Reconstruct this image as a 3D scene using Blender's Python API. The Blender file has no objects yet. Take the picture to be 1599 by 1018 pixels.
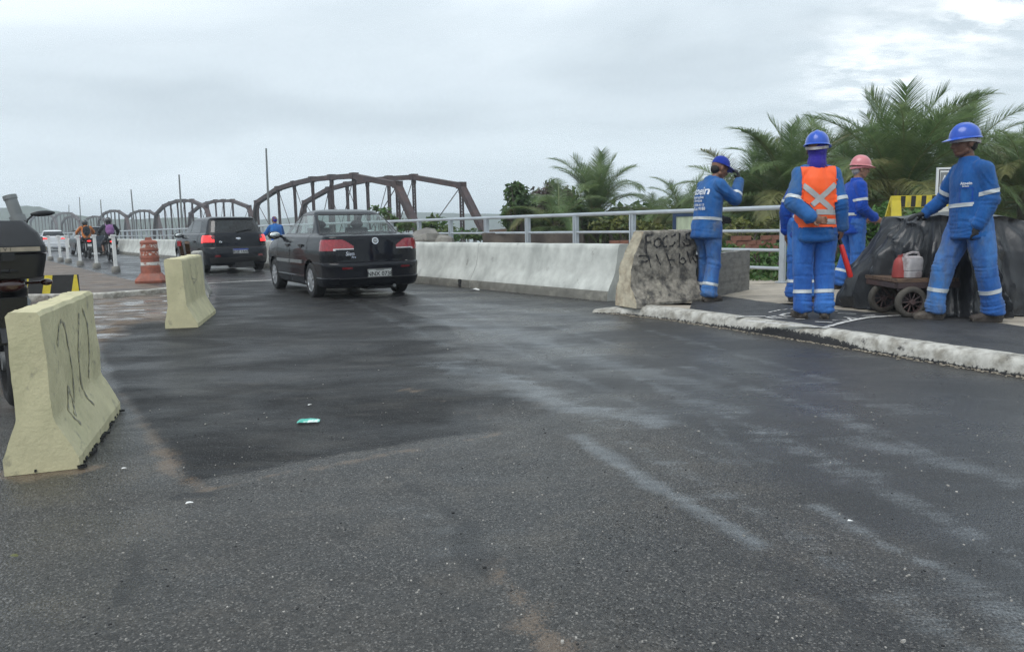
import bpy, bmesh, math, random
import numpy as np
from mathutils import Vector, Matrix, noise
from mathutils.bvhtree import BVHTree

random.seed(7)
R = math.radians
scene = bpy.context.scene
COL = scene.collection

# ---------------------------------------------------------------- camera
CAM_H, FPX, W0, H0 = 1.10, 1200.0, 1599.0, 1018.0
PITCH, ROLL = 7.45, -1.2
camd = bpy.data.cameras.new('camera')
camd.sensor_width = 36.0
camd.lens = FPX / W0 * 36.0
camd.clip_start, camd.clip_end = 0.05, 6000
cam = bpy.data.objects.new('camera', camd)
COL.objects.link(cam)
CR = Matrix.Rotation(R(90 - PITCH), 3, 'X') @ Matrix.Rotation(R(ROLL), 3, 'Z')
cam.matrix_world = Matrix.Translation((0, 0, CAM_H)) @ CR.to_4x4()
scene.camera = cam


def ray(px, py):
    return (CR @ Vector(((px - W0 / 2) / FPX, -(py - H0 / 2) / FPX, -1))).normalized()


def G(px, py, z=0.0):
    """point of the plane at height z seen at a pixel of the photograph"""
    d = ray(px, py)
    t = (z - CAM_H) / d.z
    return Vector((d.x * t, d.y * t, z))


def D(px, py, Y):
    """point at forward distance Y seen at a pixel of the photograph"""
    d = ray(px, py)
    t = Y / d.y
    return Vector((d.x * t, Y, CAM_H + d.z * t))


# ---------------------------------------------------------------- world, sun, exposure
SUN_EL, SUN_AZ = 58.0, 218.0          # azimuth clockwise from +Y
SKY = 0.10
world = bpy.data.worlds.new('World')
scene.world = world
world.use_nodes = True
nt = world.node_tree
nt.nodes.clear()
N = lambda t: nt.nodes.new(t)
out, bg, sky = N('ShaderNodeOutputWorld'), N('ShaderNodeBackground'), N('ShaderNodeTexSky')
sky.sky_type = 'NISHITA'
sky.sun_disc = False
sky.sun_elevation = R(SUN_EL)
sky.sun_rotation = R(SUN_AZ)
sky.air_density, sky.dust_density = 1.0, 4.0
bg.inputs['Strength'].default_value = SKY
tc, mp = N('ShaderNodeTexCoord'), N('ShaderNodeMapping')
sep = N('ShaderNodeSeparateXYZ')
nt.links.new(tc.outputs['Generated'], sep.inputs[0])
# clouds on a flat layer: direction divided by its height
mx = N('ShaderNodeMath'); mx.operation = 'MAXIMUM'; mx.inputs[1].default_value = 0.0
nt.links.new(sep.outputs['Z'], mx.inputs[0])
ad = N('ShaderNodeMath'); ad.operation = 'ADD'; ad.inputs[1].default_value = 0.22
nt.links.new(mx.outputs[0], ad.inputs[0])
dv = N('ShaderNodeVectorMath'); dv.operation = 'DIVIDE'
cmb = N('ShaderNodeCombineXYZ')
for k in range(3):
    nt.links.new(ad.outputs[0], cmb.inputs[k])
nt.links.new(tc.outputs['Generated'], dv.inputs[0])
nt.links.new(cmb.outputs[0], dv.inputs[1])
mp.inputs['Location'].default_value = (3.1, 1.7, 0.4)
mp.inputs['Scale'].default_value = (0.62, 0.95, 0.6)
nt.links.new(dv.outputs[0], mp.inputs['Vector'])
n1, n2 = N('ShaderNodeTexNoise'), N('ShaderNodeTexNoise')
n1.inputs['Scale'].default_value = 1.0; n1.inputs['Detail'].default_value = 6; n1.inputs['Roughness'].default_value = 0.46
n1.inputs['Distortion'].default_value = 0.35
n2.inputs['Scale'].default_value = 2.6; n2.inputs['Detail'].default_value = 8; n2.inputs['Roughness'].default_value = 0.58
nt.links.new(mp.outputs[0], n1.inputs['Vector'])
nt.links.new(mp.outputs[0], n2.inputs['Vector'])
cr = N('ShaderNodeValToRGB')
cr.color_ramp.interpolation = 'EASE'
e = cr.color_ramp.elements
e[0].position, e[0].color = 0.36, (0.44, 0.515, 0.570, 1)
e[1].position, e[1].color = 0.70, (0.80, 0.885, 0.945, 1)
el = e.new(0.55); el.color = (0.61, 0.695, 0.755, 1)
nt.links.new(n1.outputs['Fac'], cr.inputs['Fac'])
cr2 = N('ShaderNodeValToRGB')
e = cr2.color_ramp.elements
e[0].position, e[0].color = 0.62, (0, 0, 0, 1)
e[1].position, e[1].color = 0.80, (1, 1, 1, 1)
nt.links.new(n2.outputs['Fac'], cr2.inputs['Fac'])
mixb = N('ShaderNodeMixRGB'); mixb.inputs['Color2'].default_value = (1.25, 1.30, 1.33, 1)
# thin places in the cloud deck where the sun's light comes through
thin = None
for px_, py_, sharp_, amp_ in ((1335, 128, 900.0, 0.6), (1545, 12, 1500.0, 0.7), (1440, 110, 300.0, 0.3)):
    dt = N('ShaderNodeVectorMath'); dt.operation = 'DOT_PRODUCT'
    dt.inputs[1].default_value = ray(px_, py_)
    nt.links.new(tc.outputs['Generated'], dt.inputs[0])
    pw_ = N('ShaderNodeMath'); pw_.operation = 'POWER'; pw_.inputs[1].default_value = sharp_
    mx_ = N('ShaderNodeMath'); mx_.operation = 'MAXIMUM'; mx_.inputs[1].default_value = 0.0
    nt.links.new(dt.outputs['Value'], mx_.inputs[0]); nt.links.new(mx_.outputs[0], pw_.inputs[0])
    am_ = N('ShaderNodeMath'); am_.operation = 'MULTIPLY_ADD'; am_.inputs[1].default_value = amp_ * 1.6
    nt.links.new(pw_.outputs[0], am_.inputs[0])
    if thin is None:
        am_.inputs[2].default_value = 0.03
    else:
        nt.links.new(thin, am_.inputs[2])
    thin = am_.outputs[0]
n3 = N('ShaderNodeTexNoise'); n3.inputs['Scale'].default_value = 9.0; n3.inputs['Detail'].default_value = 7; n3.inputs['Roughness'].default_value = 0.62
nt.links.new(mp.outputs[0], n3.inputs['Vector'])
cr2.color_ramp.elements[0].position, cr2.color_ramp.elements[1].position = 0.40, 0.66
nt.links.new(n3.outputs['Fac'], cr2.inputs['Fac'])
mb_ = N('ShaderNodeMath'); mb_.operation = 'MULTIPLY'; mb_.use_clamp = True
nt.links.new(thin, mb_.inputs[1])
nt.links.new(cr2.outputs['Color'], mb_.inputs[0])
nt.links.new(mb_.outputs[0], mixb.inputs['Fac'])
nt.links.new(cr.outputs['Color'], mixb.inputs['Color1'])
# towards the horizon the layer evens out to pale mist
hz = N('ShaderNodeMapRange'); hz.inputs['From Min'].default_value = -0.02; hz.inputs['From Max'].default_value = 0.26
hz.inputs['To Min'].default_value = 1.0; hz.inputs['To Max'].default_value = 0.0
hz.interpolation_type = 'SMOOTHSTEP'
nt.links.new(sep.outputs['Z'], hz.inputs['Value'])
mixh = N('ShaderNodeMixRGB'); mixh.inputs['Color2'].default_value = (0.69, 0.79, 0.855, 1)
hm = N('ShaderNodeMath'); hm.operation = 'MULTIPLY'; hm.inputs[1].default_value = 0.85
nt.links.new(hz.outputs[0], hm.inputs[0])
nt.links.new(hm.outputs[0], mixh.inputs['Fac'])
nt.links.new(mixb.outputs[0], mixh.inputs['Color1'])
sc = N('ShaderNodeVectorMath'); sc.operation = 'SCALE'; sc.inputs['Scale'].default_value = 1.0 / SKY
nt.links.new(mixh.outputs[0], sc.inputs[0])
mixs = N('ShaderNodeMixRGB'); mixs.inputs['Fac'].default_value = 0.96
nt.links.new(sky.outputs[0], mixs.inputs['Color1'])
nt.links.new(sc.outputs[0], mixs.inputs['Color2'])
nt.links.new(mixs.outputs[0], bg.inputs['Color'])
nt.links.new(bg.outputs[0], out.inputs['Surface'])

sund = bpy.data.lights.new('sun', 'SUN')
sund.energy, sund.angle, sund.color = 1.5, R(40), (1.0, 0.98, 0.955)
sun = bpy.data.objects.new('sun', sund)
COL.objects.link(sun)
sd = Vector((math.sin(R(SUN_AZ)) * math.cos(R(SUN_EL)), math.cos(R(SUN_AZ)) * math.cos(R(SUN_EL)), math.sin(R(SUN_EL))))
sun.rotation_euler = sd.to_track_quat('Z', 'Y').to_euler()
sun.location = (0, 0, 60)

scene.view_settings.view_transform = 'Standard'
scene.view_settings.look = 'None'
scene.view_settings.exposure = 0.36
scene.view_settings.gamma = 1.0
scene.view_settings.use_curve_mapping = False
scene.render.engine = 'CYCLES'
scene.cycles.use_denoising = True
scene.cycles.denoising_prefilter = 'FAST'
scene.cycles.max_bounces = 8
scene.cycles.transparent_max_bounces = 12
scene.cycles.volume_bounces = 1


# ---------------------------------------------------------------- mesh helpers
class MB:
    """collects shapes for ONE mesh object"""

    def __init__(self):
        self.v, self.f, self.m = [], [], []

    def add(self, vs, fs, m=0):
        o = len(self.v)
        self.v += [tuple(p) for p in vs]
        self.f += [tuple(i + o for i in q) for q in fs]
        self.m += [m] * len(fs)
        return self

    def box(self, c, s, rot=None, m=0, taper=1.0):
        hx, hy, hz = s[0] / 2, s[1] / 2, s[2] / 2
        vs = []
        for z in (-1, 1):
            t = taper if z > 0 else 1.0
            for x, y in ((-1, -1), (1, -1), (1, 1), (-1, 1)):
                p = Vector((x * hx * t, y * hy * t, z * hz))
                if rot is not None:
                    p = rot @ p
                vs.append(p + Vector(c))
        return self.add(vs, [(3, 2, 1, 0), (4, 5, 6, 7), (0, 1, 5, 4), (1, 2, 6, 5), (2, 3, 7, 6), (3, 0, 4, 7)], m)

    def bar(self, a, b, w, h, up=(0, 0, 1), m=0):
        a, b = Vector(a), Vector(b)
        y = (b - a)
        L = y.length
        y.normalize()
        x = y.cross(Vector(up))
        if x.length < 1e-4:
            x = y.cross(Vector((1, 0, 0)))
        x.normalize()
        z = x.cross(y)
        rot = Matrix((x, y, z)).transposed()
        return self.box((a + b) / 2, (w, L, h), rot, m)

    def tube(self, pts, rad, seg=8, cap=True, m=0, flat=1.0):
        pts = [Vector(p) for p in pts]
        n = len(pts)
        rs = rad if isinstance(rad, (list, tuple)) else [rad] * n
        vs, fs = [], []
        prev = None
        for i, p in enumerate(pts):
            t = (pts[min(i + 1, n - 1)] - pts[max(i - 1, 0)])
            if t.length < 1e-9:
                t = Vector((0, 0, 1))
            t.normalize()
            if prev is None:
                a = t.cross(Vector((0, 0, 1)))
                if a.length < 1e-3:
                    a = t.cross(Vector((0, 1, 0)))
            else:
                a = prev - t * prev.dot(t)
            a.normalize()
            prev = a
            b = t.cross(a)
            for k in range(seg):
                an = 2 * math.pi * k / seg
                vs.append(p + (a * math.cos(an) + b * math.sin(an) * flat) * rs[i])
        for i in range(n - 1):
            for k in range(seg):
                k2 = (k + 1) % seg
                fs.append((i * seg + k, i * seg + k2, (i + 1) * seg + k2, (i + 1) * seg + k))
        if cap:
            fs.append(tuple(range(seg - 1, -1, -1)))
            fs.append(tuple((n - 1) * seg + k for k in range(seg)))
        return self.add(vs, fs, m)

    def lathe(self, prof, seg=24, mat=None, m=0, close=False):
        """prof: (radius, height) pairs round local Z"""
        vs, fs = [], []
        n = len(prof)
        for r, z in prof:
            for k in range(seg):
                an = 2 * math.pi * k / seg
                p = Vector((r * math.cos(an), r * math.sin(an), z))
                vs.append(mat @ p if mat is not None else p)
        for i in range(n if close else n - 1):
            j = (i + 1) % n
            for k in range(seg):
                k2 = (k + 1) % seg
                fs.append((i * seg + k, i * seg + k2, j * seg + k2, j * seg + k))
        if not close:
            if prof[0][0] > 1e-6:
                fs.append(tuple(range(seg - 1, -1, -1)))
            if prof[-1][0] > 1e-6:
                fs.append(tuple((n - 1) * seg + k for k in range(seg)))
        return self.add(vs, fs, m)

    def ell(self, c, r, rot=None, nu=16, nv=10, m=0):
        vs, fs = [], []
        c = Vector(c)
        if not hasattr(r, '__len__'):
            r = (r, r, r)
        for i in range(nv + 1):
            th = math.pi * i / nv
            for k in range(nu):
                ph = 2 * math.pi * k / nu
                p = Vector((r[0] * math.sin(th) * math.cos(ph), r[1] * math.sin(th) * math.sin(ph), r[2] * math.cos(th)))
                if rot is not None:
                    p = rot @ p
                vs.append(c + p)
        for i in range(nv):
            for k in range(nu):
                k2 = (k + 1) % nu
                fs.append((i * nu + k, (i + 1) * nu + k, (i + 1) * nu + k2, i * nu + k2))
        return self.add(vs, fs, m)

    def cap(self, a, ra, b, rb, seg=12, flat=1.0):
        """tapered limb with rounded ends"""
        a, b = Vector(a), Vector(b)
        d = (b - a)
        L = max(d.length, 1e-5)
        d.normalize()
        pts, rs = [], []
        for k in range(5):
            an = math.pi / 2 * (1 - k / 4)
            pts.append(a - d * ra * math.sin(an)); rs.append(max(ra * math.cos(an), 1e-4))
        for k in range(5):
            an = math.pi / 2 * k / 4
            pts.append(b + d * rb * math.sin(an)); rs.append(max(rb * math.cos(an), 1e-4))
        return self.tube(pts, rs, seg, True, 0, flat)

    def prism(self, poly, z0, z1, m=0):
        n = len(poly)
        vs = [(p[0], p[1], z0) for p in poly] + [(p[0], p[1], z1) for p in poly]
        fs = [tuple(range(n - 1, -1, -1)), tuple(range(n, 2 * n))]
        fs += [(i, (i + 1) % n, n + (i + 1) % n, n + i) for i in range(n)]
        return self.add(vs, fs, m)

    def sweep(self, prof, frames, m=0, cap=True):
        """prof: (side, up) pairs; frames: (origin, side vector) list"""
        n = len(prof)
        vs, fs = [], []
        for o, s in frames:
            for a, b in prof:
                vs.append(Vector(o) + Vector(s) * a + Vector((0, 0, b)))
        for i in range(len(frames) - 1):
            for k in range(n):
                k2 = (k + 1) % n
                fs.append((i * n + k, (i + 1) * n + k, (i + 1) * n + k2, i * n + k2))
        if cap:
            fs.append(tuple(range(n)))
            fs.append(tuple((len(frames) - 1) * n + k for k in range(n - 1, -1, -1)))
        return self.add(vs, fs, m)

    def mesh(self, name, mats=(), smooth=False, fix=True):
        me = bpy.data.meshes.new(name)
        me.from_pydata(self.v, [], self.f)
        for mm in (mats if isinstance(mats, (list, tuple)) else [mats]):
            me.materials.append(mm)
        if any(self.m):
            me.polygons.foreach_set('material_index', self.m)
        if fix:
            bm = bmesh.new(); bm.from_mesh(me)
            bmesh.ops.recalc_face_normals(bm, faces=bm.faces)
            bm.to_mesh(me); bm.free()
        if smooth:
            shade(me, smooth if smooth is not True else None)
        me.update()
        return me


def shade(me, angle=None):
    me.polygons.foreach_set('use_smooth', [True] * len(me.polygons))
    if angle:
        me.set_sharp_from_angle(angle=R(angle))


def link(name, me, parent=None, loc=None, rz=None, kind=None):
    o = bpy.data.objects.new(name, me)
    COL.objects.link(o)
    if parent is not None:
        o.parent = parent
    if loc is not None:
        o.location = loc
    if rz is not None:
        o.rotation_euler = (0, 0, rz)
    if kind:
        o['kind'] = kind
    return o


def obj(name, mb, mats, parent=None, smooth=False, kind=None, fix=True, loc=None, rz=None):
    return link(name, mb.mesh(name, mats, smooth, fix), parent, loc, rz, kind)


def tag(o, label, cat, group=None):
    o['label'] = label
    o['category'] = cat
    if group:
        o['group'] = group
    return o


def thing(name, label, cat, loc=(0, 0, 0), rz=0.0, group=None):
    o = link(name, None, None, loc, rz)
    o.empty_display_size = 0.2
    return tag(o, label, cat, group)


def copy_tree(o, parent=None, label=None):
    c = o.copy()
    COL.objects.link(c)
    c.parent = parent
    if label:
        c['label'] = label
    for ch in list(o.children):
        copy_tree(ch, c)
    return c


def voxel(mb, name, size, smooth=3, mats=()):
    """one continuous skin round the collected shapes"""
    me = mb.mesh(name + '_src', ())
    o = bpy.data.objects.new(name + '_src', me)
    COL.objects.link(o)
    md = o.modifiers.new('r', 'REMESH'); md.mode = 'VOXEL'; md.voxel_size = size
    if smooth:
        s = o.modifiers.new('s', 'SMOOTH'); s.factor = 0.5; s.iterations = smooth
    dg = bpy.context.evaluated_depsgraph_get()
    res = bpy.data.meshes.new_from_object(o.evaluated_get(dg))
    res.name = name
    bpy.data.objects.remove(o)
    bpy.data.meshes.remove(me)
    res.materials.clear()
    for mm in (mats if isinstance(mats, (list, tuple)) else [mats]):
        res.materials.append(mm)
    shade(res)
    return res


def vco(me):
    a = np.empty(len(me.vertices) * 3, dtype=np.float64)
    me.vertices.foreach_get('co', a)
    return a.reshape(-1, 3)


def vset(me, a):
    me.vertices.foreach_set('co', np.ascontiguousarray(a, dtype=np.float32).ravel())
    me.update()


def vno(me):
    a = np.empty(len(me.vertices) * 3, dtype=np.float32)
    me.vertex_normals.foreach_get('vector', a)
    return a.reshape(-1, 3).astype(np.float64)


def fnoise(p, octaves=3):
    return noise.fractal(p, 1.0, 2.0, octaves, noise_basis='PERLIN_ORIGINAL')


def text_mesh(s, size=1.0, extrude=0.0, align='CENTER', bold=0.0, spacing=1.0, shear=0.0):
    c = bpy.data.curves.new('txt', 'FONT')
    c.body, c.size, c.extrude, c.align_x, c.align_y = s, size, extrude, align, 'CENTER'
    c.offset, c.space_character, c.shear, c.resolution_u = bold, spacing, shear, 3
    o = bpy.data.objects.new('txt', c)
    COL.objects.link(o)
    dg = bpy.context.evaluated_depsgraph_get()
    me = bpy.data.meshes.new_from_object(o.evaluated_get(dg))
    bpy.data.objects.remove(o)
    bpy.data.curves.remove(c)
    return me


def place_mesh(me, mat4):
    me.transform(mat4)
    return me


def frame(o, x, y, z):
    m = Matrix((Vector(x), Vector(y), Vector(z))).transposed().to_4x4()
    m.translation = Vector(o)
    return m


# ---------------------------------------------------------------- materials
def M(name, col, rough=0.6, metal=0.0, var=0.15, scale=6.0, col2=None, mscale=3.0, lo=0.45, hi=0.62, bump=0.0,
      bscale=40.0, coat=0.0, spec=0.5, rvar=0.0, stretch=(1, 1, 1), emit=0.0, trans=0.0, world=False, mdetail=5, col3=None,
      lo3=0.58, hi3=0.66, mscale3=9.0, sheen=0.0, rough2=None):
    m = bpy.data.materials.new(name)
    m.use_nodes = True
    t = m.node_tree
    b = t.nodes['Principled BSDF']
    A = lambda k: t.nodes.new(k)
    L = t.links.new
    if world:
        g = A('ShaderNodeNewGeometry'); src = g.outputs['Position']
    else:
        g = A('ShaderNodeTexCoord'); src = g.outputs['Object']
    mp = A('ShaderNodeMapping'); mp.inputs['Scale'].default_value = stretch
    L(src, mp.inputs['Vector'])
    base = A('ShaderNodeRGB'); base.outputs[0].default_value = (*col, 1)
    cur = base.outputs[0]
    b.inputs['Roughness'].default_value = rough
    if col2 is not None:
        n = A('ShaderNodeTexNoise'); n.inputs['Scale'].default_value = mscale; n.inputs['Detail'].default_value = mdetail
        n.inputs['Roughness'].default_value = 0.62
        L(mp.outputs[0], n.inputs['Vector'])
        r = A('ShaderNodeMapRange'); r.inputs['From Min'].default_value = lo; r.inputs['From Max'].default_value = hi
        L(n.outputs['Fac'], r.inputs['Value'])
        x = A('ShaderNodeMixRGB'); x.inputs['Color2'].default_value = (*col2, 1)
        L(cur, x.inputs['Color1']); L(r.outputs[0], x.inputs['Fac'])
        cur = x.outputs[0]
        if rough2 is not None:
            rr = A('ShaderNodeMapRange'); rr.inputs['To Min'].default_value = rough; rr.inputs['To Max'].default_value = rough2
            L(r.outputs[0], rr.inputs['Value']); L(rr.outputs[0], b.inputs['Roughness'])
    if col3 is not None:
        n = A('ShaderNodeTexNoise'); n.inputs['Scale'].default_value = mscale3; n.inputs['Detail'].default_value = 6
        n.inputs['Roughness'].default_value = 0.7
        L(mp.outputs[0], n.inputs['Vector'])
        r = A('ShaderNodeMapRange'); r.inputs['From Min'].default_value = lo3; r.inputs['From Max'].default_value = hi3
        L(n.outputs['Fac'], r.inputs['Value'])
        x = A('ShaderNodeMixRGB'); x.inputs['Color2'].default_value = (*col3, 1)
        L(cur, x.inputs['Color1']); L(r.outputs[0], x.inputs['Fac'])
        cur = x.outputs[0]
    if var:
        n = A('ShaderNodeTexNoise'); n.inputs['Scale'].default_value = scale; n.inputs['Detail'].default_value = 6
        L(mp.outputs[0], n.inputs['Vector'])
        r = A('ShaderNodeMapRange'); r.inputs['From Min'].default_value = 0.3; r.inputs['From Max'].default_value = 0.7
        r.inputs['To Min'].default_value = 1 - var; r.inputs['To Max'].default_value = 1 + var
        L(n.outputs['Fac'], r.inputs['Value'])
        x = A('ShaderNodeVectorMath'); x.operation = 'SCALE'
        L(cur, x.inputs[0]); L(r.outputs[0], x.inputs['Scale'])
        cur = x.outputs[0]
    L(cur, b.inputs['Base Color'])
    if rvar:
        n = A('ShaderNodeTexNoise'); n.inputs['Scale'].default_value = scale * 2; n.inputs['Detail'].default_value = 4
        L(mp.outputs[0], n.inputs['Vector'])
        r = A('ShaderNodeMapRange'); r.inputs['From Min'].default_value = 0.3; r.inputs['From Max'].default_value = 0.7
        r.inputs['To Min'].default_value = max(rough - rvar, 0.02); r.inputs['To Max'].default_value = min(rough + rvar, 1)
        L(n.outputs['Fac'], r.inputs['Value']); L(r.outputs[0], b.inputs['Roughness'])
    if bump:
        n = A('ShaderNodeTexNoise'); n.inputs['Scale'].default_value = bscale; n.inputs['Detail'].default_value = 6
        n.inputs['Roughness'].default_value = 0.65
        L(mp.outputs[0], n.inputs['Vector'])
        bp = A('ShaderNodeBump'); bp.inputs['Strength'].default_value = 1.0; bp.inputs['Distance'].default_value = bump
        L(n.outputs['Fac'], bp.inputs['Height']); L(bp.outputs[0], b.inputs['Normal'])
    b.inputs['Metallic'].default_value = metal
    b.inputs['Coat Weight'].default_value = coat
    b.inputs['Coat Roughness'].default_value = 0.04
    b.inputs['Specular IOR Level'].default_value = spec
    if sheen:
        b.inputs['Sheen Weight'].default_value = sheen
    if emit:
        b.inputs['Emission Color'].default_value = (*col, 1)
        b.inputs['Emission Strength'].default_value = emit
    if trans:
        tr = A('ShaderNodeBsdfTranslucent'); ms = A('ShaderNodeMixShader'); ms.inputs[0].default_value = trans
        L(cur, tr.inputs['Color']); L(b.outputs[0], ms.inputs[1]); L(tr.outputs[0], ms.inputs[2])
        L(ms.outputs[0], t.nodes['Material Output'].inputs['Surface'])
    return m


def glass(name, tint, refl=0.12, rough=0.02):
    m = bpy.data.materials.new(name)
    m.use_nodes = True
    t = m.node_tree
    t.nodes.clear()
    A = lambda k: t.nodes.new(k)
    L = t.links.new
    o, ms, tr, gl, fr = A('ShaderNodeOutputMaterial'), A('ShaderNodeMixShader'), A('ShaderNodeBsdfTransparent'), A('ShaderNodeBsdfGlossy'), A('ShaderNodeLayerWeight')
    tr.inputs['Color'].default_value = (*tint, 1)
    gl.inputs['Roughness'].default_value = rough
    fr.inputs['Blend'].default_value = 0.5
    pw = A('ShaderNodeMath'); pw.operation = 'POWER'; pw.inputs[1].default_value = 4.0
    L(fr.outputs['Facing'], pw.inputs[0])
    mr = A('ShaderNodeMapRange'); mr.inputs['To Min'].default_value = refl; mr.inputs['To Max'].default_value = 0.9
    L(pw.outputs[0], mr.inputs['Value']); L(mr.outputs[0], ms.inputs[0])
    L(tr.outputs[0], ms.inputs[1]); L(gl.outputs[0], ms.inputs[2]); L(ms.outputs[0], o.inputs['Surface'])
    return m


MAT = {}
MAT['concrete_pale'] = M('concrete_pale', (0.52, 0.52, 0.47), 0.75, var=0.16, scale=3, col2=(0.34, 0.34, 0.30), mscale=1.6, lo=0.5, hi=0.72, bump=0.004, bscale=30, world=True,
                         stretch=(1, 1, 0.6), col3=(0.20, 0.19, 0.16), mscale3=4, lo3=0.66, hi3=0.8, spec=0.4)
MAT['concrete_dark'] = M('concrete_dark', (0.24, 0.23, 0.205), 0.8, var=0.25, scale=8, bump=0.004, bscale=60, col2=(0.14, 0.13, 0.12), mscale=4)
MAT['slab_grey'] = M('slab_grey', (0.20, 0.195, 0.18), 0.7, var=0.2, scale=9, bump=0.003, bscale=60, col2=(0.13, 0.125, 0.12), mscale=5, stretch=(1, 1, 3))
MAT['yellow_concrete'] = M('yellow_concrete', (0.62, 0.57, 0.36), 0.7, var=0.10, scale=5, col2=(0.52, 0.49, 0.30), mscale=3.5, lo=0.45, hi=0.7, bump=0.004, bscale=34,
                           col3=(0.30, 0.28, 0.20), mscale3=9, lo3=0.58, hi3=0.74, spec=0.35)
MAT['tar_black'] = M('tar_black', (0.025, 0.025, 0.026), 0.7, var=0.2, bump=0.004, bscale=90)
MAT['spray_grey'] = M('spray_grey', (0.20, 0.195, 0.17), 0.7, var=0.2, col2=(0.52, 0.475, 0.29), mscale=45, lo=0.42, hi=0.62)
MAT['whitewash'] = M('whitewash', (0.50, 0.49, 0.45), 0.75, var=0.16, scale=14, col2=(0.25, 0.235, 0.20), mscale=8, lo=0.42, hi=0.62, bump=0.004, bscale=40, world=True,
                     col3=(0.06, 0.057, 0.054), mscale3=6.0, lo3=0.61, hi3=0.69, mdetail=9)
MAT['white_paint'] = M('white_paint', (0.78, 0.78, 0.76), 0.5, var=0.08, scale=10, col2=(0.45, 0.45, 0.43), mscale=14, lo=0.58, hi=0.72)
def kerb_mat():
    m = MAT['whitewash'].copy()
    m.name = 'kerb_whitewash'
    t = m.node_tree
    b = t.nodes['Principled BSDF']
    src = b.inputs['Base Color'].links[0].from_socket
    a = t.nodes.new('ShaderNodeAttribute'); a.attribute_name = 'tar'
    g = t.nodes.new('ShaderNodeNewGeometry')
    n = t.nodes.new('ShaderNodeTexNoise'); n.inputs['Scale'].default_value = 38; n.inputs['Detail'].default_value = 7; n.inputs['Roughness'].default_value = 0.7
    t.links.new(g.outputs['Position'], n.inputs['Vector'])
    s = t.nodes.new('ShaderNodeMath'); s.operation = 'MULTIPLY_ADD'; s.inputs[1].default_value = 2.2
    t.links.new(n.outputs['Fac'], s.inputs[0])
    s2 = t.nodes.new('ShaderNodeMath'); s2.operation = 'SUBTRACT'; s2.inputs[1].default_value = 1.1
    t.links.new(a.outputs['Fac'], s2.inputs[0]); t.links.new(s2.outputs[0], s.inputs[2])
    r = t.nodes.new('ShaderNodeMapRange'); r.inputs['From Min'].default_value = 0.42; r.inputs['From Max'].default_value = 0.60
    t.links.new(s.outputs[0], r.inputs['Value'])
    x = t.nodes.new('ShaderNodeMixRGB'); x.inputs['Color2'].default_value = (0.022, 0.022, 0.024, 1)
    t.links.new(r.outputs[0], x.inputs['Fac']); t.links.new(src, x.inputs['Color1']); t.links.new(x.outputs[0], b.inputs['Base Color'])
    return m


MAT['kerb_whitewash'] = kerb_mat()
MAT['road_white'] = M('road_white', (0.60, 0.59, 0.57), 0.6, var=0.12, scale=20, col2=(0.16, 0.16, 0.16), mscale=26, lo=0.54, hi=0.64, world=True)
MAT['galvanised'] = M('galvanised', (0.46, 0.50, 0.54), 0.42, metal=0.35, var=0.10, scale=4, bump=0.0005, bscale=80)
MAT['rust'] = M('rust', (0.052, 0.036, 0.038), 0.7, var=0.25, scale=2.0, col2=(0.080, 0.044, 0.038), mscale=1.3, lo=0.45, hi=0.65, bump=0.01, bscale=8)
MAT['steel_grey'] = M('steel_grey', (0.22, 0.23, 0.23), 0.5, metal=0.4, var=0.1)
MAT['dark_metal'] = M('dark_metal', (0.03, 0.03, 0.032), 0.4, metal=0.6, var=0.15, scale=15)
MAT['black_plastic'] = M('black_plastic', (0.018, 0.019, 0.022), 0.38, var=0.12, scale=8, bump=0.0006, bscale=200)
MAT['rubber'] = M('rubber', (0.018, 0.018, 0.019), 0.75, var=0.25, scale=15, bump=0.001, bscale=80)
MAT['tyre_dusty'] = M('tyre_dusty', (0.075, 0.068, 0.058), 0.85, var=0.3, scale=12, bump=0.002, bscale=80)
MAT['chrome'] = M('chrome', (0.75, 0.76, 0.78), 0.12, metal=1.0, var=0)
MAT['silver'] = M('silver', (0.52, 0.54, 0.56), 0.33, metal=0.7, var=0.08, scale=12)
MAT['wood'] = M('wood', (0.16, 0.10, 0.065), 0.8, var=0.3, scale=6, bump=0.002, bscale=40, stretch=(1, 6, 6), col2=(0.09, 0.06, 0.045), mscale=5)
MAT['old_wood'] = M('old_wood', (0.12, 0.10, 0.085), 0.85, var=0.3, scale=6, bump=0.004, bscale=30, col2=(0.06, 0.05, 0.045), mscale=3)
MAT['brick'] = M('brick', (0.22, 0.10, 0.07), 0.85, var=0.28, scale=9, bump=0.003, bscale=50)
MAT['orange_plastic'] = M('orange_plastic', (0.34, 0.105, 0.065), 0.6, var=0.2, scale=6, col2=(0.20, 0.085, 0.065), mscale=5, lo=0.42, hi=0.66)
MAT['red_plastic'] = M('red_plastic', (0.30, 0.045, 0.04), 0.55, var=0.15, scale=12, col2=(0.34, 0.13, 0.12), mscale=8, lo=0.55, hi=0.7)
MAT['dirty_white'] = M('dirty_white', (0.44, 0.42, 0.42), 0.6, var=0.2, scale=10, col2=(0.26, 0.22, 0.22), mscale=9, lo=0.48, hi=0.64)
MAT['yellow_paint'] = M('yellow_paint', (0.62, 0.50, 0.04), 0.5, var=0.15, scale=7, col2=(0.42, 0.36, 0.10), mscale=9, lo=0.55, hi=0.7)
MAT['black_paint'] = M('black_paint', (0.02, 0.02, 0.02), 0.5, var=0.2, scale=8)
MAT['sign_white'] = M('sign_white', (0.70, 0.72, 0.74), 0.45, var=0.06)
MAT['blue_frame'] = M('blue_frame', (0.02, 0.045, 0.10), 0.5, var=0.1)
MAT['pale_panel'] = M('pale_panel', (0.44, 0.50, 0.36), 0.5, var=0.25, scale=5, stretch=(3, 3, 0.6))
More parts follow.
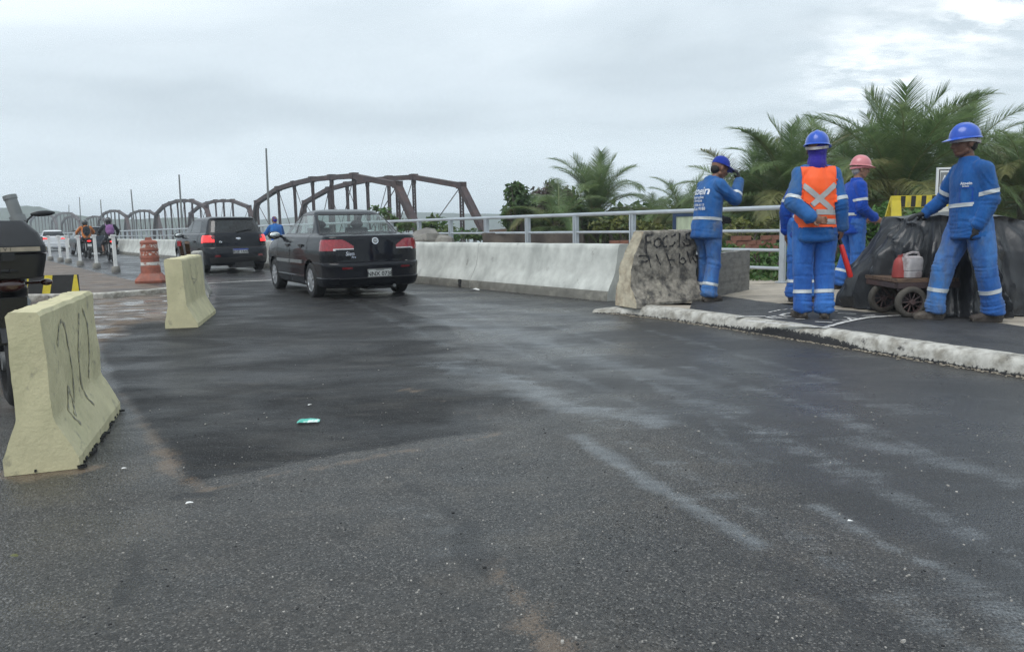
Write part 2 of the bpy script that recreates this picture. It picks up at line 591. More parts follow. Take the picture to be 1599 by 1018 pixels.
# ================================================================ the ground
DV = Vector((-0.588, 0.809, 0))     # along the bridge, away from the camera
NV = Vector((0.809, 0.588, 0))      # to its right


def P(s, n, z=0.0):
    return DV * s + NV * n + Vector((0, 0, z))


def sdist(px, py, poly):
    """signed distance of points to a polygon (negative inside)"""
    d2 = np.full(px.shape, 1e9)
    inside = np.zeros(px.shape, bool)
    n = len(poly)
    for i in range(n):
        ax, ay = poly[i][0], poly[i][1]
        bx, by = poly[(i + 1) % n][0], poly[(i + 1) % n][1]
        ex, ey = bx - ax, by - ay
        wx, wy = px - ax, py - ay
        t = np.clip((wx * ex + wy * ey) / (ex * ex + ey * ey + 1e-12), 0, 1)
        d2 = np.minimum(d2, (wx - t * ex) ** 2 + (wy - t * ey) ** 2)
        c = ((ay > py) != (by > py)) & (px < (bx - ax) * (py - ay) / (by - ay + 1e-12) + ax)
        inside ^= c
    return np.where(inside, -1, 1) * np.sqrt(d2)


def soft(d, w):
    return np.clip(0.5 - d / (2 * w), 0, 1)


def poly_px(pts, z=0.0):
    return [G(x, y, z) for x, y in pts]


def line_d(px, py, pts):
    d2 = np.full(px.shape, 1e9)
    for a, b in zip(pts[:-1], pts[1:]):
        ex, ey = b[0] - a[0], b[1] - a[1]
        t = np.clip(((px - a[0]) * ex + (py - a[1]) * ey) / (ex * ex + ey * ey + 1e-12), 0, 1)
        d2 = np.minimum(d2, (px - a[0] - t * ex) ** 2 + (py - a[1] - t * ey) ** 2)
    return np.sqrt(d2)


def vnoise2(px, py, f, seed):
    """cheap smooth value noise"""
    rng = np.random.RandomState(seed)
    T = rng.rand(256, 256)
    x, y = px * f + 100, py * f + 100
    xi, yi = np.floor(x).astype(int), np.floor(y).astype(int)
    u, v = x - xi, y - yi
    u, v = u * u * (3 - 2 * u), v * v * (3 - 2 * v)
    g = lambda a, b: T[a % 256, b % 256]
    return (g(xi, yi) * (1 - u) + g(xi + 1, yi) * u) * (1 - v) + (g(xi, yi + 1) * (1 - u) + g(xi + 1, yi + 1) * u) * v


def fbm2(px, py, f, seed, o=4):
    s, a, t = 0, 1.0, 0
    for k in range(o):
        s = s + a * vnoise2(px, py, f * 2 ** k, seed + k)
        t += a
        a *= 0.55
    return s / t


# near road: fine grid carrying the zones of its surfacing
xs = np.concatenate([np.linspace(-16, -5, 90, endpoint=False), np.linspace(-5, 5.2, 340, endpoint=False), np.linspace(5.2, 12, 40)])
ys = np.concatenate([np.linspace(-6, 0.6, 20, endpoint=False), np.linspace(0.6, 8, 250, endpoint=False), np.linspace(8, 18, 170)])
GX, GY = np.meshgrid(xs, ys)
fx, fy = GX.ravel(), GY.ravel()
wob = (fbm2(fx, fy, 1.7, 3) - 0.5)
wob2 = (fbm2(fx, fy, 9, 5) - 0.5)
patch_poly = poly_px([(292, 752), (186, 600), (160, 560), (150, 520), (210, 492), (262, 505), (335, 480), (335, 440), (420, 440), (520, 455), (700, 505),
                      (760, 560), (860, 610), (850, 648), (770, 672), (640, 692), (470, 722), (380, 742)])
mp_ = soft(sdist(fx, fy, patch_poly) + 0.10 * wob + 0.05 * wob2, 0.035)
mp_ = mp_ * (1 - 0.9 * soft(line_d(fx, fy, poly_px([(700, 490), (770, 560), (880, 610), (860, 650)])) - 0.25 + 0.9 * wob, 0.38))
smooth_poly = poly_px([(700, 505), (560, 470), (420, 440), (420, 415), (600, 418), (640, 440), (957, 470), (930, 490), (1599, 592)]) + \
    [Vector((6, 0.5, 0)), Vector((4.0, 0.2, 0)), G(1599, 985), G(1350, 800), G(1130, 705), G(930, 640), G(860, 600), G(760, 560)]
ms_ = soft(sdist(fx, fy, smooth_poly) + 0.5 * wob + 0.12 * wob2, 0.22)
mud_poly = poly_px([(20, 640), (150, 545), (215, 500), (262, 505), (300, 470), (330, 455), (260, 446), (150, 460), (0, 470), (0, 560)])
mm_ = soft(sdist(fx, fy, mud_poly) + 0.35 * wob + 0.2 * wob2, 0.12)
edge_mud = soft(line_d(fx, fy, poly_px([(188, 615), (235, 680), (272, 742), (330, 765)])) - 0.03 + 0.12 * wob2 - 0.1 * wob, 0.05)
edge_mud2 = 0.8 * soft(line_d(fx, fy, poly_px([(310, 768), (430, 740), (640, 703), (780, 676)])) - 0.00 + 0.16 * wob2 - 0.10 * wob, 0.035)
spill = soft(line_d(fx, fy, poly_px([(640, 610), (760, 655), (815, 665)])) - 0.02 + 0.45 * wob2 - 0.4 * wob, 0.05)
spill2 = 0.95 * soft(line_d(fx, fy, poly_px([(770, 880), (830, 960), (860, 1010)])) - 0.03 + 0.22 * wob2 - 0.15 * wob, 0.05)
pad = soft(line_d(fx, fy, poly_px([(0, 745), (60, 742), (120, 735)])) - 0.08 + 0.18 * wob2 - 0.1 * wob, 0.04)
dust = np.clip(edge_mud + edge_mud2 + spill * 0.9 + spill2 + pad * 0.9, 0, 1)
# slurry dragged along the wheel tracks, with wet sheen painted in as colour
st = np.zeros_like(fx)
for a, w, k in (([(905, 682), (1000, 745), (1100, 800), (1180, 850)], 0.055, 1.0), ([(1280, 790), (1380, 850), (1500, 900), (1599, 960)], 0.035, 0.6),
                ([(1040, 690), (1075, 700), (1140, 720)], 0.03, 0.45), ([(700, 570), (800, 600), (900, 640), (1010, 655)], 0.16, 0.75), ([(1000, 640), (1150, 640)], 0.08, 0.5),
                ([(1110, 655), (1165, 725)], 0.03, 0.4), ([(660, 500), (800, 520), (960, 570), (1080, 600)], 0.22, 0.55), ([(1120, 560), (1260, 600), (1420, 640)], 0.16, 0.4),
                ([(1340, 690), (1480, 720), (1599, 755)], 0.10, 0.5), ([(1560, 930), (1599, 985)], 0.10, 0.6), ([(640, 790), (735, 850)], 0.10, 0.35), ([(700, 470), (850, 490), (960, 505)], 0.25, 0.45)):
    st = np.maximum(st, k * soft(line_d(fx, fy, poly_px(a)) - w + 0.5 * w * (wob2 * 4 + wob * 2), w * 0.7))
for a, w, k in (([(1599, 870), (1300, 720), (1000, 590), (760, 500), (560, 430)], 0.07, 0.5), ([(1500, 1000), (1180, 800), (900, 640), (700, 540), (480, 440)], 0.06, 0.42),
                ([(1599, 760), (1280, 640), (1000, 550), (800, 490)], 0.05, 0.45), ([(1450, 640), (1250, 580), (1050, 525), (860, 480)], 0.05, 0.45), ([(1200, 720), (1040, 650), (880, 580), (720, 510)], 0.04, 0.5)):
    st = np.maximum(st, k * soft(line_d(fx, fy, poly_px(a)) - w + 0.9 * w * (wob2 * 5 + wob * 3), w * 0.8))
tarst = np.zeros_like(fx)
for a, w, k in (([(1400, 1010), (1100, 810), (860, 650), (680, 550), (470, 445)], 0.10, 0.5), ([(1599, 930), (1300, 770), (1040, 640), (800, 530), (600, 445)], 0.10, 0.5), ([(190, 640), (330, 560), (520, 500), (640, 470)], 0.10, 0.5),
                ([(420, 1010), (380, 880), (345, 780), (300, 660), (290, 560), (330, 500)], 0.09, 0.35), ([(760, 1010), (690, 880), (590, 740), (500, 640), (440, 540), (420, 470)], 0.09, 0.35)):
    tarst = np.maximum(tarst, k * soft(line_d(fx, fy, poly_px(a)) - w + 0.9 * w * (wob2 * 4 + wob * 3), w * 0.8))
for a, w, k in (([(600, 730), (700, 800), (745, 830)], 0.03, 0.7), ([(735, 815), (745, 880)], 0.05, 0.8), ([(212, 850), (215, 900), (190, 940)], 0.035, 0.7), ([(282, 775), (320, 772)], 0.03, 1.0),
                ([(500, 420), (640, 500), (900, 560)], 0.12, 0.5)):
    tarst = np.maximum(tarst, k * soft(line_d(fx, fy, poly_px(a)) - w + 0.9 * w * (wob2 * 3 + wob), w * 0.5))
zz = 0.008 * mp_ + 0.012 * (fbm2(fx, fy, 0.5, 11) - 0.5)
nx_, ny_ = len(xs), len(ys)
ii = np.arange(nx_ * ny_).reshape(ny_, nx_)
quads = np.stack([ii[:-1, :-1], ii[:-1, 1:], ii[1:, 1:], ii[1:, :-1]], -1).reshape(-1, 4)
me = bpy.data.meshes.new('road')
me.from_pydata(np.stack([fx, fy, zz], -1).tolist(), [], quads.tolist())
for nm, arr in (('patch', mp_), ('smooth', ms_), ('mud', mm_), ('dust', dust), ('slurry_sheen', st), ('tar', tarst)):
    at = me.attributes.new(nm, 'FLOAT', 'POINT')
    at.data.foreach_set('value', arr.astype(np.float32))
shade(me)


def road_mat(zones=True):
    m = bpy.data.materials.new('wet_asphalt')
    m.use_nodes = True
    t = m.node_tree
    b = t.nodes['Principled BSDF']
    A = lambda k: t.nodes.new(k)
    L = t.links.new
    g = A('ShaderNodeNewGeometry')
    pos = g.outputs['Position']

    def noise_(scale, detail=4, rough=0.6, stretch=None, rz=0, dist=0):
        src = pos
        if stretch:
            q = A('ShaderNodeMapping'); q.inputs['Scale'].default_value = stretch; q.inputs['Rotation'].default_value = (0, 0, rz)
            q.vector_type = 'TEXTURE' if False else 'POINT'
            L(pos, q.inputs['Vector']); src = q.outputs[0]
        n = A('ShaderNodeTexNoise'); n.inputs['Scale'].default_value = scale; n.inputs['Detail'].default_value = detail
        n.inputs['Roughness'].default_value = rough; n.inputs['Distortion'].default_value = dist
        L(src, n.inputs['Vector'])
        return n.outputs['Fac']

    def rng(v, a, c, lo=0.0, hi=1.0):
        r = A('ShaderNodeMapRange'); r.inputs['From Min'].default_value = a; r.inputs['From Max'].default_value = c
        r.inputs['To Min'].default_value = lo; r.inputs['To Max'].default_value = hi
        L(v, r.inputs['Value'])
        return r.outputs[0]

    def mix(c1, c2, f):
        x = A('ShaderNodeMixRGB')
        for s, v in ((x.inputs['Color1'], c1), (x.inputs['Color2'], c2), (x.inputs['Fac'], f)):
            if isinstance(v, (tuple, float, int)):
                s.default_value = (*v, 1) if isinstance(v, tuple) else v
            else:
                L(v, s)
        return x.outputs[0]

    def mul(a, c, op='MULTIPLY'):
        x = A('ShaderNodeMath'); x.operation = op
        for s, v in ((x.inputs[0], a), (x.inputs[1], c)):
            if isinstance(v, (float, int)):
                s.default_value = v
            else:
                L(v, s)
        return x.outputs[0]

    def att(n):
        if not zones:
            v = A('ShaderNodeValue'); v.outputs[0].default_value = {'smooth': 1.0}.get(n, 0.0)
            return v.outputs[0]
        a = A('ShaderNodeAttribute'); a.attribute_name = n
        return a.outputs['Fac']

    # aggregate
    v1 = A('ShaderNodeTexVoronoi'); v1.inputs['Scale'].default_value = 105; L(pos, v1.inputs['Vector'])
    v2 = A('ShaderNodeTexVoronoi'); v2.inputs['Scale'].default_value = 190; L(pos, v2.inputs['Vector'])
    sepc = A('ShaderNodeSeparateColor'); L(v1.outputs['Color'], sepc.inputs[0])
    stone = rng(sepc.outputs[0], 0.0, 1.0, 0.55, 1.5)
    sepc2 = A('ShaderNodeSeparateColor'); L(v2.outputs['Color'], sepc2.inputs[0])
    bright = rng(sepc2.outputs[1], 0.86, 0.96)
    big = noise_(0.55, 5, 0.6)
    mid = noise_(3.0, 6, 0.65)
    fine = noise_(40, 4, 0.7)
    old = mix((0.044, 0.041, 0.037), (0.029, 0.029, 0.029), rng(big, 0.38, 0.62))
    old = mix(old, (0.070, 0.062, 0.052), mul(rng(mid, 0.50, 0.70), 0.7))
    sc_ = A('ShaderNodeVectorMath'); sc_.operation = 'SCALE'; L(old, sc_.inputs[0]); L(stone, sc_.inputs['Scale'])
    old = mix(sc_.outputs[0], (0.20, 0.19, 0.175), mul(bright, 0.75))
    smo = mix((0.021, 0.022, 0.024), (0.032, 0.032, 0.033), rng(mid, 0.35, 0.7))
    smo = mix(smo, (0.10, 0.10, 0.098), mul(bright, 0.5))
    pat = mix((0.013, 0.013, 0.014), (0.030, 0.030, 0.030), rng(mid, 0.42, 0.72))
    pat = mix(pat, (0.060, 0.056, 0.051), mul(rng(noise_(2.2, 7, 0.68, (0.6, 1.7, 1), R(-15)), 0.50, 0.70), 0.75))
    pat = mix(pat, (0.12, 0.12, 0.115), mul(rng(sepc2.outputs[1], 0.955, 0.99), 0.8))
    col = mix(old, smo, att('smooth'))
    ptf = rng(mul(att('patch'), mul(mul(fine, 0.5, 'SUBTRACT'), 0.9), 'ADD'), 0.32, 0.66)
    col = mix(col, pat, ptf)
    mudc = mix((0.185, 0.138, 0.10), (0.075, 0.060, 0.050), rng(mid, 0.40, 0.60))
    col = mix(col, mudc, att('mud'))
    grit = rng(fine, 0.42, 0.6)
    gr = noise_(110, 5, 0.75)
    fz = mul(mul(gr, 0.5, 'SUBTRACT'), 2.6)
    du = rng(mul(att('dust'), fz, 'ADD'), 0.36, 0.80)
    col = mix(col, (0.20, 0.145, 0.10), mul(du, 0.60))
    streak = noise_(5, 6, 0.7, (0.35, 2.2, 1), R(36))
    sl = rng(mul(mul(att('slurry_sheen'), fz, 'ADD'), mul(mul(streak, 0.5, 'SUBTRACT'), 1.5), 'ADD'), 0.30, 1.15)
    col = mix(col, (0.34, 0.375, 0.40), mul(sl, 0.55))  # pale streak tone also paints the wet glints of the road
    col = mix(col, (0.014, 0.014, 0.015), mul(rng(mul(att('tar'), mul(fz, 0.7), 'ADD'), 0.30, 0.72), 0.75))
    L(col, b.inputs['Base Color'])
    # wet film
    wet = noise_(0.9, 6, 0.62, (0.8, 1.6, 1), R(30), 0.4)
    rgh = rng(wet, 0.40, 0.62, 0.52, 0.20)
    rgh = mul(rgh, mul(att('patch'), 0.15), 'ADD')
    rgh = mul(rgh, mul(att('mud'), 0.30), 'ADD')
    pud = mul(att('mud'), rng(noise_(1.5, 5, 0.6, (0.7, 1.8, 1), 0), 0.50, 0.58))
    rr = A('ShaderNodeMixRGB'); L(rgh, rr.inputs['Color1']); rr.inputs['Color2'].default_value = (0.05, 0.05, 0.05, 1); L(pud, rr.inputs['Fac'])
    L(rr.outputs[0], b.inputs['Roughness'])
    L(rng(att('patch'), 0, 1, 0.5, 0.22), b.inputs['Specular IOR Level'])
    # relief
    hgt = mul(v1.outputs['Distance'], -0.6)
    hgt = mul(hgt, mul(fine, 0.9), 'ADD')
    inv = mul(rng(att('smooth'), 0, 1, 1.0, 0.5), rng(pud, 0, 1, 1, 0.05))
    bp = A('ShaderNodeBump'); bp.inputs['Distance'].default_value = 0.008
    L(mul(inv, rng(att('patch'), 0, 1, 1.0, 0.8)), bp.inputs['Strength'])
    L(hgt, bp.inputs['Height']); L(bp.outputs[0], b.inputs['Normal'])
    return m


MAT['road'] = road_mat(True)
MAT['road_far'] = road_mat(False)
me.materials.append(MAT['road'])
link('road', me, kind='structure')

# carriageway on the bridge
mb = MB()
mb.add([P(14.0, -9, -0.01), P(14.0, 11, -0.01), P(430, 11, -0.01), P(430, -9, -0.01)], [(0, 1, 2, 3)])
mb.add([P(14.0, -9, -1.3), P(14.0, 11, -1.3), P(430, 11, -1.3), P(430, -9, -1.3)], [(3, 2, 1, 0)])
mb.add([P(14, 11, -0.01), P(430, 11, -0.01), P(430, 11, -1.3), P(14, 11, -1.3)], [(0, 1, 2, 3)])
mb.add([P(14, -9, -0.01), P(430, -9, -0.01), P(430, -9, -1.3), P(14, -9, -1.3)], [(0, 1, 2, 3)])
obj('bridge_road', mb, MAT['road_far'], kind='structure')

# terrain: level round the bridgehead, falling to the river
MAT['soil'] = M('soil', (0.075, 0.085, 0.035), 0.9, var=0.35, scale=1.5, col2=(0.13, 0.10, 0.06), mscale=0.6, bump=0.03, bscale=6, world=True)
gx = np.concatenate([-np.geomspace(3, 2500, 46)[::-1], np.linspace(-2.5, 30, 50), np.geomspace(32, 2500, 34)])
gy = np.concatenate([-np.geomspace(8, 400, 14)[::-1], np.linspace(-6, 60, 70), np.geomspace(64, 3500, 40)])
TX, TY = np.meshgrid(gx, gy)
s_ = TX * DV.x + TY * DV.y
n_ = TX * NV.x + TY * NV.y
tz = np.full(TX.shape, -0.16)
tz -= 0.35 * np.clip((n_ - 11.0) / 3, 0, 1)
tz -= 6.5 * np.clip((s_ - 26) / 14, 0, 1) ** 1.3
tz -= 0.5 * np.clip((-9 - n_) / 6, 0, 1)
tz += (fbm2(TX, TY, 0.12, 21) - 0.5) * 0.5 * np.clip((n_ - 11.5) / 4, 0, 1)
ny2, nx2 = TX.shape
ii = np.arange(nx2 * ny2).reshape(ny2, nx2)
q = np.stack([ii[:-1, :-1], ii[:-1, 1:], ii[1:, 1:], ii[1:, :-1]], -1).reshape(-1, 4)
me = bpy.data.meshes.new('ground')
me.from_pydata(np.stack([TX.ravel(), TY.ravel(), tz.ravel()], -1).tolist(), [], q.tolist())
me.materials.append(MAT['soil'])
shade(me)
link('ground', me, kind='structure')
MAT['water'] = M('water', (0.05, 0.06, 0.055), 0.12, var=0.05, bump=0.05, bscale=0.8, world=True)
mb = MB()
mb.add([(-2600, -420, -5.2), (2600, -420, -5.2), (2600, 3600, -5.2), (-2600, 3600, -5.2)], [(0, 1, 2, 3)])
obj('river', mb, MAT['water'], kind='structure')

# wooded hills across the river
MAT['far_wood'] = M('far_wood', (0.040, 0.062, 0.030), 0.95, var=0.4, scale=0.05, world=True, bump=1.2, bscale=0.12)


def ridge(px0, px1, Y, hfun, depth=160, n=150):
    vs, fs = [], []
    for i in range(n + 1):
        px = px0 + (px1 - px0) * i / n
        X = (px - W0 / 2) / FPX * Y
        h = hfun(i / n, px)
        vs += [(X, Y - 60, -6), (X, Y - 20, -6 + (h + 6) * 0.72), (X, Y, h), (X * 1.03, Y + depth, -6)]
    for i in range(n):
        a = 4 * i
        for k in range(3):
            fs.append((a + k, a + k + 1, a + k + 5, a + k + 4))
    mb = MB()
    mb.add(vs, fs)
    return mb


def hL(t, px):
    return 14.5 + 3.2 * math.sin(px * 0.021 + 1) + 1.6 * fnoise(Vector((px * 0.06, 3, 0)), 3) + 1.3 * abs(fnoise(Vector((px * 0.3, 1, 0)), 2)) - 0.05 * max(px - 170, 0) \
        + 3.0 * math.exp(-((px - 60) / 70) ** 2)


def hR(t, px):
    return 12.0 + 3.5 * math.sin(px * 0.009 + 2.4) + 1.4 * fnoise(Vector((px * 0.05, 9, 0)), 3) + 1.1 * abs(fnoise(Vector((px * 0.25, 5, 0)), 2))


obj('wooded_hills', ridge(-900, 520, 520, hL), MAT['far_wood'], smooth=True, kind='structure')
obj('distant_hills', ridge(380, 2100, 760, hR), MAT['far_wood'], smooth=True, kind='structure')

# ---------------------------------------------------------------- right-hand pavement and kerb
PZ = 0.125
kpts = [G(925, 489), G(960, 490), G(1060, 502), G(1200, 524), G(1400, 557), G(1599, 590)]
kdir = (kpts[-1] - kpts[-2]).normalized()
kpts += [kpts[-1] + kdir * 2, kpts[-1] + kdir * 5, kpts[-1] + kdir * 12]
rear = [P(8.2, 8.15, PZ), P(7.2, 10.6, PZ), P(6.0, 13.2, PZ), P(-2, 14.0, PZ), P(-20, 16, PZ)]
inner = []
for i, p in enumerate(kpts):
    t = (kpts[min(i + 1, len(kpts) - 1)] - kpts[max(i - 1, 0)]).normalized()
    inner.append(p + Vector((-t.y, t.x, 0)) * 0.16)
MAT['pavement'] = M('pavement', (0.40, 0.355, 0.29), 0.8, var=0.16, scale=4, col2=(0.25, 0.22, 0.18), mscale=1.6, lo=0.5, hi=0.68, bump=0.006, bscale=26, world=True,
                    col3=(0.12, 0.11, 0.10), mscale3=3.3, lo3=0.62, hi3=0.74)
g0_ = G(988, 476.5, PZ)
poly = [Vector((p.x, p.y, 0)) for p in inner[1:]] + [Vector((p.x, p.y, 0)) for p in rear[::-1]] + [Vector((g0_.x, g0_.y, 0))]
mb = MB()
mb.prism(poly, -0.3, PZ)
obj('pavement', mb, MAT['pavement'], kind='structure')
# kerb: worn rounded edge, low nose at the barrier
dense = []
for a, b in zip(kpts[:-1], kpts[1:]):
    n = max(2, int((b - a).length / 0.05)) if (b - a).length < 3 else 20
    dense += [a.lerp(b, k / n) for k in range(n)]
dense.append(kpts[-1])
for _ in range(12):
    dense = [dense[0]] + [(dense[i - 1] + dense[i] * 2 + dense[i + 1]) / 4 for i in range(1, len(dense) - 1)] + [dense[-1]]
base = [(-0.005, -0.05), (-0.005, 0.0), (0.008, 0.045), (0.018, 0.080), (0.034, 0.106), (0.062, 0.122), (0.10, 0.130), (0.165, 0.131), (0.20, 0.08)]
vs, fs = [], []
acc = 0.0
for i, p in enumerate(dense):
    t = (dense[min(i + 1, len(dense) - 1)] - dense[max(i - 1, 0)]).normalized()
    s = Vector((-t.y, t.x, 0))
    if i:
        acc += (p - dense[i - 1]).length
    hgt = min(1.0, 0.30 + acc / 0.9)
    for j, (a, z) in enumerate(base):
        q = p + s * a
        k = fnoise(Vector((q.x * 3.0, q.y * 3.0, z * 9)), 3) * 0.0035 + fnoise(Vector((q.x * 14, q.y * 14, z * 30)), 2) * 0.0035
        w = 1.0 if 0 < j < len(base) - 1 else 0.3
        vs.append((q.x - s.x * k * w, q.y - s.y * k * w, z * hgt + (k * 0.6 * w if z > 0.08 else 0)))
nb = len(base)
for i in range(len(dense) - 1):
    for k in range(nb - 1):
        fs.append((i * nb + k, (i + 1) * nb + k, (i + 1) * nb + k + 1, i * nb + k + 1))
fs.append(tuple(range(nb)))
mb = MB()
mb.add(vs, fs)
obj('kerb', mb, MAT['kerb_whitewash'], smooth=40, kind='structure')
# tar swept against the lower face of the kerb
ia = min(range(len(dense)), key=lambda i: (dense[i] - G(1075, 505)).length)
ib = min(range(len(dense)), key=lambda i: (dense[i] - G(1360, 550)).length)
tar = [0.0] * (len(dense) * nb)
for i in range(len(dense)):
    q = (i - ia) / (ib - ia)
    lvl = (0.085 if q > 0.45 else 0.055) * math.sin(math.pi * min(max(q, 0), 1) ** 1.3) ** 0.6 if 0 < q < 1 else 0.0
    lvl = max(lvl, 0.022)
    for j, (a, z) in enumerate(base):
        tar[i * nb + j] = max(0.0, min(1.0, 0.5 + (lvl - z) / 0.05)) if j < 7 else 0.0
at = bpy.data.objects['kerb'].data.attributes.new('tar', 'FLOAT', 'POINT')
at.data.foreach_set('value', np.array(tar, dtype=np.float32))
# sand and old paint washed up in the gutter
mb = MB()
for i in range(4, len(dense) - 24):
    t = (dense[i + 1] - dense[i - 1]).normalized()
    s = Vector((-t.y, t.x, 0))
    for _ in range(6):
        p = dense[i] + t * random.uniform(-0.03, 0.03) - s * abs(random.gauss(0.0, 0.03))
        r = random.uniform(0.004, 0.014)
        mb.box((p.x, p.y, 0.004 + r * 0.25), (r * 1.6, r, r * 0.6), Matrix.Rotation(random.uniform(0, 3), 3, 'Z'))
MAT['gutter_grit'] = M('gutter_grit', (0.33, 0.29, 0.23), 0.9, var=0.4, scale=40, world=True)
obj('gutter_grit', mb, MAT['gutter_grit'], kind='stuff')
# dark fresh asphalt strip along the kerb
MAT['asphalt_strip'] = M('asphalt_strip', (0.030, 0.031, 0.034), 0.6, var=0.25, scale=6, bump=0.005, bscale=120, world=True, col2=(0.048, 0.048, 0.05), mscale=2.0, rvar=0.08)
sb = [G(1085, 461, PZ), G(1130, 463, PZ), G(1180, 470, PZ), G(1250, 479, PZ), G(1330, 486, PZ), G(1420, 493, PZ), G(1520, 499, PZ), G(1600, 511, PZ)]
sb += [sb[-1] + kdir * 3, sb[-1] + kdir * 10]
front = [q for q in inner[2:]]
inn = []
for a, b in zip(sb[:-1], sb[1:]):
    n = 12
    for k in range(n):
        p = a.lerp(b, k / n)
        j = fnoise(Vector((p.x * 6, p.y * 6, 0)), 3) * 0.04
        inn.append((p.x + j * 0.5, p.y + j))
poly = [(p.x, p.y) for p in front] + inn[::-1]
mb = MB()
mb.prism(poly, PZ - 0.02, PZ + 0.006)
obj('asphalt_strip', mb, MAT['asphalt_strip'], kind='structure')

# stencilled box and lettering on it
SZ = PZ + 0.011


def ribbon(mb, pts, w, z, jag=0.006):
    for a, b in zip(pts[:-1], pts[1:]):
        a, b = Vector((a.x, a.y, z)), Vector((b.x, b.y, z))
        t = (b - a).normalized()
        s = Vector((-t.y, t.x, 0)) * w / 2
        n = max(2, int((b - a).length / 0.06))
        L = []
        for k in range(n + 1):
            p = a.lerp(b, k / n)
            L += [p + s * (1 + random.uniform(-jag, jag) / w * 2), p - s * (1 + random.uniform(-jag, jag) / w * 2)]
        mb.add(L, [(2 * k, 2 * k + 1, 2 * k + 3, 2 * k + 2) for k in range(n)])


mb = MB()
ribbon(mb, [G(1162, 500, SZ), G(1292, 512, SZ)], 0.045, SZ)
ribbon(mb, [G(1148, 494.5, SZ), G(1196, 494.0, SZ)], 0.05, SZ + 0.001)
ribbon(mb, [G(1289, 511, SZ), G(1318, 503, SZ), G(1350, 496.5, SZ), G(1385, 493.5, SZ), G(1412, 492.5, SZ)], 0.05, SZ + 0.002)
obj('painted_box', mb, MAT['road_white'], kind='structure', fix=False)
bx, by = (G(1292, 512, SZ) - G(1162, 500, SZ)).normalized(), None
by = Vector((-bx.y, bx.x, 0))
mb = MB()
for x0, y0, x1, y1, w in ((1201, 488, 1206, 486.5, .03), (1207, 486.3, 1212, 485, .03), (1214, 485, 1219, 483.6, .03), (1223, 483.8, 1228, 482.6, .03), (1234, 482.8, 1243, 481.6, .03),
                          (1196, 495.6, 1212, 493.4, .03), (1205, 497.4, 1229, 496.2, .03), (1201, 496.4, 1220, 494.6, .025), (1197, 495.6, 1207, 497.4, .03),
                          (1219, 492.4, 1226, 489.6, .035), (1226, 489.6, 1238, 488.6, .03), (1219, 492.4, 1228, 494.0, .035), (1228, 494, 1244, 493, .03), (1236, 491, 1244, 493, .03),
                          (1242, 498, 1257, 498.2, .03), (1273, 502.3, 1300, 503.8, .035), (1300, 500.4, 1323, 500, .03), (1318, 495, 1346, 498.2, .03), (1308, 489, 1337, 490.2, .03),
                          (1346, 492.8, 1366, 491.8, .03), (1352, 494.4, 1371, 493.4, .025), (1330, 500.2, 1324, 496.6, .03), (1296, 486, 1308, 485.4, .03)):
    ribbon(mb, [G(x0, y0, SZ), G(x1, y1, SZ)], w, SZ + random.uniform(0, 0.0015))
obj('painted_lettering', mb, MAT['road_white'], kind='structure', fix=False)

# ---------------------------------------------------------------- left traffic island
IZ = 0.004
MAT['island'] = M('island', (0.17, 0.125, 0.092), 0.62, var=0.3, scale=2.5, col2=(0.080, 0.064, 0.054), mscale=1.0, lo=0.42, hi=0.6, bump=0.006, bscale=24, world=True,
                  stretch=(0.6, 1.6, 1), rvar=0.25)
iline = [G(100, 458, 0.1), G(160, 456, 0.1), G(230, 451, 0.1), G(278, 446, 0.1)]
L0 = Vector((-16, 14.2, 0))
lane_edge = [P(s, 3.42, 0) for s in (17.6, 24, 32, 60, 120, 300)]
poly = [(L0.x, L0.y)] + [(p.x, p.y) for p in iline] + [(p.x, p.y) for p in lane_edge] + [tuple(P(300, -8.8, 0).to_2d()), tuple(P(18, -8.8, 0).to_2d())]
mb = MB()
mb.prism(poly, -0.35, IZ)
obj('island', mb, MAT['island'], kind='structure')
mb = MB()
fr = []
pts = [L0] + iline
for i, p in enumerate(pts):
    t = (pts[min(i + 1, len(pts) - 1)] - pts[max(i - 1, 0)]).normalized()
    fr.append((Vector((p.x, p.y, 0)), Vector((-t.y, t.x, 0))))
mb.sweep([(-0.10, -0.1), (-0.10, 0.07), (-0.085, 0.088), (0.02, 0.092), (0.03, 0.06), (0.03, -0.1)], fr)
obj('island_kerb', mb, MAT['whitewash'], kind='structure')
mb = MB()
ribbon(mb, [G(322, 442.5, 0.012), G(424, 437.5, 0.012)], 0.10, 0.014)
ribbon(mb, [G(250, 463, 0.012), G(275, 462, 0.012)], 0.08, 0.014)
ribbon(mb, [G(322, 461, 0.012), G(336, 460, 0.012)], 0.08, 0.014)
obj('lane_marking', mb, MAT['road_white'], kind='structure', fix=False)

# ---------------------------------------------------------------- bridge barrier, walkway, railing
bar = thing('concrete_barrier', 'long pale concrete barrier along the right edge of the bridge lane', 'barrier', P(8.0, 7.5))
prof = [(0, -0.2), (0, 0.06), (0.02, 0.14), (0.05, 0.21), (0.10, 0.29), (0.155, 0.40), (0.19, 0.55), (0.215, 0.72), (0.235, 0.785), (0.26, 0.80), (0.44, 0.80), (0.46, 0.785),
        (0.47, 0.60), (0.48, -0.2)]
MAT['barrier'] = M('barrier', (0.54, 0.555, 0.52), 0.75, var=0.16, scale=5, col2=(0.38, 0.395, 0.37), mscale=1.5, lo=0.45, hi=0.68, bump=0.005, bscale=22, world=True,
                   stretch=(1.1, 1.1, 0.85), col3=(0.16, 0.155, 0.135), mscale3=4.0, lo3=0.64, hi3=0.76, spec=0.4, mdetail=9)
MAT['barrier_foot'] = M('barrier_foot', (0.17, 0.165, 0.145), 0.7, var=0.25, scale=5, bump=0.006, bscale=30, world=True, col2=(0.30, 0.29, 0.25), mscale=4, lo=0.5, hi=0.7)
s0, k = 0.0, 0
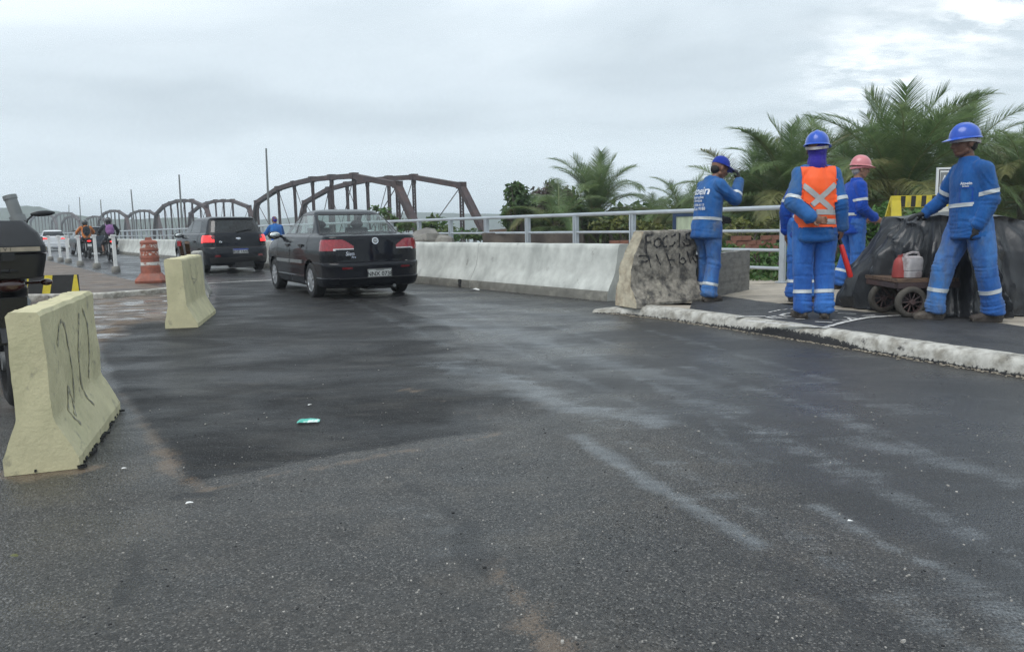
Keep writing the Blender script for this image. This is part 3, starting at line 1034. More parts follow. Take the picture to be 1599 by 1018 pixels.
while s0 < 400:
    Ls = 3.6 if s0 < 60 else 14.0
    mb = MB()
    n = 28 if s0 < 22 else 4
    fr = []
    vs, fs = [], []
    for i in range(n + 1):
        s = s0 + 0.006 + (Ls - 0.012) * i / n
        for a, z in prof:
            j = 0.010 * fnoise(Vector((s * 1.3, z * 2.5, 4.2)), 3) if n > 4 else 0
            q = DV * s + NV * (a + j + (-0.012 if z < 0.2 and n > 4 else 0) * abs(fnoise(Vector((s * 2.2, 7, z)), 2))) + Vector((0, 0, z + (0.4 * j if z > 0.7 else 0)))
            vs.append(q)
    npf = len(prof)
    for i in range(n):
        for c in range(npf - 1):
            fs.append((i * npf + c, (i + 1) * npf + c, (i + 1) * npf + c + 1, i * npf + c + 1))
    fs.append(tuple(range(npf)))
    fs.append(tuple(n * npf + c for c in range(npf - 1, -1, -1)))
    mb.add(vs, fs)
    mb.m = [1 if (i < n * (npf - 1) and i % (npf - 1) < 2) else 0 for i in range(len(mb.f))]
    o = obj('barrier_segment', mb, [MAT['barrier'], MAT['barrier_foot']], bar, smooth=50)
    s0 += Ls
mb = MB()
for s, h in ((3.9, .13),):
    q = DV * s + NV * (-0.008)
    mb.box(q + Vector((0, 0, 0.08)), (0.085, 0.02, h), Matrix.Rotation(math.atan2(DV.y, DV.x), 3, 'Z'))
obj('drain_outlet', mb, MAT['tar_black'], bar)
mb = MB()
mb.prism([tuple(P(8.2, 7.95).to_2d()), tuple(P(7.0, 10.75).to_2d()), tuple(P(400, 10.75).to_2d()), tuple(P(400, 7.95).to_2d())], -0.3, 0.13)
obj('walkway', mb, MAT['pavement'], kind='structure')

rail = thing('pedestrian_railing', 'galvanised four-bar pedestrian railing along the outer edge of the walkway', 'railing', P(7.16, 10.4, 0.13))
pole_s, s = [], 0.0
while s < 330:
    pole_s.append(s)
    s += 1.62 if s < 60 else 5.0
for i, s in enumerate(pole_s):
    mb = MB()
    c = DV * s
    rot = Matrix.Rotation(math.atan2(DV.y, DV.x), 3, 'Z')
    if s == 0:
        mb.box(c + Vector((0, 0, 0.57)), (0.085, 0.06, 1.14), rot)
    else:
        mb.box(c - DV * 0.03 + Vector((0, 0, 0.565)), (0.035, 0.09, 1.13), rot)
        mb.box(c + DV * 0.03 + Vector((0, 0, 0.565)), (0.035, 0.09, 1.13), rot)
    mb.box(c + Vector((0, 0, 0.008)), (0.16, 0.14, 0.016), rot)
    obj('post', mb, MAT['galvanised'], rail)
for z, r in ((1.155, 0.038), (0.80, 0.026), (0.50, 0.026), (0.22, 0.026)):
    mb = MB()
    ex = [0.0, 1.6, 6, 20, 60, 150, 330]
    mb.tube([DV * s + Vector((0, 0, z)) for s in ex], r, 10)
    obj('rail_bar', mb, MAT['galvanised'], rail, smooth=40)
# ================================================================ the old iron bridge
BD = Vector((-0.562, 0.827, 0))
BN = Vector((0.827, 0.562, 0))
HIP = Vector((-8.15, 57.0, 0))
NODE_S = [0, 7.9, 12.8, 17.5, 22.5, 27.5, 35.0]
NODE_Z = [4.20, 5.32, 5.50, 5.62, 5.52, 5.28, 4.15]
DECK = -0.75


def lattice(h, w=0.40, dpt=0.16):
    """built-up column: two flanges laced with zigzag bars, half way a solid batten"""
    mb = MB()
    for x in (-1, 1):
        mb.box((x * w / 2, 0, h / 2), (0.045, dpt, h))
    n = max(4, int(h / 0.46))
    for yy in (-dpt / 2 + 0.02, dpt / 2 - 0.02):
        for i in range(n):
            x = 1 if i % 2 else -1
            mb.bar((x * w / 2, yy, h * i / n), (-x * w / 2, yy, h * (i + 1) / n), 0.02, 0.040, up=(0, 1, 0))
    mb.box((0, 0, h * 0.30), (w, dpt * 0.9, 0.5))
    mb.box((0, 0, h - 0.18), (w + 0.22, dpt * 0.96, 0.36))
    return mb


def span():
    t = thing('bridge_span', 'nearest rusty truss span of the old iron bridge behind the two dark cars', 'truss span', (HIP.x, HIP.y, 0), 0, 'rusty spans of the old iron bridge')
    along = math.atan2(BD.y, BD.x)
    for off in (0.0, 5.4):
        o = BN * off
        pts = [BD * s + o + Vector((0, 0, z)) for s, z in zip(NODE_S, NODE_Z)]
        mb = MB()
        for a, b in zip(pts[:-1], pts[1:]):
            for k in (-0.20, 0.20):
                mb.bar(a + BN * k, b + BN * k, 0.10, 0.37)
            mb.bar(a + Vector((0, 0, 0.20)), b + Vector((0, 0, 0.20)), 0.52, 0.03)
        for p in pts:
            mb.box(p + Vector((0, 0, 0.03)), (0.66, 0.58, 0.50), Matrix.Rotation(along, 3, 'Z'))
        obj('top_chord', mb, MAT['rust'], t)
        for hip, sg in ((pts[0], -1), (pts[-1], 1)):
            foot = hip + BD * sg * 4.4
            foot.z = DECK
            mb = MB()
            for k in (-0.22, 0.22):
                mb.bar(hip + BN * k, foot + BN * k, 0.10, 0.42)
            mb.bar(hip + BD * sg * 0.02, foot + BD * sg * 0.02, 0.40, 0.36)
            mb.box(foot + Vector((0, 0, 0.1)), (1.5, 0.7, 0.5), Matrix.Rotation(along, 3, 'Z'))
            obj('end_post', mb, MAT['rust'], t)
        for p in pts:
            m = obj('vertical_post', lattice(p.z - 0.2 - DECK), MAT['rust'], t)
            m.location = (p.x, p.y, DECK)
            m.rotation_euler = (0, 0, along)
        mb = MB()
        for i in range(len(pts) - 1):
            lo = Vector((pts[i + 1].x, pts[i + 1].y, DECK)) if i < 3 else Vector((pts[i].x, pts[i].y, DECK))
            up = pts[i] if i < 3 else pts[i + 1]
            mb.bar(lo, up, 0.05, 0.05)
        obj('tie_rod', mb, MAT['rust'], t)
        mb = MB()
        a, b = BD * -4.6 + o, BD * 39.6 + o
        mb.bar(a + Vector((0, 0, DECK - 0.1)), b + Vector((0, 0, DECK - 0.1)), 0.5, 0.6)
        obj('bottom_chord', mb, MAT['rust'], t)
    mb = MB()
    for i in range(19):
        s = -4 + i * 2.4
        mb.bar(BD * s + Vector((0, 0, DECK - 0.2)), BD * s + BN * 5.4 + Vector((0, 0, DECK - 0.2)), 0.3, 0.4)
    obj('cross_beam', mb, MAT['rust'], t)
    mb = MB()
    for s in (-5.6, 40.6):
        c = BD * s + BN * 2.7
        mb.box(c + Vector((0, 0, DECK - 3.2)), (2.2, 8, 5.4), Matrix.Rotation(along, 3, 'Z'))
    obj('pier', mb, MAT['concrete_dark'], t)
    return t


span0 = span()
spl = ['second rusty truss span, seen above the dark hatchback', 'third rusty truss span, small in the haze left of the hatchback',
       'fourth rusty truss span, tiny behind the rider with the purple backpack']
for k in range(1, 4):
    c = copy_tree(span0, None, spl[k - 1])
    c.location = (HIP.x + (-30.5 - 0.4 * k) * k, HIP.y + 43.2 * k, 0)
    if k > 1:
        c.rotation_euler = (0, 0, R(1.0 * (k - 1)))
c = copy_tree(span0, None, 'taller distant truss span at the far left end of the old bridge')
c.location = (-157, 268, 0)
c.scale = (1.35, 1.35, 1.62)
c.rotation_euler = (0, 0, R(6))

# broken masonry and a timber of the old bridge approach behind the railing
mb = MB()
for (px, py, Y, s) in ((612, 378, 20, .5), (640, 376, 19.5, .8), (668, 373, 19.2, 1.0), (690, 377, 19, .6), (650, 379, 19, .9)):
    p = D(px, py, Y)
    mb.ell((p.x, p.y, p.z - 0.05), (s * 0.55, s * 0.4, s * 0.28), Matrix.Rotation(random.uniform(0, 3), 3, 'Z'), 8, 6)
me = mb.mesh('rubble_heap', MAT['concrete_dark'])
a = vco(me)
for i in range(len(a)):
    a[i] += np.array(noise.noise_vector(Vector(a[i]) * 3)) * 0.12
vset(me, a)
p0 = D(650, 378, 19.3)
base = Vector((p0.x, p0.y, -0.3))
for v in me.vertices:
    v.co -= base
o = tag(link('rubble_heap', me, None, base), 'low heap of grey broken masonry beside the sedan behind the barrier', 'rubble')
mb = MB()
a, b = D(760, 373.5, 18.5), D(905, 371.5, 16.8)
mb.bar(a, b, 0.30, 0.30)
mb.bar(a + Vector((0.1, 0.5, -0.28)), b + Vector((0.1, 0.5, -0.28)), 0.30, 0.26)
mb.bar(a + Vector((0.5, 0.3, -0.6)), b + Vector((-0.5, 0.3, -0.6)), 0.8, 0.5)
me = mb.mesh('timber_baulk', MAT['old_wood'])
for v in me.vertices:
    v.co -= a
tag(link('timber_baulk', me, None, a), 'long weathered brown timber baulk lying behind the railing', 'timber')
mb = MB()
a, b = D(757, 364, 40), D(815, 360, 33)
mb.bar(a, b, 0.25, 0.25)
me = mb.mesh('loose_plank', MAT['wood'])
for v in me.vertices:
    v.co -= a
tag(link('loose_plank', me, None, a), 'brown loose plank by the foot of the nearest rusty end post', 'plank')

# ---------------------------------------------------------------- lamp poles along the bridge
polespec = [(418.5, 305, 232, 415.5, 31.0, 'tallest bare grey pole, rising between the hatchback and the sedan'),
            (284, 345, 273, 279.5, 45.5, 'bare grey pole rising left of the dark hatchback'),
            (208, 335, 296, 204.5, 62.0, 'bare grey pole left of the orange drum, second tallest of the far ones'),
            (159, 345, 312, 157, 80.0, 'thin bare pole above the two motorcyclists'),
            (126, 345, 308, 124, 92.0, 'thin bare pole above the rider in orange'),
            (108, 340, 320, 107.5, 112.0, 'faintest short pole above the taller distant span')]
for px, py, pyt, pxt, Y, lab in polespec:
    lo = D(px, py, Y)
    topp = D(pxt, pyt, Y)
    dx = (topp.x - lo.x) / max(topp.z - lo.z, 0.1)
    bx = lo.x - dx * (lo.z - 0.1)
    t = thing('lamp_pole', lab, 'pole', (bx, Y, 0.1), 0, 'bare poles along the bridge')
    mb = MB()
    r = 0.058 if Y < 40 else 0.075
    mb.tube([(0, 0, 0), ((topp.x - bx) * 0.5, 0, (topp.z - 0.1) * 0.5), (topp.x - bx, 0, topp.z - 0.1)], [r, r * 0.8, r * 0.6], 8)
    obj('shaft', mb, MAT['steel_grey'], t, smooth=40)
    mb = MB()
    mb.lathe([(0.2, 0), (0.2, 0.04), (0.14, 0.06), (0.13, 0.6), (0.1, 0.64)], 10)
    obj('base_sleeve', mb, MAT['steel_grey'], t, smooth=40)

# ================================================================ vegetation
def leafmat(name, c1, c2, sc=1.2, tr=0.25, rough=0.45):
    m = M(name, c1, rough, var=0.35, scale=sc * 4, col2=c2, mscale=sc, lo=0.4, hi=0.62, trans=tr, world=True, spec=0.4)
    return m


MAT['palm_green'] = leafmat('palm_green', (0.135, 0.212, 0.080), (0.185, 0.250, 0.105), 1.0, 0.5, 0.30)
MAT['palm_pale'] = leafmat('palm_pale', (0.15, 0.175, 0.06), (0.21, 0.20, 0.085), 1.0, 0.35, 0.45)
MAT['palm_rachis'] = M('palm_rachis', (0.15, 0.16, 0.055), 0.5, var=0.2)
MAT['palm_trunk'] = M('palm_trunk', (0.085, 0.072, 0.058), 0.9, var=0.3, scale=6, bump=0.015, bscale=14, stretch=(1, 1, 3))
MAT['leaf_dark'] = leafmat('leaf_dark', (0.050, 0.098, 0.032), (0.085, 0.145, 0.044), 1.6, 0.35)
MAT['leaf_mid'] = leafmat('leaf_mid', (0.085, 0.145, 0.042), (0.135, 0.180, 0.058), 1.6, 0.35)
MAT['leaf_yellow'] = leafmat('leaf_yellow', (0.10, 0.125, 0.030), (0.165, 0.165, 0.035), 1.4)
MAT['leaf_bright'] = leafmat('leaf_bright', (0.058, 0.135, 0.030), (0.095, 0.190, 0.050), 1.8, 0.35)
MAT['grass'] = leafmat('grass', (0.10, 0.13, 0.04), (0.18, 0.18, 0.08), 0.8, 0.2, 0.6)
MAT['twig'] = M('twig', (0.11, 0.085, 0.075), 0.85, var=0.3)

rng = random.Random(11)


def frond_mesh(name, L, elev, droop, seed, dense=118, lw=0.020, ll=0.88, hang=0.55):
    """one palm leaf: arching midrib in the XZ plane from the origin, leaflets to both sides"""
    r = random.Random(seed)
    mb = MB()
    n = 26
    pts, ang = [Vector((0, 0, 0))], R(elev)
    side = r.uniform(-0.05, 0.05)
    for i in range(n):
        t = (i + 1) / n
        a = R(elev) - R(droop) * t ** 1.6
        stp = L / n
        pts.append(pts[-1] + Vector((math.cos(a) * stp, side * stp * t * 2, math.sin(a) * stp)))
    mb.tube(pts[::2], [0.030 * (1 - 0.85 * k / (len(pts[::2]) - 1)) for k in range(len(pts[::2]))], 5, True, 1)
    for k in range(dense):
        t = 0.16 + 0.84 * k / (dense - 1)
        f = t * n
        i = min(int(f), n - 1)
        p = pts[i].lerp(pts[i + 1], f - i)
        tg = (pts[i + 1] - pts[i]).normalized()
        up = Vector((0, 1, 0)).cross(tg) * -1
        if up.z < 0 and abs(tg.z) < 0.95:
            up = -up
        ln = ll * (math.sin(math.pi * min(1, (t - 0.10) / 0.95) ** 0.75) ** 0.6 * 0.85 + 0.22) * r.uniform(0.85, 1.1)
        for sgn in (-1, 1):
            if r.random() < 0.05:
                continue
            sd = Vector((0, sgn, 0))
            fwd = 0.55 + 0.9 * t ** 2 + r.uniform(-0.12, 0.12)
            d0 = (sd + tg * fwd + up * r.uniform(0.15, 0.5)).normalized()
            q, dd = p.copy(), d0.copy()
            wv = tg.cross(d0).cross(d0).normalized()
            prev = None
            segs = 4
            vs = []
            for s in range(segs + 1):
                u = s / segs
                w = lw * (1 - u ** 2 * 0.92) * (0.75 if s == 0 else 1)
                vs += [q + wv * w / 2, q - wv * w / 2]
                dd = (dd + Vector((0, 0, -1)) * hang * (0.10 + 0.5 * u) * r.uniform(0.8, 1.2)).normalized()
                q = q + dd * ln / segs
            mb.add(vs, [(2 * s, 2 * s + 1, 2 * s + 3, 2 * s + 2) for s in range(segs)], 0)
    return mb


FR = {}
for key, (L, el, dr) in {'spear': (3.2, 86, 32), 'up': (3.5, 74, 62), 'mid': (3.6, 54, 88), 'low': (3.4, 30, 92), 'hang': (3.0, 2, 78)}.items():
    for v in range(2):
        mb = frond_mesh('frond', L * (1 + 0.06 * v), el + 4 * v, dr + 10 * v, 100 + hash(key + str(v)) % 1 + len(FR) * 7, hang={'spear': .22, 'up': .55, 'mid': .85, 'low': 1.0, 'hang': 1.1}[key])
        for pale in (0, 1):
            FR[(key, v, pale)] = mb.mesh('frond', [MAT['palm_pale'] if pale else MAT['palm_green'], MAT['palm_rachis']], fix=False)


def palm(px, py, Y, scale, label, trunk_h, nf=(3, 5, 8, 8, 5), seed=0, group='young coconut palms beyond the pavement', pale_low=0.35, lean=0.0):
    """crown centre at the given pixel and distance"""
    r = random.Random(seed)
    c = D(px, py, Y)
    gz = c.z - trunk_h
    t = thing('palm_tree', label, 'palm tree', (c.x, c.y, gz), 0, group)
    mb = MB()
    m = 14
    pts = [(lean * (k / m) ** 2, 0, trunk_h * k / m - (0.3 if k == 0 else 0)) for k in range(m + 1)]
    mb.tube(pts, [0.17 * scale ** 0.5 * (1.35 if k == 0 else 1.0 + (0.10 if k % 2 else 0)) for k in range(m + 1)], 10)
    mb.ell((lean, 0, trunk_h), (0.24 * scale, 0.24 * scale, 0.45 * scale), None, 10, 8)
    obj('trunk', mb, MAT['palm_trunk'], t, smooth=60)
    az = r.uniform(0, 6)
    for key, n in zip(('spear', 'up', 'mid', 'low', 'hang'), nf):
        for k in range(n):
            az += 2.399963 + r.uniform(-0.25, 0.25)
            pale = 1 if (key in ('low', 'hang') and r.random() < pale_low) or r.random() < 0.06 else 0
            f = link('frond', FR[(key, r.randrange(2), pale)], t, (lean + 0.12 * scale * math.cos(az), 0.12 * scale * math.sin(az), trunk_h + r.uniform(-0.1, 0.25) * scale))
            s = scale * r.uniform(0.86, 1.1)
            f.rotation_euler = (R(r.uniform(-12, 12)), R(r.uniform(-7, 7)), az)
            f.scale = (s, s, s)
    return t


palm(1400, 320, 18.5, 0.78, 'large green coconut palm behind the striped trestle, biggest of the palms', 2.0, (6, 11, 11, 8, 5), 1)
palm(1234, 330, 20.5, 0.74, 'coconut palm with spiky crown rising between the cap wearer and the orange vest', 2.0, (6, 10, 9, 7, 5), 2)
palm(1318, 312, 25.0, 0.74, 'coconut palm half hidden behind the orange vest and pink helmet', 2.4, (4, 8, 8, 6, 4), 3)
palm(1488, 290, 23.5, 0.80, 'coconut palm standing behind the worker leaning on the tarpaulin', 2.9, (5, 9, 9, 7, 4), 4)
palm(1600, 318, 18.5, 0.66, 'coconut palm cut by the right edge of the photo', 2.2, (4, 9, 9, 8, 5), 5)
palm(1545, 335, 22.0, 0.74, 'low coconut palm between the leaning worker and the right edge', 1.7, (3, 7, 10, 9, 7), 15)
palm(929, 342, 27.0, 0.66, 'coconut palm with upright crown among the bushes left of the cap wearer', 1.6, (6, 9, 9, 7, 6), 6, 'palms left of the cap wearer')
palm(1028, 356, 29.0, 0.45, 'small stunted palm with few fronds left of the cap wearer', 1.2, (2, 4, 5, 4, 3), 7, 'palms left of the cap wearer')
palm(1068, 352, 26.0, 0.52, 'small palm whose fronds show directly behind the cap wearer', 1.2, (2, 4, 6, 5, 4), 8, 'palms left of the cap wearer')
palm(1168, 345, 22.0, 0.72, 'palm with long low fronds between the cap wearer and the rail end', 1.2, (2, 5, 8, 10, 8), 9)
palm(868, 356, 24.5, 0.55, 'low palm with drooping side fronds at the foot of the dark tree', 1.1, (0, 2, 6, 7, 6), 10, 'palms left of the cap wearer')


def leaves(mb, c, rad, n, size, r, shell=0.55, flat=0.0, m=0, aspect=2.0):
    c = Vector(c)
    for _ in range(n):
        while True:
            d = Vector((r.uniform(-1, 1), r.uniform(-1, 1), r.uniform(-1, 1)))
            if 0.05 < d.length < 1:
                break
        k = shell + (1 - shell) * r.random()
        d = d.normalized() * (k + r.gauss(0, 0.06))
        p = c + Vector((d.x * rad[0], d.y * rad[1], d.z * rad[2]))
        nrm = (d.normalized() * 0.7 + Vector((r.gauss(0, .5), r.gauss(0, .5), r.gauss(0.35, .5)))).normalized()
        u = nrm.cross(Vector((r.gauss(0, 1), r.gauss(0, 1), r.gauss(0, 1))))
        if u.length < 1e-3:
            continue
        u.normalize()
        w = nrm.cross(u)
        s = size * r.uniform(0.6, 1.3)
        a, b = u * s * 0.5 * aspect ** 0.5, w * s * 0.5 / aspect ** 0.5
        mb.add([p - a, p - b * 1.0 + nrm * s * 0.12, p + a, p + b + nrm * s * 0.12], [(0, 1, 2), (0, 2, 3)], m)


def bush(name, label, cat, clumps, mats, size, dens, seed, base, stems=4, group=None, mixm=0.25, aspect=2.0):
    """clumps: (point, radii); crown of leaf faces, stems as trunk"""
    r = random.Random(seed)
    t = thing(name, label, cat, base, 0, group)
    mb = MB()
    b = Vector(base)
    for c, rad in clumps:
        c = Vector(c) - b
        vol = (rad[0] * rad[1] + rad[1] * rad[2] + rad[0] * rad[2]) / 3
        sub = 5
        n = int(2.8 * dens * vol)
        for k in range(sub):
            o = Vector((r.uniform(-.45, .45) * rad[0], r.uniform(-.45, .45) * rad[1], r.uniform(-.35, .5) * rad[2]))
            kk = r.uniform(0.5, 0.8)
            leaves(mb, c + o, [q * kk for q in rad], n // sub, size, r, 0.5, m=(1 if len(mats) > 1 and r.random() < mixm else 0), aspect=aspect)
    obj('crown', mb, mats, t, fix=False)
    mb = MB()
    for c, rad in clumps:
        c = Vector(c) - b
        for k in range(stems):
            e = c + Vector((r.uniform(-.7, .7) * rad[0], r.uniform(-.7, .7) * rad[1], r.uniform(.1, .85) * rad[2]))
            mid = Vector((e.x * 0.5 + r.uniform(-.1, .1), e.y * 0.5, e.z * 0.45))
            mb.tube([(r.uniform(-.1, .1), r.uniform(-.1, .1), -0.4), mid, e], [0.05, 0.03, 0.010], 5)
    obj('trunk', mb, MAT['twig'], t, smooth=50)
    return t


def bpx(name, label, cat, lst, Y, mats, size, dens, seed, gz, **kw):
    """clumps given by pixel centre and pixel radii at distance Y"""
    cl = []
    for px, py, rx, ry in lst:
        yy = Y + random.Random(seed + px).uniform(-0.6, 0.6)
        c = D(px, py, yy)
        k = yy / FPX
        cl.append((c, (rx * k, max(rx, ry) * k * 0.9, ry * k)))
    m = sum((c.x for c, _ in cl)) / len(cl)
    return bush(name, label, cat, cl, mats, size, dens, seed, (m, Y, gz), **kw)


LD, LM_, LY, LB = MAT['leaf_dark'], MAT['leaf_mid'], MAT['leaf_yellow'], MAT['leaf_bright']
bpx('broadleaf_tree', 'dark green bushy tree at the left end of the roadside trees', 'tree', [(808, 315, 24, 30), (812, 345, 30, 28), (802, 298, 16, 14), (792, 340, 13, 22), (832, 352, 26, 22), (825, 330, 22, 24)], 26, [LD, LM_], 0.15, 620, 1, -0.8)
bpx('thin_tree', 'sparse tree with bare purplish twigs beside the dark bushy tree', 'tree', [(842, 308, 22, 20), (862, 296, 20, 16), (852, 325, 26, 24), (878, 312, 20, 24), (895, 320, 20, 24)], 27, [LM_, MAT['twig']], 0.12, 420, 2, -0.8, stems=14, mixm=0.4)
bpx('shrub', 'dense green shrub under the upright palm behind the barrier', 'shrub', [(905, 342, 36, 26), (868, 348, 32, 24), (945, 348, 30, 20), (980, 345, 26, 18)], 25, [LD, LM_], 0.14, 560, 3, -0.8)
bpx('shrub', 'yellow-green shrub behind the railing left of the blue framed board', 'shrub', [(975, 350, 26, 14), (1005, 356, 30, 16), (950, 356, 28, 15), (1035, 362, 24, 14), (985, 366, 34, 12)], 22, [LY, LM_], 0.12, 560, 4, -0.6)
bpx('shrub', 'olive shrub with yellow leaves between the cap wearer and the rail end', 'shrub', [(1150, 352, 24, 14), (1180, 358, 26, 13), (1205, 356, 20, 14)], 19, [LY, LM_], 0.12, 480, 5, -0.6, mixm=0.5)
bpx('shrub', 'green shrub growing through the foot of the rusty truss', 'shrub', [(602, 330, 10, 10), (606, 345, 18, 14), (630, 352, 18, 12), (585, 328, 8, 7)], 30, [LM_, LB], 0.16, 300, 6, -1.5, group='shrubs at the foot of the rusty truss')
bpx('shrub', 'round green shrub between the two rusty end posts', 'shrub', [(680, 352, 22, 14), (660, 358, 18, 12), (700, 360, 20, 10), (675, 342, 12, 8)], 28, [LM_, LB], 0.15, 360, 7, -1.2, group='shrubs at the foot of the rusty truss')
bpx('shrub', 'low green shrub below the rail by the nearest end post', 'shrub', [(728, 366, 22, 9), (748, 370, 18, 8), (712, 372, 18, 8)], 26, [LM_, LB], 0.14, 340, 8, -1.0, group='shrubs at the foot of the rusty truss')
bpx('shrub', 'leafy green undergrowth behind the lower bars of the rail end', 'shrub', [(1195, 408, 26, 24), (1228, 402, 26, 30), (1180, 425, 26, 18), (1212, 430, 26, 16), (1250, 400, 24, 34), (1160, 412, 26, 18), (1135, 420, 22, 18)], 13.6, [LB, LD], 0.085, 900, 9, -0.3, group='leafy undergrowth behind the pavement')
bpx('shrub', 'bright leafy undergrowth between pink helmet and yellow trestle', 'shrub', [(1352, 360, 26, 40), (1378, 345, 24, 30), (1400, 350, 24, 26), (1340, 400, 26, 40), (1372, 395, 28, 34)], 13.2, [LB, LM_], 0.10, 800, 10, -0.3, group='leafy undergrowth behind the pavement', aspect=2.6)
bpx('shrub', 'dark leafy undergrowth seen between the orange vest and pink helmet', 'shrub', [(1290, 390, 30, 44), (1310, 350, 24, 30), (1275, 350, 24, 26)], 14.2, [LD, LB], 0.10, 600, 11, -0.3, group='leafy undergrowth behind the pavement')
bpx('shrub', 'leafy undergrowth under the trestle bar behind the tarpaulin', 'shrub', [(1440, 350, 34, 30), (1480, 360, 30, 30), (1420, 380, 30, 26), (1520, 370, 30, 30)], 13.8, [LB, LD], 0.10, 560, 12, -0.3, group='leafy undergrowth behind the pavement')
bpx('shrub', 'dry brownish shrub behind the brick pile', 'shrub', [(1140, 362, 24, 10), (1170, 366, 24, 9)], 17.5, [MAT['palm_pale'], LY], 0.10, 420, 13, -0.5)

# tall grass on the verge at the right
mb = MB()
r = random.Random(5)
for _ in range(5200):
    px = r.uniform(1500, 1690)
    Y = r.uniform(11.0, 15.5)
    g0 = Vector(((px - W0 / 2) / FPX * Y, Y, -0.25))
    h = r.uniform(0.55, 1.55) * (0.75 + 0.25 * math.sin(px * 0.05))
    a = r.uniform(0, 6.28)
    b = Vector((math.cos(a), math.sin(a), 0))
    k = r.uniform(0.08, 0.38) * h
    w = Vector((-b.y, b.x, 0)) * r.uniform(0.004, 0.009)
    mb.add([g0 - w, g0 + w, g0 + b * k * 0.3 + Vector((0, 0, h * 0.6)) + w * 0.7, g0 + b * k * 0.3 + Vector((0, 0, h * 0.6)) - w * 0.7, g0 + b * k + Vector((0, 0, h))], [(0, 1, 2, 3), (3, 2, 4)])
obj('tall_grass', mb, MAT['grass'], kind='stuff', fix=False)
# weeds and low leaves along the back of the pavement
mb = MB()
for _ in range(1500):
    px = r.uniform(1120, 1600)
    Y = r.uniform(12.4, 15.0)
    k = (Y - 12.4) / 2.6
    leaves(mb, ((px - W0 / 2) / FPX * Y, Y, r.uniform(-0.3, 0.10 + 0.55 * k)), (0.24, 0.22, 0.18), 16, 0.085, r, 0.3, m=r.randrange(2))
obj('ground_cover', mb, [LB, LM_], kind='stuff', fix=False)
# far bank greenery behind the palms, one mass
mb = MB()
for _ in range(900):
    px = r.uniform(830, 1900)
    Y = r.uniform(31, 40)
    p = Vector(((px - W0 / 2) / FPX * Y, Y, r.uniform(-0.4, 1.2 + (1.6 if px > 1180 else 0.0))))
    leaves(mb, p, (1.5, 1.2, 0.9), 46, 0.34, r, 0.4, m=r.randrange(2))
obj('distant_thicket', mb, [LD, LM_], kind='stuff', fix=False)
# ================================================================ vehicles
def paint(name, col, coat=1.0, rough=0.28):
    return M(name, col, 0.45, var=0.06, scale=3, coat=coat * 0.55, spec=0.05)


MAT['car_black'] = paint('car_black', (0.008, 0.009, 0.013))
MAT['car_navy'] = paint('car_navy', (0.008, 0.010, 0.015))
MAT['car_white'] = paint('car_white', (0.72, 0.74, 0.76))
MAT['car_dark'] = paint('car_dark', (0.035, 0.045, 0.06))
MAT['trim_black'] = M('trim_black', (0.012, 0.012, 0.013), 0.5, var=0.1)
MAT['tail_red'] = M('tail_red', (0.30, 0.010, 0.020), 0.12, var=0.25, scale=30, coat=1.0)
MAT['tail_dark'] = M('tail_dark', (0.16, 0.006, 0.01), 0.12, var=0.25, scale=30, coat=1.0)
MAT['tail_white'] = M('tail_white', (0.62, 0.60, 0.62), 0.15, var=0.1, scale=30, coat=1.0)
MAT['tail_lit'] = M('tail_lit', (0.85, 0.035, 0.035), 0.2, var=0.15, emit=0.85)
MAT['plate'] = M('plate', (0.52, 0.53, 0.52), 0.4, var=0.08, scale=30)
MAT['plate_blue'] = M('plate_blue', (0.02, 0.06, 0.35), 0.4, var=0)
MAT['interior'] = M('interior', (0.035, 0.036, 0.038), 0.85, var=0.15)
MAT['seat_fabric'] = M('seat_fabric', (0.06, 0.062, 0.066), 0.9, var=0.15)
MAT['car_glass'] = glass('car_glass', (0.80, 0.88, 0.85), 0.08)
MAT['car_glass_dark'] = glass('car_glass_dark', (0.035, 0.042, 0.045), 0.07)
MAT['mirror_glass'] = M('mirror_glass', (0.80, 0.82, 0.80), 0.03, metal=1.0, var=0)


def pchip(x, y, xq):
    x, y = np.asarray(x, float), np.asarray(y, float)
    h = np.diff(x)
    d = np.diff(y) / h
    m = np.zeros_like(y)
    for i in range(1, len(x) - 1):
        if d[i - 1] * d[i] > 0:
            w1, w2 = 2 * h[i] + h[i - 1], h[i] + 2 * h[i - 1]
            m[i] = (w1 + w2) / (w1 / d[i - 1] + w2 / d[i])
    m[0], m[-1] = d[0], d[-1]
    i = np.clip(np.searchsorted(x, xq) - 1, 0, len(x) - 2)
    t = (xq - x[i]) / h[i]
    return (2 * t**3 - 3 * t**2 + 1) * y[i] + (t**3 - 2 * t**2 + t) * h[i] * m[i] + (-2 * t**3 + 3 * t**2) * y[i + 1] + (t**3 - t**2) * h[i] * m[i + 1]


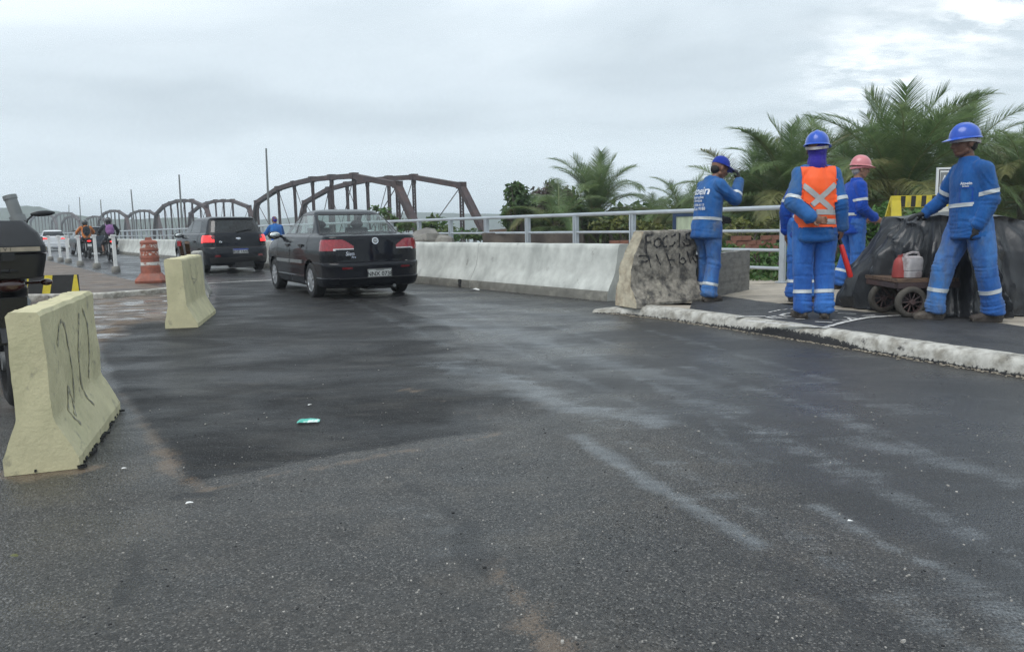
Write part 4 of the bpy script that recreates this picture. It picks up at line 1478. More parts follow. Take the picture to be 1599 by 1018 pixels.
class Shell:
    """body skin: horizontal outlines stacked from sill to roof.
    ring = (v, z, half width, rear y, front y, rear corner, front corner, rear bulge)"""

    def __init__(self, rings, counts, hood, nv=None):
        rings = np.array(rings, float)
        v0 = rings[:, 0]
        vq = []
        for a, b in zip(v0[:-1], v0[1:]):
            i = int(np.where(v0 == a)[0][0])
            size = np.abs(np.diff(rings[i:i + 2, 1:5], axis=0)).max()
            n = max(1, int(math.ceil(size / (nv or 0.022))))
            vq += [a + (b - a) * k / n for k in range(n)]
        vq.append(v0[-1])
        vq = np.array(vq)
        P_ = [pchip(v0, rings[:, k], vq) for k in range(1, 8)]
        nr, nc, ns, nf, nh = counts
        t = np.concatenate([np.linspace(0, 1, nr, endpoint=False), np.linspace(1, 2, nc, endpoint=False), np.linspace(2, 3, ns, endpoint=False),
                            np.linspace(3, 4, nf, endpoint=False), np.linspace(4, 5, nh)])
        T = np.concatenate([t, -t[1:-1][::-1]])       # sign = side; both ends shared
        self.T = T
        X = np.zeros((len(vq), len(T))); Y = X.copy(); Z = X.copy()
        for i in range(len(vq)):
            z, hw, yr, yf, rr, rf, bl = [p[i] for p in P_]
            rr = min(rr, hw * 0.98, (yf - yr) / 2.1); rf = min(rf, hw * 0.98, (yf - yr) / 2.1)
            a = np.abs(T)
            x = np.zeros_like(a); y = np.zeros_like(a)
            k = a <= 1
            x[k] = a[k] * (hw - rr); y[k] = yr
            k = (a > 1) & (a <= 2)
            th = (a[k] - 1) * math.pi / 2
            x[k] = hw - rr + rr * np.sin(th); y[k] = yr + rr - rr * np.cos(th)
            k = (a > 2) & (a <= 3)
            x[k] = hw; y[k] = yr + rr + (a[k] - 2) * (yf - rf - yr - rr)
            k = (a > 3) & (a <= 4)
            th = (a[k] - 3) * math.pi / 2
            x[k] = hw - rf + rf * np.cos(th); y[k] = yf - rf + rf * np.sin(th)
            k = a > 4
            x[k] = (5 - a[k]) * (hw - rf); y[k] = yf
            u = x / max(hw, 1e-3)
            rearw = np.clip((0.0 - (y - yr) / 0.9) + 1, 0, 1)
            frontw = np.clip(1 - (yf - y) / 0.9, 0, 1)
            y = y + bl * u**2 * rearw - 0.10 * u**2 * frontw
            # body narrows slightly to both ends
            mid = np.clip(np.abs(y) / 2.1, 0, 1)
            x = x * (1 - 0.040 * mid**2.2)
            X[i] = x * np.sign(np.where(T == 0, 1, T)); Y[i] = y
            Z[i] = hood(z, y, vq[i])
        self.X, self.Y, self.Z, self.vq = X, Y, Z, vq
        n, m = X.shape
        self.co = np.stack([X, Y, Z], -1).reshape(-1, 3)
        ii = np.arange(n * m).reshape(n, m)
        jj = np.roll(ii, -1, 1)
        self.F = np.stack([ii[:-1], jj[:-1], jj[1:], ii[1:]], -1).reshape(-1, 4)
        Tn = np.roll(T, -1)
        tm = (np.abs(T) + np.abs(Tn)) / 2
        sg = np.sign(T + Tn)
        self.ft = np.tile(tm, n - 1); self.fs = np.tile(sg, n - 1)
        self.fv = np.repeat((vq[:-1] + vq[1:]) / 2, m)
        self.c = self.co[self.F].mean(1)

    def cut(self, name, mask, mat, parent, push=0.0, smooth=38, name_label=None, thick=0.0):
        f = self.F[mask]
        if len(f) == 0:
            return None
        ids, inv = np.unique(f, return_inverse=True)
        me = bpy.data.meshes.new(name)
        me.from_pydata(self.co[ids].tolist(), [], inv.reshape(-1, 4).tolist())
        bm = bmesh.new(); bm.from_mesh(me)
        bmesh.ops.remove_doubles(bm, verts=bm.verts, dist=0.0004)
        bm.normal_update()
        if push:
            for v in bm.verts:
                v.co += v.normal * push
        if thick:
            ed = [e for e in bm.edges if e.is_boundary]
            r = bmesh.ops.extrude_edge_only(bm, edges=ed)
            nv_ = [g for g in r['geom'] if isinstance(g, bmesh.types.BMVert)]
            for v in nv_:
                l = [e.other_vert(v) for e in v.link_edges if e.other_vert(v) not in nv_]
                if l:
                    v.co = l[0].co - l[0].normal * thick
        bm.to_mesh(me); bm.free()
        me.materials.append(mat)
        shade(me, smooth)
        return link(name, me, parent)


def wheel(parent, pos, r, w, side, spokes=9, rim=None):
    g = link('wheel', None, parent, pos)
    mb = MB()
    rot = Matrix.Rotation(R(90), 4, 'Y')
    prof = [(r * 0.66, -w / 2), (r * 0.90, -w / 2), (r * 0.985, -w * 0.40), (r, -w * 0.22), (r, w * 0.22), (r * 0.985, w * 0.40), (r * 0.90, w / 2), (r * 0.66, w / 2)]
    mb.lathe(prof, 40, rot, close=True)
    obj('tyre', mb, MAT['rubber'], g, smooth=35)
    mb = MB()
    x0 = side * w * 0.44
    mb.lathe([(0.0, x0 + side * 0.012), (r * 0.16, x0 + side * 0.010), (r * 0.20, x0)], 24, rot)
    mb.lathe([(r * 0.60, x0 - side * 0.02), (r * 0.67, x0 + side * 0.008), (r * 0.68, x0 - side * 0.01)], 40, rot)
    for k in range(spokes):
        a = 2 * math.pi * k / spokes
        d = Vector((0, math.cos(a), math.sin(a)))
        tn = Vector((0, -math.sin(a), math.cos(a)))
        w0, w1 = r * 0.05, r * 0.10
        p, q = Vector((x0, 0, 0)) + d * r * 0.17, Vector((x0, 0, 0)) + d * r * 0.63
        e = Vector((side * 0.007, 0, 0))
        mb.add([p - tn * w0 + e, p + tn * w0 + e, q + tn * w1 + e, q - tn * w1 + e, p - tn * w0 - e * 2, p + tn * w0 - e * 2, q + tn * w1 - e * 2, q - tn * w1 - e * 2],
               [(0, 1, 2, 3), (0, 4, 5, 1), (1, 5, 6, 2), (3, 2, 6, 7), (0, 3, 7, 4)])
    obj('hubcap', mb, rim or MAT['silver'], g, smooth=30)
    mb = MB()
    mb.lathe([(0, x0 - side * 0.035), (r * 0.66, x0 - side * 0.03)], 24, rot)
    obj('brake_disc', mb, MAT['dark_metal'], g)
    return g


def text_part(name, s, size, m4, mat, parent, ext=0.004, bold=0.0, spacing=1.0, shear=0.0):
    me = text_mesh(s, size, ext, bold=bold, spacing=spacing, shear=shear)
    me.transform(m4)
    me.materials.append(mat)
    return link(name, me, parent)


def rear_frame(x, y, z, tilt=0.0):
    """frame of a plane facing the rear (-Y): text reads from behind"""
    return frame((x, y, z), (1, 0, 0), (0, math.sin(R(tilt)), math.cos(R(tilt))), (0, -math.cos(R(tilt)), math.sin(R(tilt))))


def number_plate(parent, x, y, z, text, w=0.40, h=0.13, tilt=0.0, band=False):
    m4 = rear_frame(x, y, z, tilt)
    mb = MB(); mb.box((0, 0, 0), (w, h, 0.008))
    me = mb.mesh('number_plate', MAT['plate']); me.transform(m4)
    pl = link('number_plate', me, parent)
    mb = MB()
    for sx, sy, cx, cy in ((w, 0.006, 0, h / 2 - .006), (w, 0.006, 0, -h / 2 + .006), (0.006, h, w / 2 - .006, 0), (0.006, h, -w / 2 + .006, 0)):
        mb.box((cx, cy, 0.005), (sx - .012, sy, 0.004) if sx == w else (sx, sy - 0.024, 0.004))
    me = mb.mesh('plate_rim', MAT['dark_metal']); me.transform(m4); link('plate_rim', me, pl)
    if band:
        mb = MB(); mb.box((0, h * 0.37, 0.0055), (w - .004, h * 0.24, 0.004))
        me = mb.mesh('blue_band', MAT['plate_blue']); me.transform(m4); link('blue_band', me, pl)
    else:
        mb = MB(); mb.box((0, h * 0.36, 0.0055), (w * 0.34, h * 0.09, 0.003))
        me = mb.mesh('city_strip', MAT['steel_grey']); me.transform(m4); link('city_strip', me, pl)
    if not text:
        return pl
    text_part('characters', text, h * 0.72, m4 @ Matrix.Translation((0, -h * 0.11, 0.006)), MAT['black_paint'], pl, 0.002, bold=0.0012, spacing=1.0)
    return pl


def ground_z(z, y, v):
    return z


def hood_sedan(z, y, v):
    k = np.clip((y - 0.86) / 1.2, 0, 1)
    drop = np.where(v <= 10.6, k**1.5 * 0.62, k**1.5 * 0.62 * np.clip((11.4 - v) / 0.8, 0, 1))
    return np.where(z > 0.62, 0.62 + (z - 0.62) * (1 - drop), z)


SEDAN = [  # v, z, hw, yr, yf, rr, rf, bulge
    (0, 0.17, 0.60, -1.55, 1.75, .10, .2, .02), (1, 0.18, 0.74, -1.86, 1.90, .20, .3, .05), (2, 0.215, 0.79, -1.985, 1.98, .24, .34, .09), (3, 0.30, 0.812, -2.045, 2.02, .26, .36, .10),
    (3.5, 0.335, 0.818, -2.060, 2.03, .26, .36, .10), (3.8, 0.345, 0.812, -2.045, 2.03, .26, .36, .10), (4, 0.44, 0.815, -2.048, 2.04, .26, .36, .10), (5, 0.52, 0.822, -2.055, 2.05, .26, .36, .10),
    (5.5, 0.560, 0.824, -2.045, 2.05, .26, .36, .10), (6, 0.585, 0.822, -2.000, 2.04, .25, .36, .09),
    (7, 0.70, 0.826, -1.995, 2.03, .25, .36, .085), (8, 0.84, 0.815, -1.985, 2.00, .24, .36, .08), (9, 0.935, 0.790, -1.975, 1.96, .22, .36, .07),
    (9.6, 0.985, 0.768, -1.955, 1.90, .22, .36, .06), (10, 0.998, 0.748, -1.90, 1.82, .22, .36, .05), (11, 1.025, 0.705, -1.44, 0.98, .16, .22, .03),
    (12, 1.19, 0.640, -1.16, 0.60, .15, .22, .03), (13, 1.345, 0.566, -0.86, 0.24, .14, .20, .03), (13.5, 1.385, 0.535, -0.76, 0.14, .14, .2, .03), (14, 1.412, 0.480, -0.62, 0.05, .14, .2, .03),
    (15, 1.435, 0.30, -0.35, -0.05, .12, .12, .01), (16, 1.440, 0.02, -0.21, -0.17, .005, .005, 0)]
HATCH = [
    (0, 0.20, 0.62, -1.50, 1.65, .10, .2, .02), (1, 0.21, 0.76, -1.76, 1.80, .2, .3, .05), (2, 0.26, 0.815, -1.89, 1.88, .26, .34, .10), (3, 0.36, 0.838, -1.935, 1.92, .28, .36, .12),
    (3.5, 0.42, 0.842, -1.945, 1.93, .28, .36, .12), (4, 0.50, 0.845, -1.945, 1.94, .28, .36, .12), (5, 0.60, 0.848, -1.935, 1.94, .28, .36, .12), (5.6, 0.66, 0.848, -1.915, 1.94, .28, .36, .12),
    (6, 0.70, 0.848, -1.875, 1.94, .27, .36, .10), (7, 0.82, 0.845, -1.870, 1.92, .27, .36, .10), (8, 0.93, 0.828, -1.860, 1.88, .26, .36, .10), (9, 1.00, 0.800, -1.845, 1.84, .25, .36, .10),
    (9.6, 1.03, 0.785, -1.830, 1.80, .24, .36, .09), (10, 1.045, 0.770, -1.815, 1.74, .23, .34, .08), (11, 1.065, 0.748, -1.795, 1.05, .22, .24, .08),
    (12, 1.235, 0.690, -1.70, 0.66, .20, .22, .08), (13, 1.40, 0.622, -1.60, 0.30, .17, .2, .08), (13.5, 1.445, 0.590, -1.62, 0.18, .16, .2, .08), (14, 1.475, 0.535, -1.52, 0.06, .16, .2, .07),
    (15, 1.500, 0.34, -0.80, -0.1, .14, .12, .02), (16, 1.505, 0.02, -0.4, -0.3, .005, .005, 0)]


def build_car(name, label, spec, kind, paint_, glass_, loc, rz, counts, nv, plate, wb, rear_ax, tyre_r, lit=False, detail=True, group=None, band=False, script=None, full=True):
    t = thing(name, label, 'car', loc, rz, group)
    S = Shell(spec, counts, hood_sedan, nv)
    x, y, z = S.c[:, 0], S.c[:, 1], S.c[:, 2]
    ax, v, tt, sg = np.abs(x), S.fv, S.ft, S.fs
    hatch = kind == 'hatch'
    used = np.zeros(len(x), bool)
    arch = tyre_r + 0.055
    wh = np.zeros(len(x), bool)
    for ya in (rear_ax, rear_ax + wb):
        wh |= ((y - ya) ** 2 + (z - tyre_r) ** 2 < arch**2) & (ax > 0.5) & (v > 0.5) & (tt > 1.2) & (tt < 3.9)
    used |= wh

    def take(nm, mask, mat, push=0.0, **kw):
        m = mask & ~used
        used[m] = True
        return S.cut(nm, m, mat, kw.pop('parent', t), push, **kw)

    gv = (v > 11.12) & (v < 13.0)
    rear_g = gv & (tt < (1.55 if not hatch else 1.45)) & (v < (12.92 if not hatch else 12.9)) & (v > (11.15 if not hatch else 11.2))
    rw = take('rear_window', rear_g, glass_, -0.004)
    rim_m = (tt < 1.68) & (v > 11.02) & (v < 13.08)
    take('window_seal', rim_m, MAT['trim_black'], 0.001)
    take('windscreen', gv & (tt > 3.55), MAT['car_glass'], -0.004)
    b1, b2 = (0.02, -0.03)
    sg_ok = (tt > 2.02) & (tt < 3.3) & (v > 11.22) & (v < 12.9)
    yr_lim = -0.98 if not hatch else -1.02
    fr = sg_ok & (y > b1 + 0.0) & (y < 0.78 - (v - 11) * 0.24)
    rr = sg_ok & (y < b2) & (y > yr_lim + (v - 11) * 0.10)
    for s in (-1, 1):
        take('side_window', fr & (sg == s), glass_, -0.004)
        take('side_window', rr & (sg == s), glass_, -0.004)
    # lamps
    if hatch:
        lm = (tt < 2.35) & (z > 0.80 + 0.10 * np.clip((-y - 1.35) * 0.5, 0, .4)) & (z < 1.005) & ((ax > 0.585 + 0.22 * np.clip(0.93 - z, 0, 1)) | (tt > 1.6)) & (y < -1.42)
    else:
        nose = 0.0 * ax
        q_ = np.clip((0.56 - ax) / 0.22, 0, 1)
        lm = (tt < 2.2) & (z > 0.775 - 0.02 * np.clip((ax - .6) / .15, 0, 1)) & (z < 0.940 - 0.115 * q_ ** 1.6) & (ax > 0.355) & (y < -1.68)
    lid_edge = 0.62 if hatch else 0.60
    for s in (-1, 1):
        g = lm & (sg == s)
        if not hatch:
            lo = g & (z < 0.800) & (ax < 0.66)
            lamp = take('tail_light', g & ~lo, MAT['tail_lit'] if lit else MAT['tail_red'], 0.006, thick=0.02)
            if lamp:
                take('reversing_lens', lo, MAT['tail_white'], 0.007, parent=lamp, thick=0.02)
        else:
            inner = g & (ax < 0.66) & (z > 0.9)
            lamp = take('tail_light', g & ~inner, MAT['tail_lit'] if lit else MAT['tail_red'], 0.008, thick=0.02)
            if lamp:
                take('inner_lens', inner, MAT['tail_dark'], 0.008, parent=lamp, thick=0.02)
    # bumper with fog reflectors
    bv = (v < 5.75) & ((tt < 2.0) | ((tt < 2.6) & (y < rear_ax - arch + 0.02)))
    if detail:
        for s in (-1, 1):
            rf_ = bv & (sg == s) & (ax > (0.40 if not hatch else 0.5)) & (ax < (0.56 if not hatch else 0.62)) & (z > (0.475 if not hatch else 0.44)) & (z < (0.505 if not hatch else 0.48)) & (tt < 1.9)
            take('reflector', rf_, MAT['tail_dark'], 0.004, thick=0.01)
    if hatch:
        take('bumper_insert', bv & (tt < 1.5) & (v > 2.2) & (v < 3.5), MAT['trim_black'], 0.002)
    take('rear_bumper', bv, paint_, 0.004, thick=0.012)
    take('shut_line', (tt < 2.0) & (v > 5.75) & (v < 6.0), MAT['trim_black'], -0.006)
    lid = (tt < 1.0) & (v > 6.0) & (v < 11.02) & (ax < lid_edge)
    take('shut_line', (tt < 1.25) & (v > 6.0) & (v < 11.02) & (ax >= lid_edge) & (ax < lid_edge + 0.012), MAT['trim_black'], -0.004)
    take('boot_lid' if not hatch else 'tailgate', lid, paint_, 0.002)
    # doors
    dv = (tt > 2.0) & (tt < 3.4) & (v > 2.3) & (v < 13.3)
    dfront = dv & (y > 0.0) & (y < 0.88) & ((v < 11) | (y < 0.80 - (v - 11) * 0.2))
    dr0 = rear_ax + 0.17
    drear = dv & (y < -0.015) & (y > np.where(z < 0.72, np.maximum(dr0, rear_ax + arch * 0.9), dr0 - 0.05))
    gap = dv & (((y >= -0.015) & (y <= 0.0)) | ((y > 0.88) & (y < 0.895) & (v < 11)) | ((y < dr0 - 0.05) & (y > dr0 - 0.065) & (z > 0.72) & (v < 11)))
    take('shut_line', gap, MAT['trim_black'], -0.004)
    for s in (-1, 1):
        for m_, nm in ((dfront, 1), (drear, 0)):
            d = take('door', m_ & (sg == s), paint_, 0.0015)
            if d is None or not detail:
                continue
            hy = 0.14 if nm else rear_ax + 0.42
            xs_ = 0.815 if not hatch else 0.84
            mb = MB()
            mb.box((s * (xs_ + 0.012), hy, 0.845), (0.03, 0.20, 0.032))
            mb.box((s * (xs_ - 0.002), hy, 0.83), (0.02, 0.12, 0.06))
            obj('door_handle', mb, MAT['trim_black'], d)
            mb = MB()
            y0, y1 = (0.03, 0.86) if nm else (max(rear_ax + 0.36, -0.86), -0.04)
            mb.box((s * 0.834 if not hatch else s * 0.855, (y0 + y1) / 2, 0.575), (0.022, y1 - y0, 0.055))
            obj('side_moulding', mb, MAT['steel_grey'] if not hatch else MAT['trim_black'], d)
    roof = v > 13.3
    take('roof_panel', roof, paint_, 0.0)
    body = S.cut('body', ~used, paint_, t)
    # wheel housings, floor
    mb = MB()
    for ya in (rear_ax, rear_ax + wb):
        for s in (-1, 1):
            vs = []
            for k in range(13):
                a = math.pi * k / 12
                for xx in (0.50, 0.775):
                    vs.append((s * xx, ya + arch * math.cos(a), tyre_r + arch * math.sin(a)))
            mb.add(vs, [(2 * k, 2 * k + 1, 2 * k + 3, 2 * k + 2) for k in range(12)])
            mb.add([(s * 0.50, ya + arch * math.cos(math.pi * k / 12), tyre_r + arch * math.sin(math.pi * k / 12)) for k in range(13)], [tuple(range(13))])
    mb.box((0, 0.0, 0.22), (1.1, 3.3, 0.05))
    mb.box((0, rear_ax, 0.27), (1.2, 0.09, 0.09))
    mb.box((0.12, rear_ax - 0.55, 0.22), (0.5, 0.42, 0.16))
    obj('underbody', mb, MAT['trim_black'], t)
    for ya in (rear_ax, rear_ax + wb):
        for s in (-1, 1):
            wheel(t, (s * 0.715, ya, tyre_r), tyre_r, 0.185, s)
    if not full:
        return t
    # cabin
    mb = MB()
    mb.box((0, -0.2, 0.55), (1.3, 2.3, 0.05)); mb.box((0, rear_ax + 0.0, 0.94), (1.26, 0.62, 0.05)); mb.box((0, 0.72, 0.84), (1.3, 0.4, 0.24), taper=0.9)
    obj('cabin_floor', mb, MAT['interior'], t)
    for sx, sy in ((-0.34, 0.05), (0.34, 0.05)):
        mb = MB()
        mb.box((sx, sy + 0.10, 0.70), (0.48, 0.5, 0.16)); mb.box((sx, sy - 0.19, 0.90), (0.46, 0.13, 0.44), Matrix.Rotation(R(12), 3, 'X'), taper=0.82)
        o = obj('seat', mb, MAT['seat_fabric'], t)
        mb = MB()
        mb.ell((sx, sy - 0.25, 1.18), (0.12, 0.05, 0.075)); mb.tube([(sx - .05, sy - .24, 1.05), (sx - .05, sy - .25, 1.16)], 0.008, 6); mb.tube([(sx + .05, sy - .24, 1.05), (sx + .05, sy - .25, 1.16)], 0.008, 6)
        obj('headrest', mb, MAT['seat_fabric'], o, smooth=50)
    mb = MB()
    mb.box((0, rear_ax + 0.52, 0.72), (1.2, 0.5, 0.16)); mb.box((0, rear_ax + 0.27, 0.85), (1.2, 0.14, 0.34), Matrix.Rotation(R(14), 3, 'X'), taper=0.94)
    obj('rear_bench', mb, MAT['seat_fabric'], t)
    # mirrors
    for s in (-1, 1):
        if hatch and s > 0 and not detail:
            continue
        mb = MB()
        mb.ell((s * 0.90, 0.72, 1.01), (0.115, 0.075, 0.072), None, 16, 10)
        mb.bar((s * 0.74, 0.74, 0.98), (s * 0.84, 0.73, 1.0), 0.06, 0.04)
        mr = obj('door_mirror', mb, paint_, t, smooth=50)
        mb = MB()
        mb.ell((s * 0.90, 0.652, 1.012), (0.094, 0.012, 0.056), None, 16, 8)
        obj('mirror_glass', mb, MAT['mirror_glass'], mr, smooth=60)
    if plate:
        number_plate(t, *plate[:3], plate[3], tilt=plate[4], band=band)
    return t


rz_sedan = R(30.5)
ce, se = math.cos(rz_sedan), math.sin(rz_sedan)
# rear-left corner of the body stands at this point of the road
crn = G(506, 469.5)
sed_loc = Vector((crn.x - (ce * -0.80 - se * -1.78), crn.y - (se * -0.80 + ce * -1.78), 0))
sedan = build_car('sedan', 'black four-door sedan with a grey number plate, nearest of the cars', SEDAN, 'sedan', MAT['car_black'], MAT['car_glass'], sed_loc, rz_sedan,
                  (46, 22, 150, 10, 14), 0.016, (0.03, -2.062, 0.405, 'NNX 0738', -2), 2.373, -1.115, 0.285)
# sedan rear details: badge, script, exhaust, aerial
m4 = rear_frame(0.0, -1.985, 0.905, 6)
mb = MB(); mb.lathe([(0, 0.006), (0.038, 0.006), (0.040, 0.010), (0.052, 0.010), (0.056, 0.0)], 28)
me = mb.mesh('round_badge', MAT['chrome']); shade(me, 30); me.transform(m4); bd = link('round_badge', me, sedan)
mb = MB(); mb.lathe([(0, 0.009), (0.038, 0.009), (0.038, 0.0)], 24)
me = mb.mesh('badge_centre', MAT['steel_grey']); me.transform(m4); link('badge_centre', me, bd)
text_part('badge_letters', 'FIAT', 0.028, m4 @ Matrix.Translation((0, 0, 0.011)), MAT['chrome'], bd, 0.001, bold=0.0006)
text_part('model_script', 'Siena', 0.085, rear_frame(-0.40, -1.977, 0.715, 2), MAT['chrome'], sedan, 0.004, bold=0.001, shear=0.25)
text_part('engine_script', 'Fire', 0.045, rear_frame(-0.36, -1.984, 0.66, 2), MAT['chrome'], sedan, 0.004, bold=0.001, shear=0.25)
mb = MB(); mb.lathe([(0.022, 0), (0.026, 0.0), (0.026, 0.16), (0.022, 0.16)], 16, Matrix.Translation((0.30, -1.98, 0.19)) @ Matrix.Rotation(R(-90), 4, 'X'))
obj('exhaust_pipe', mb, MAT['steel_grey'], sedan, smooth=40)
mb = MB()
mb.box((0, -2.068, 0.337), (1.25, 0.02, 0.014))
obj('bumper_crease', mb, MAT['trim_black'], sedan)

rz_h = R(36)
ch, sh = math.cos(rz_h), math.sin(rz_h)
crn = G(323, 428)
hl = Vector((crn.x - (ch * -0.82 - sh * -1.70), crn.y - (sh * -0.82 + ch * -1.70), 0))
hatchb = build_car('hatchback', 'dark hatchback with glowing red tail lights ahead of the black sedan', HATCH, 'hatch', MAT['car_navy'], MAT['car_glass_dark'], hl, rz_h,
                   (44, 20, 110, 8, 10), 0.02, (0.02, -1.955, 0.575, 'RGE 1A47', -3), 2.49, -1.15, 0.30, lit=True, band=True)
m4 = rear_frame(0.0, -1.872, 0.905, 4)
mb = MB(); mb.lathe([(0, 0.012), (0.05, 0.012), (0.058, 0.009), (0.062, 0)], 24)
me = mb.mesh('oval_badge', MAT['chrome']); me.transform(m4 @ Matrix.Diagonal((1.15, 0.5, 1, 1))); shade(me, 30); ob = link('oval_badge', me, hatchb)
text_part('badge_letters', 'Ford', 0.035, m4 @ Matrix.Translation((0, 0, 0.0135)), MAT['plate_blue'], ob, 0.001, shear=0.2)
text_part('model_script', 'Ka', 0.07, rear_frame(-0.46, -1.862, 0.83, 3), MAT['chrome'], hatchb, 0.004, bold=0.001, shear=0.2)
mb = MB(); mb.bar((0.0, -1.80, 1.085), (0.42, -1.755, 1.16), 0.022, 0.016); mb.ell((0, -1.80, 1.085), (.03, .03, .03), None, 8, 6)
obj('rear_wiper', mb, MAT['trim_black'], hatchb)

# far cars on the bridge
p = G(84, 391.5) * 1.0
white = build_car('sedan', 'white car with one red tail light far off on the left', SEDAN, 'sedan', MAT['car_white'], MAT['car_glass_dark'], p, R(34), (22, 10, 40, 6, 8), 0.04,
                  (0.03, -2.062, 0.405, '', -2), 2.373, -1.115, 0.285, lit=True, detail=False, full=False)
p = P(47.3, 6.25)
dark = build_car('hatchback', 'slate coloured car half hidden between the two motorcyclists', HATCH, 'hatch', MAT['car_dark'], MAT['car_glass_dark'], p, R(36), (20, 10, 36, 6, 8), 0.05,
                 None, 2.49, -1.15, 0.30, detail=False, full=False)


# ---------------------------------------------------------------- motorcycles
MAT['tank_black'] = paint('tank_black', (0.012, 0.012, 0.014))
MAT['strip_beige'] = M('strip_beige', (0.36, 0.31, 0.24), 0.4, var=0.15, scale=20)
MAT['signal_dark'] = M('signal_dark', (0.045, 0.012, 0.010), 0.2, var=0.1, coat=1.0)
MAT['seat_vinyl'] = M('seat_vinyl', (0.014, 0.014, 0.015), 0.5, var=0.1, bump=0.001, bscale=120)


def moto_wheel(t, y, r, w):
    g = link('wheel', None, t, (0, y, r))
    rot = Matrix.Rotation(R(90), 4, 'Y')
    mb = MB()
    n, ring = 36, []
    prof = [(r - w * 0.55 + w * 0.55 * math.cos(a), w / 2 * math.sin(a)) for a in [R(x) for x in (-115, -80, -45, -15, 15, 45, 80, 115)]]
    mb.lathe(prof, n, rot, close=True)
    obj('tyre', mb, MAT['rubber'], g, smooth=40)
    mb = MB()
    rr = r - w * 0.78
    mb.lathe([(rr, -w * 0.3), (rr + 0.012, -w * 0.3), (rr + 0.012, w * 0.3), (rr, w * 0.3)], n, rot, close=True)
    for k in range(6):
        a = 2 * math.pi * k / 6
        mb.bar((0, 0, 0), (0, rr * math.cos(a), rr * math.sin(a)), 0.03, 0.035, up=(1, 0, 0))
    mb.lathe([(0.06, -0.06), (0.06, 0.06)], 16, rot)
    obj('rim', mb, MAT['steel_grey'], g, smooth=40)
    return g


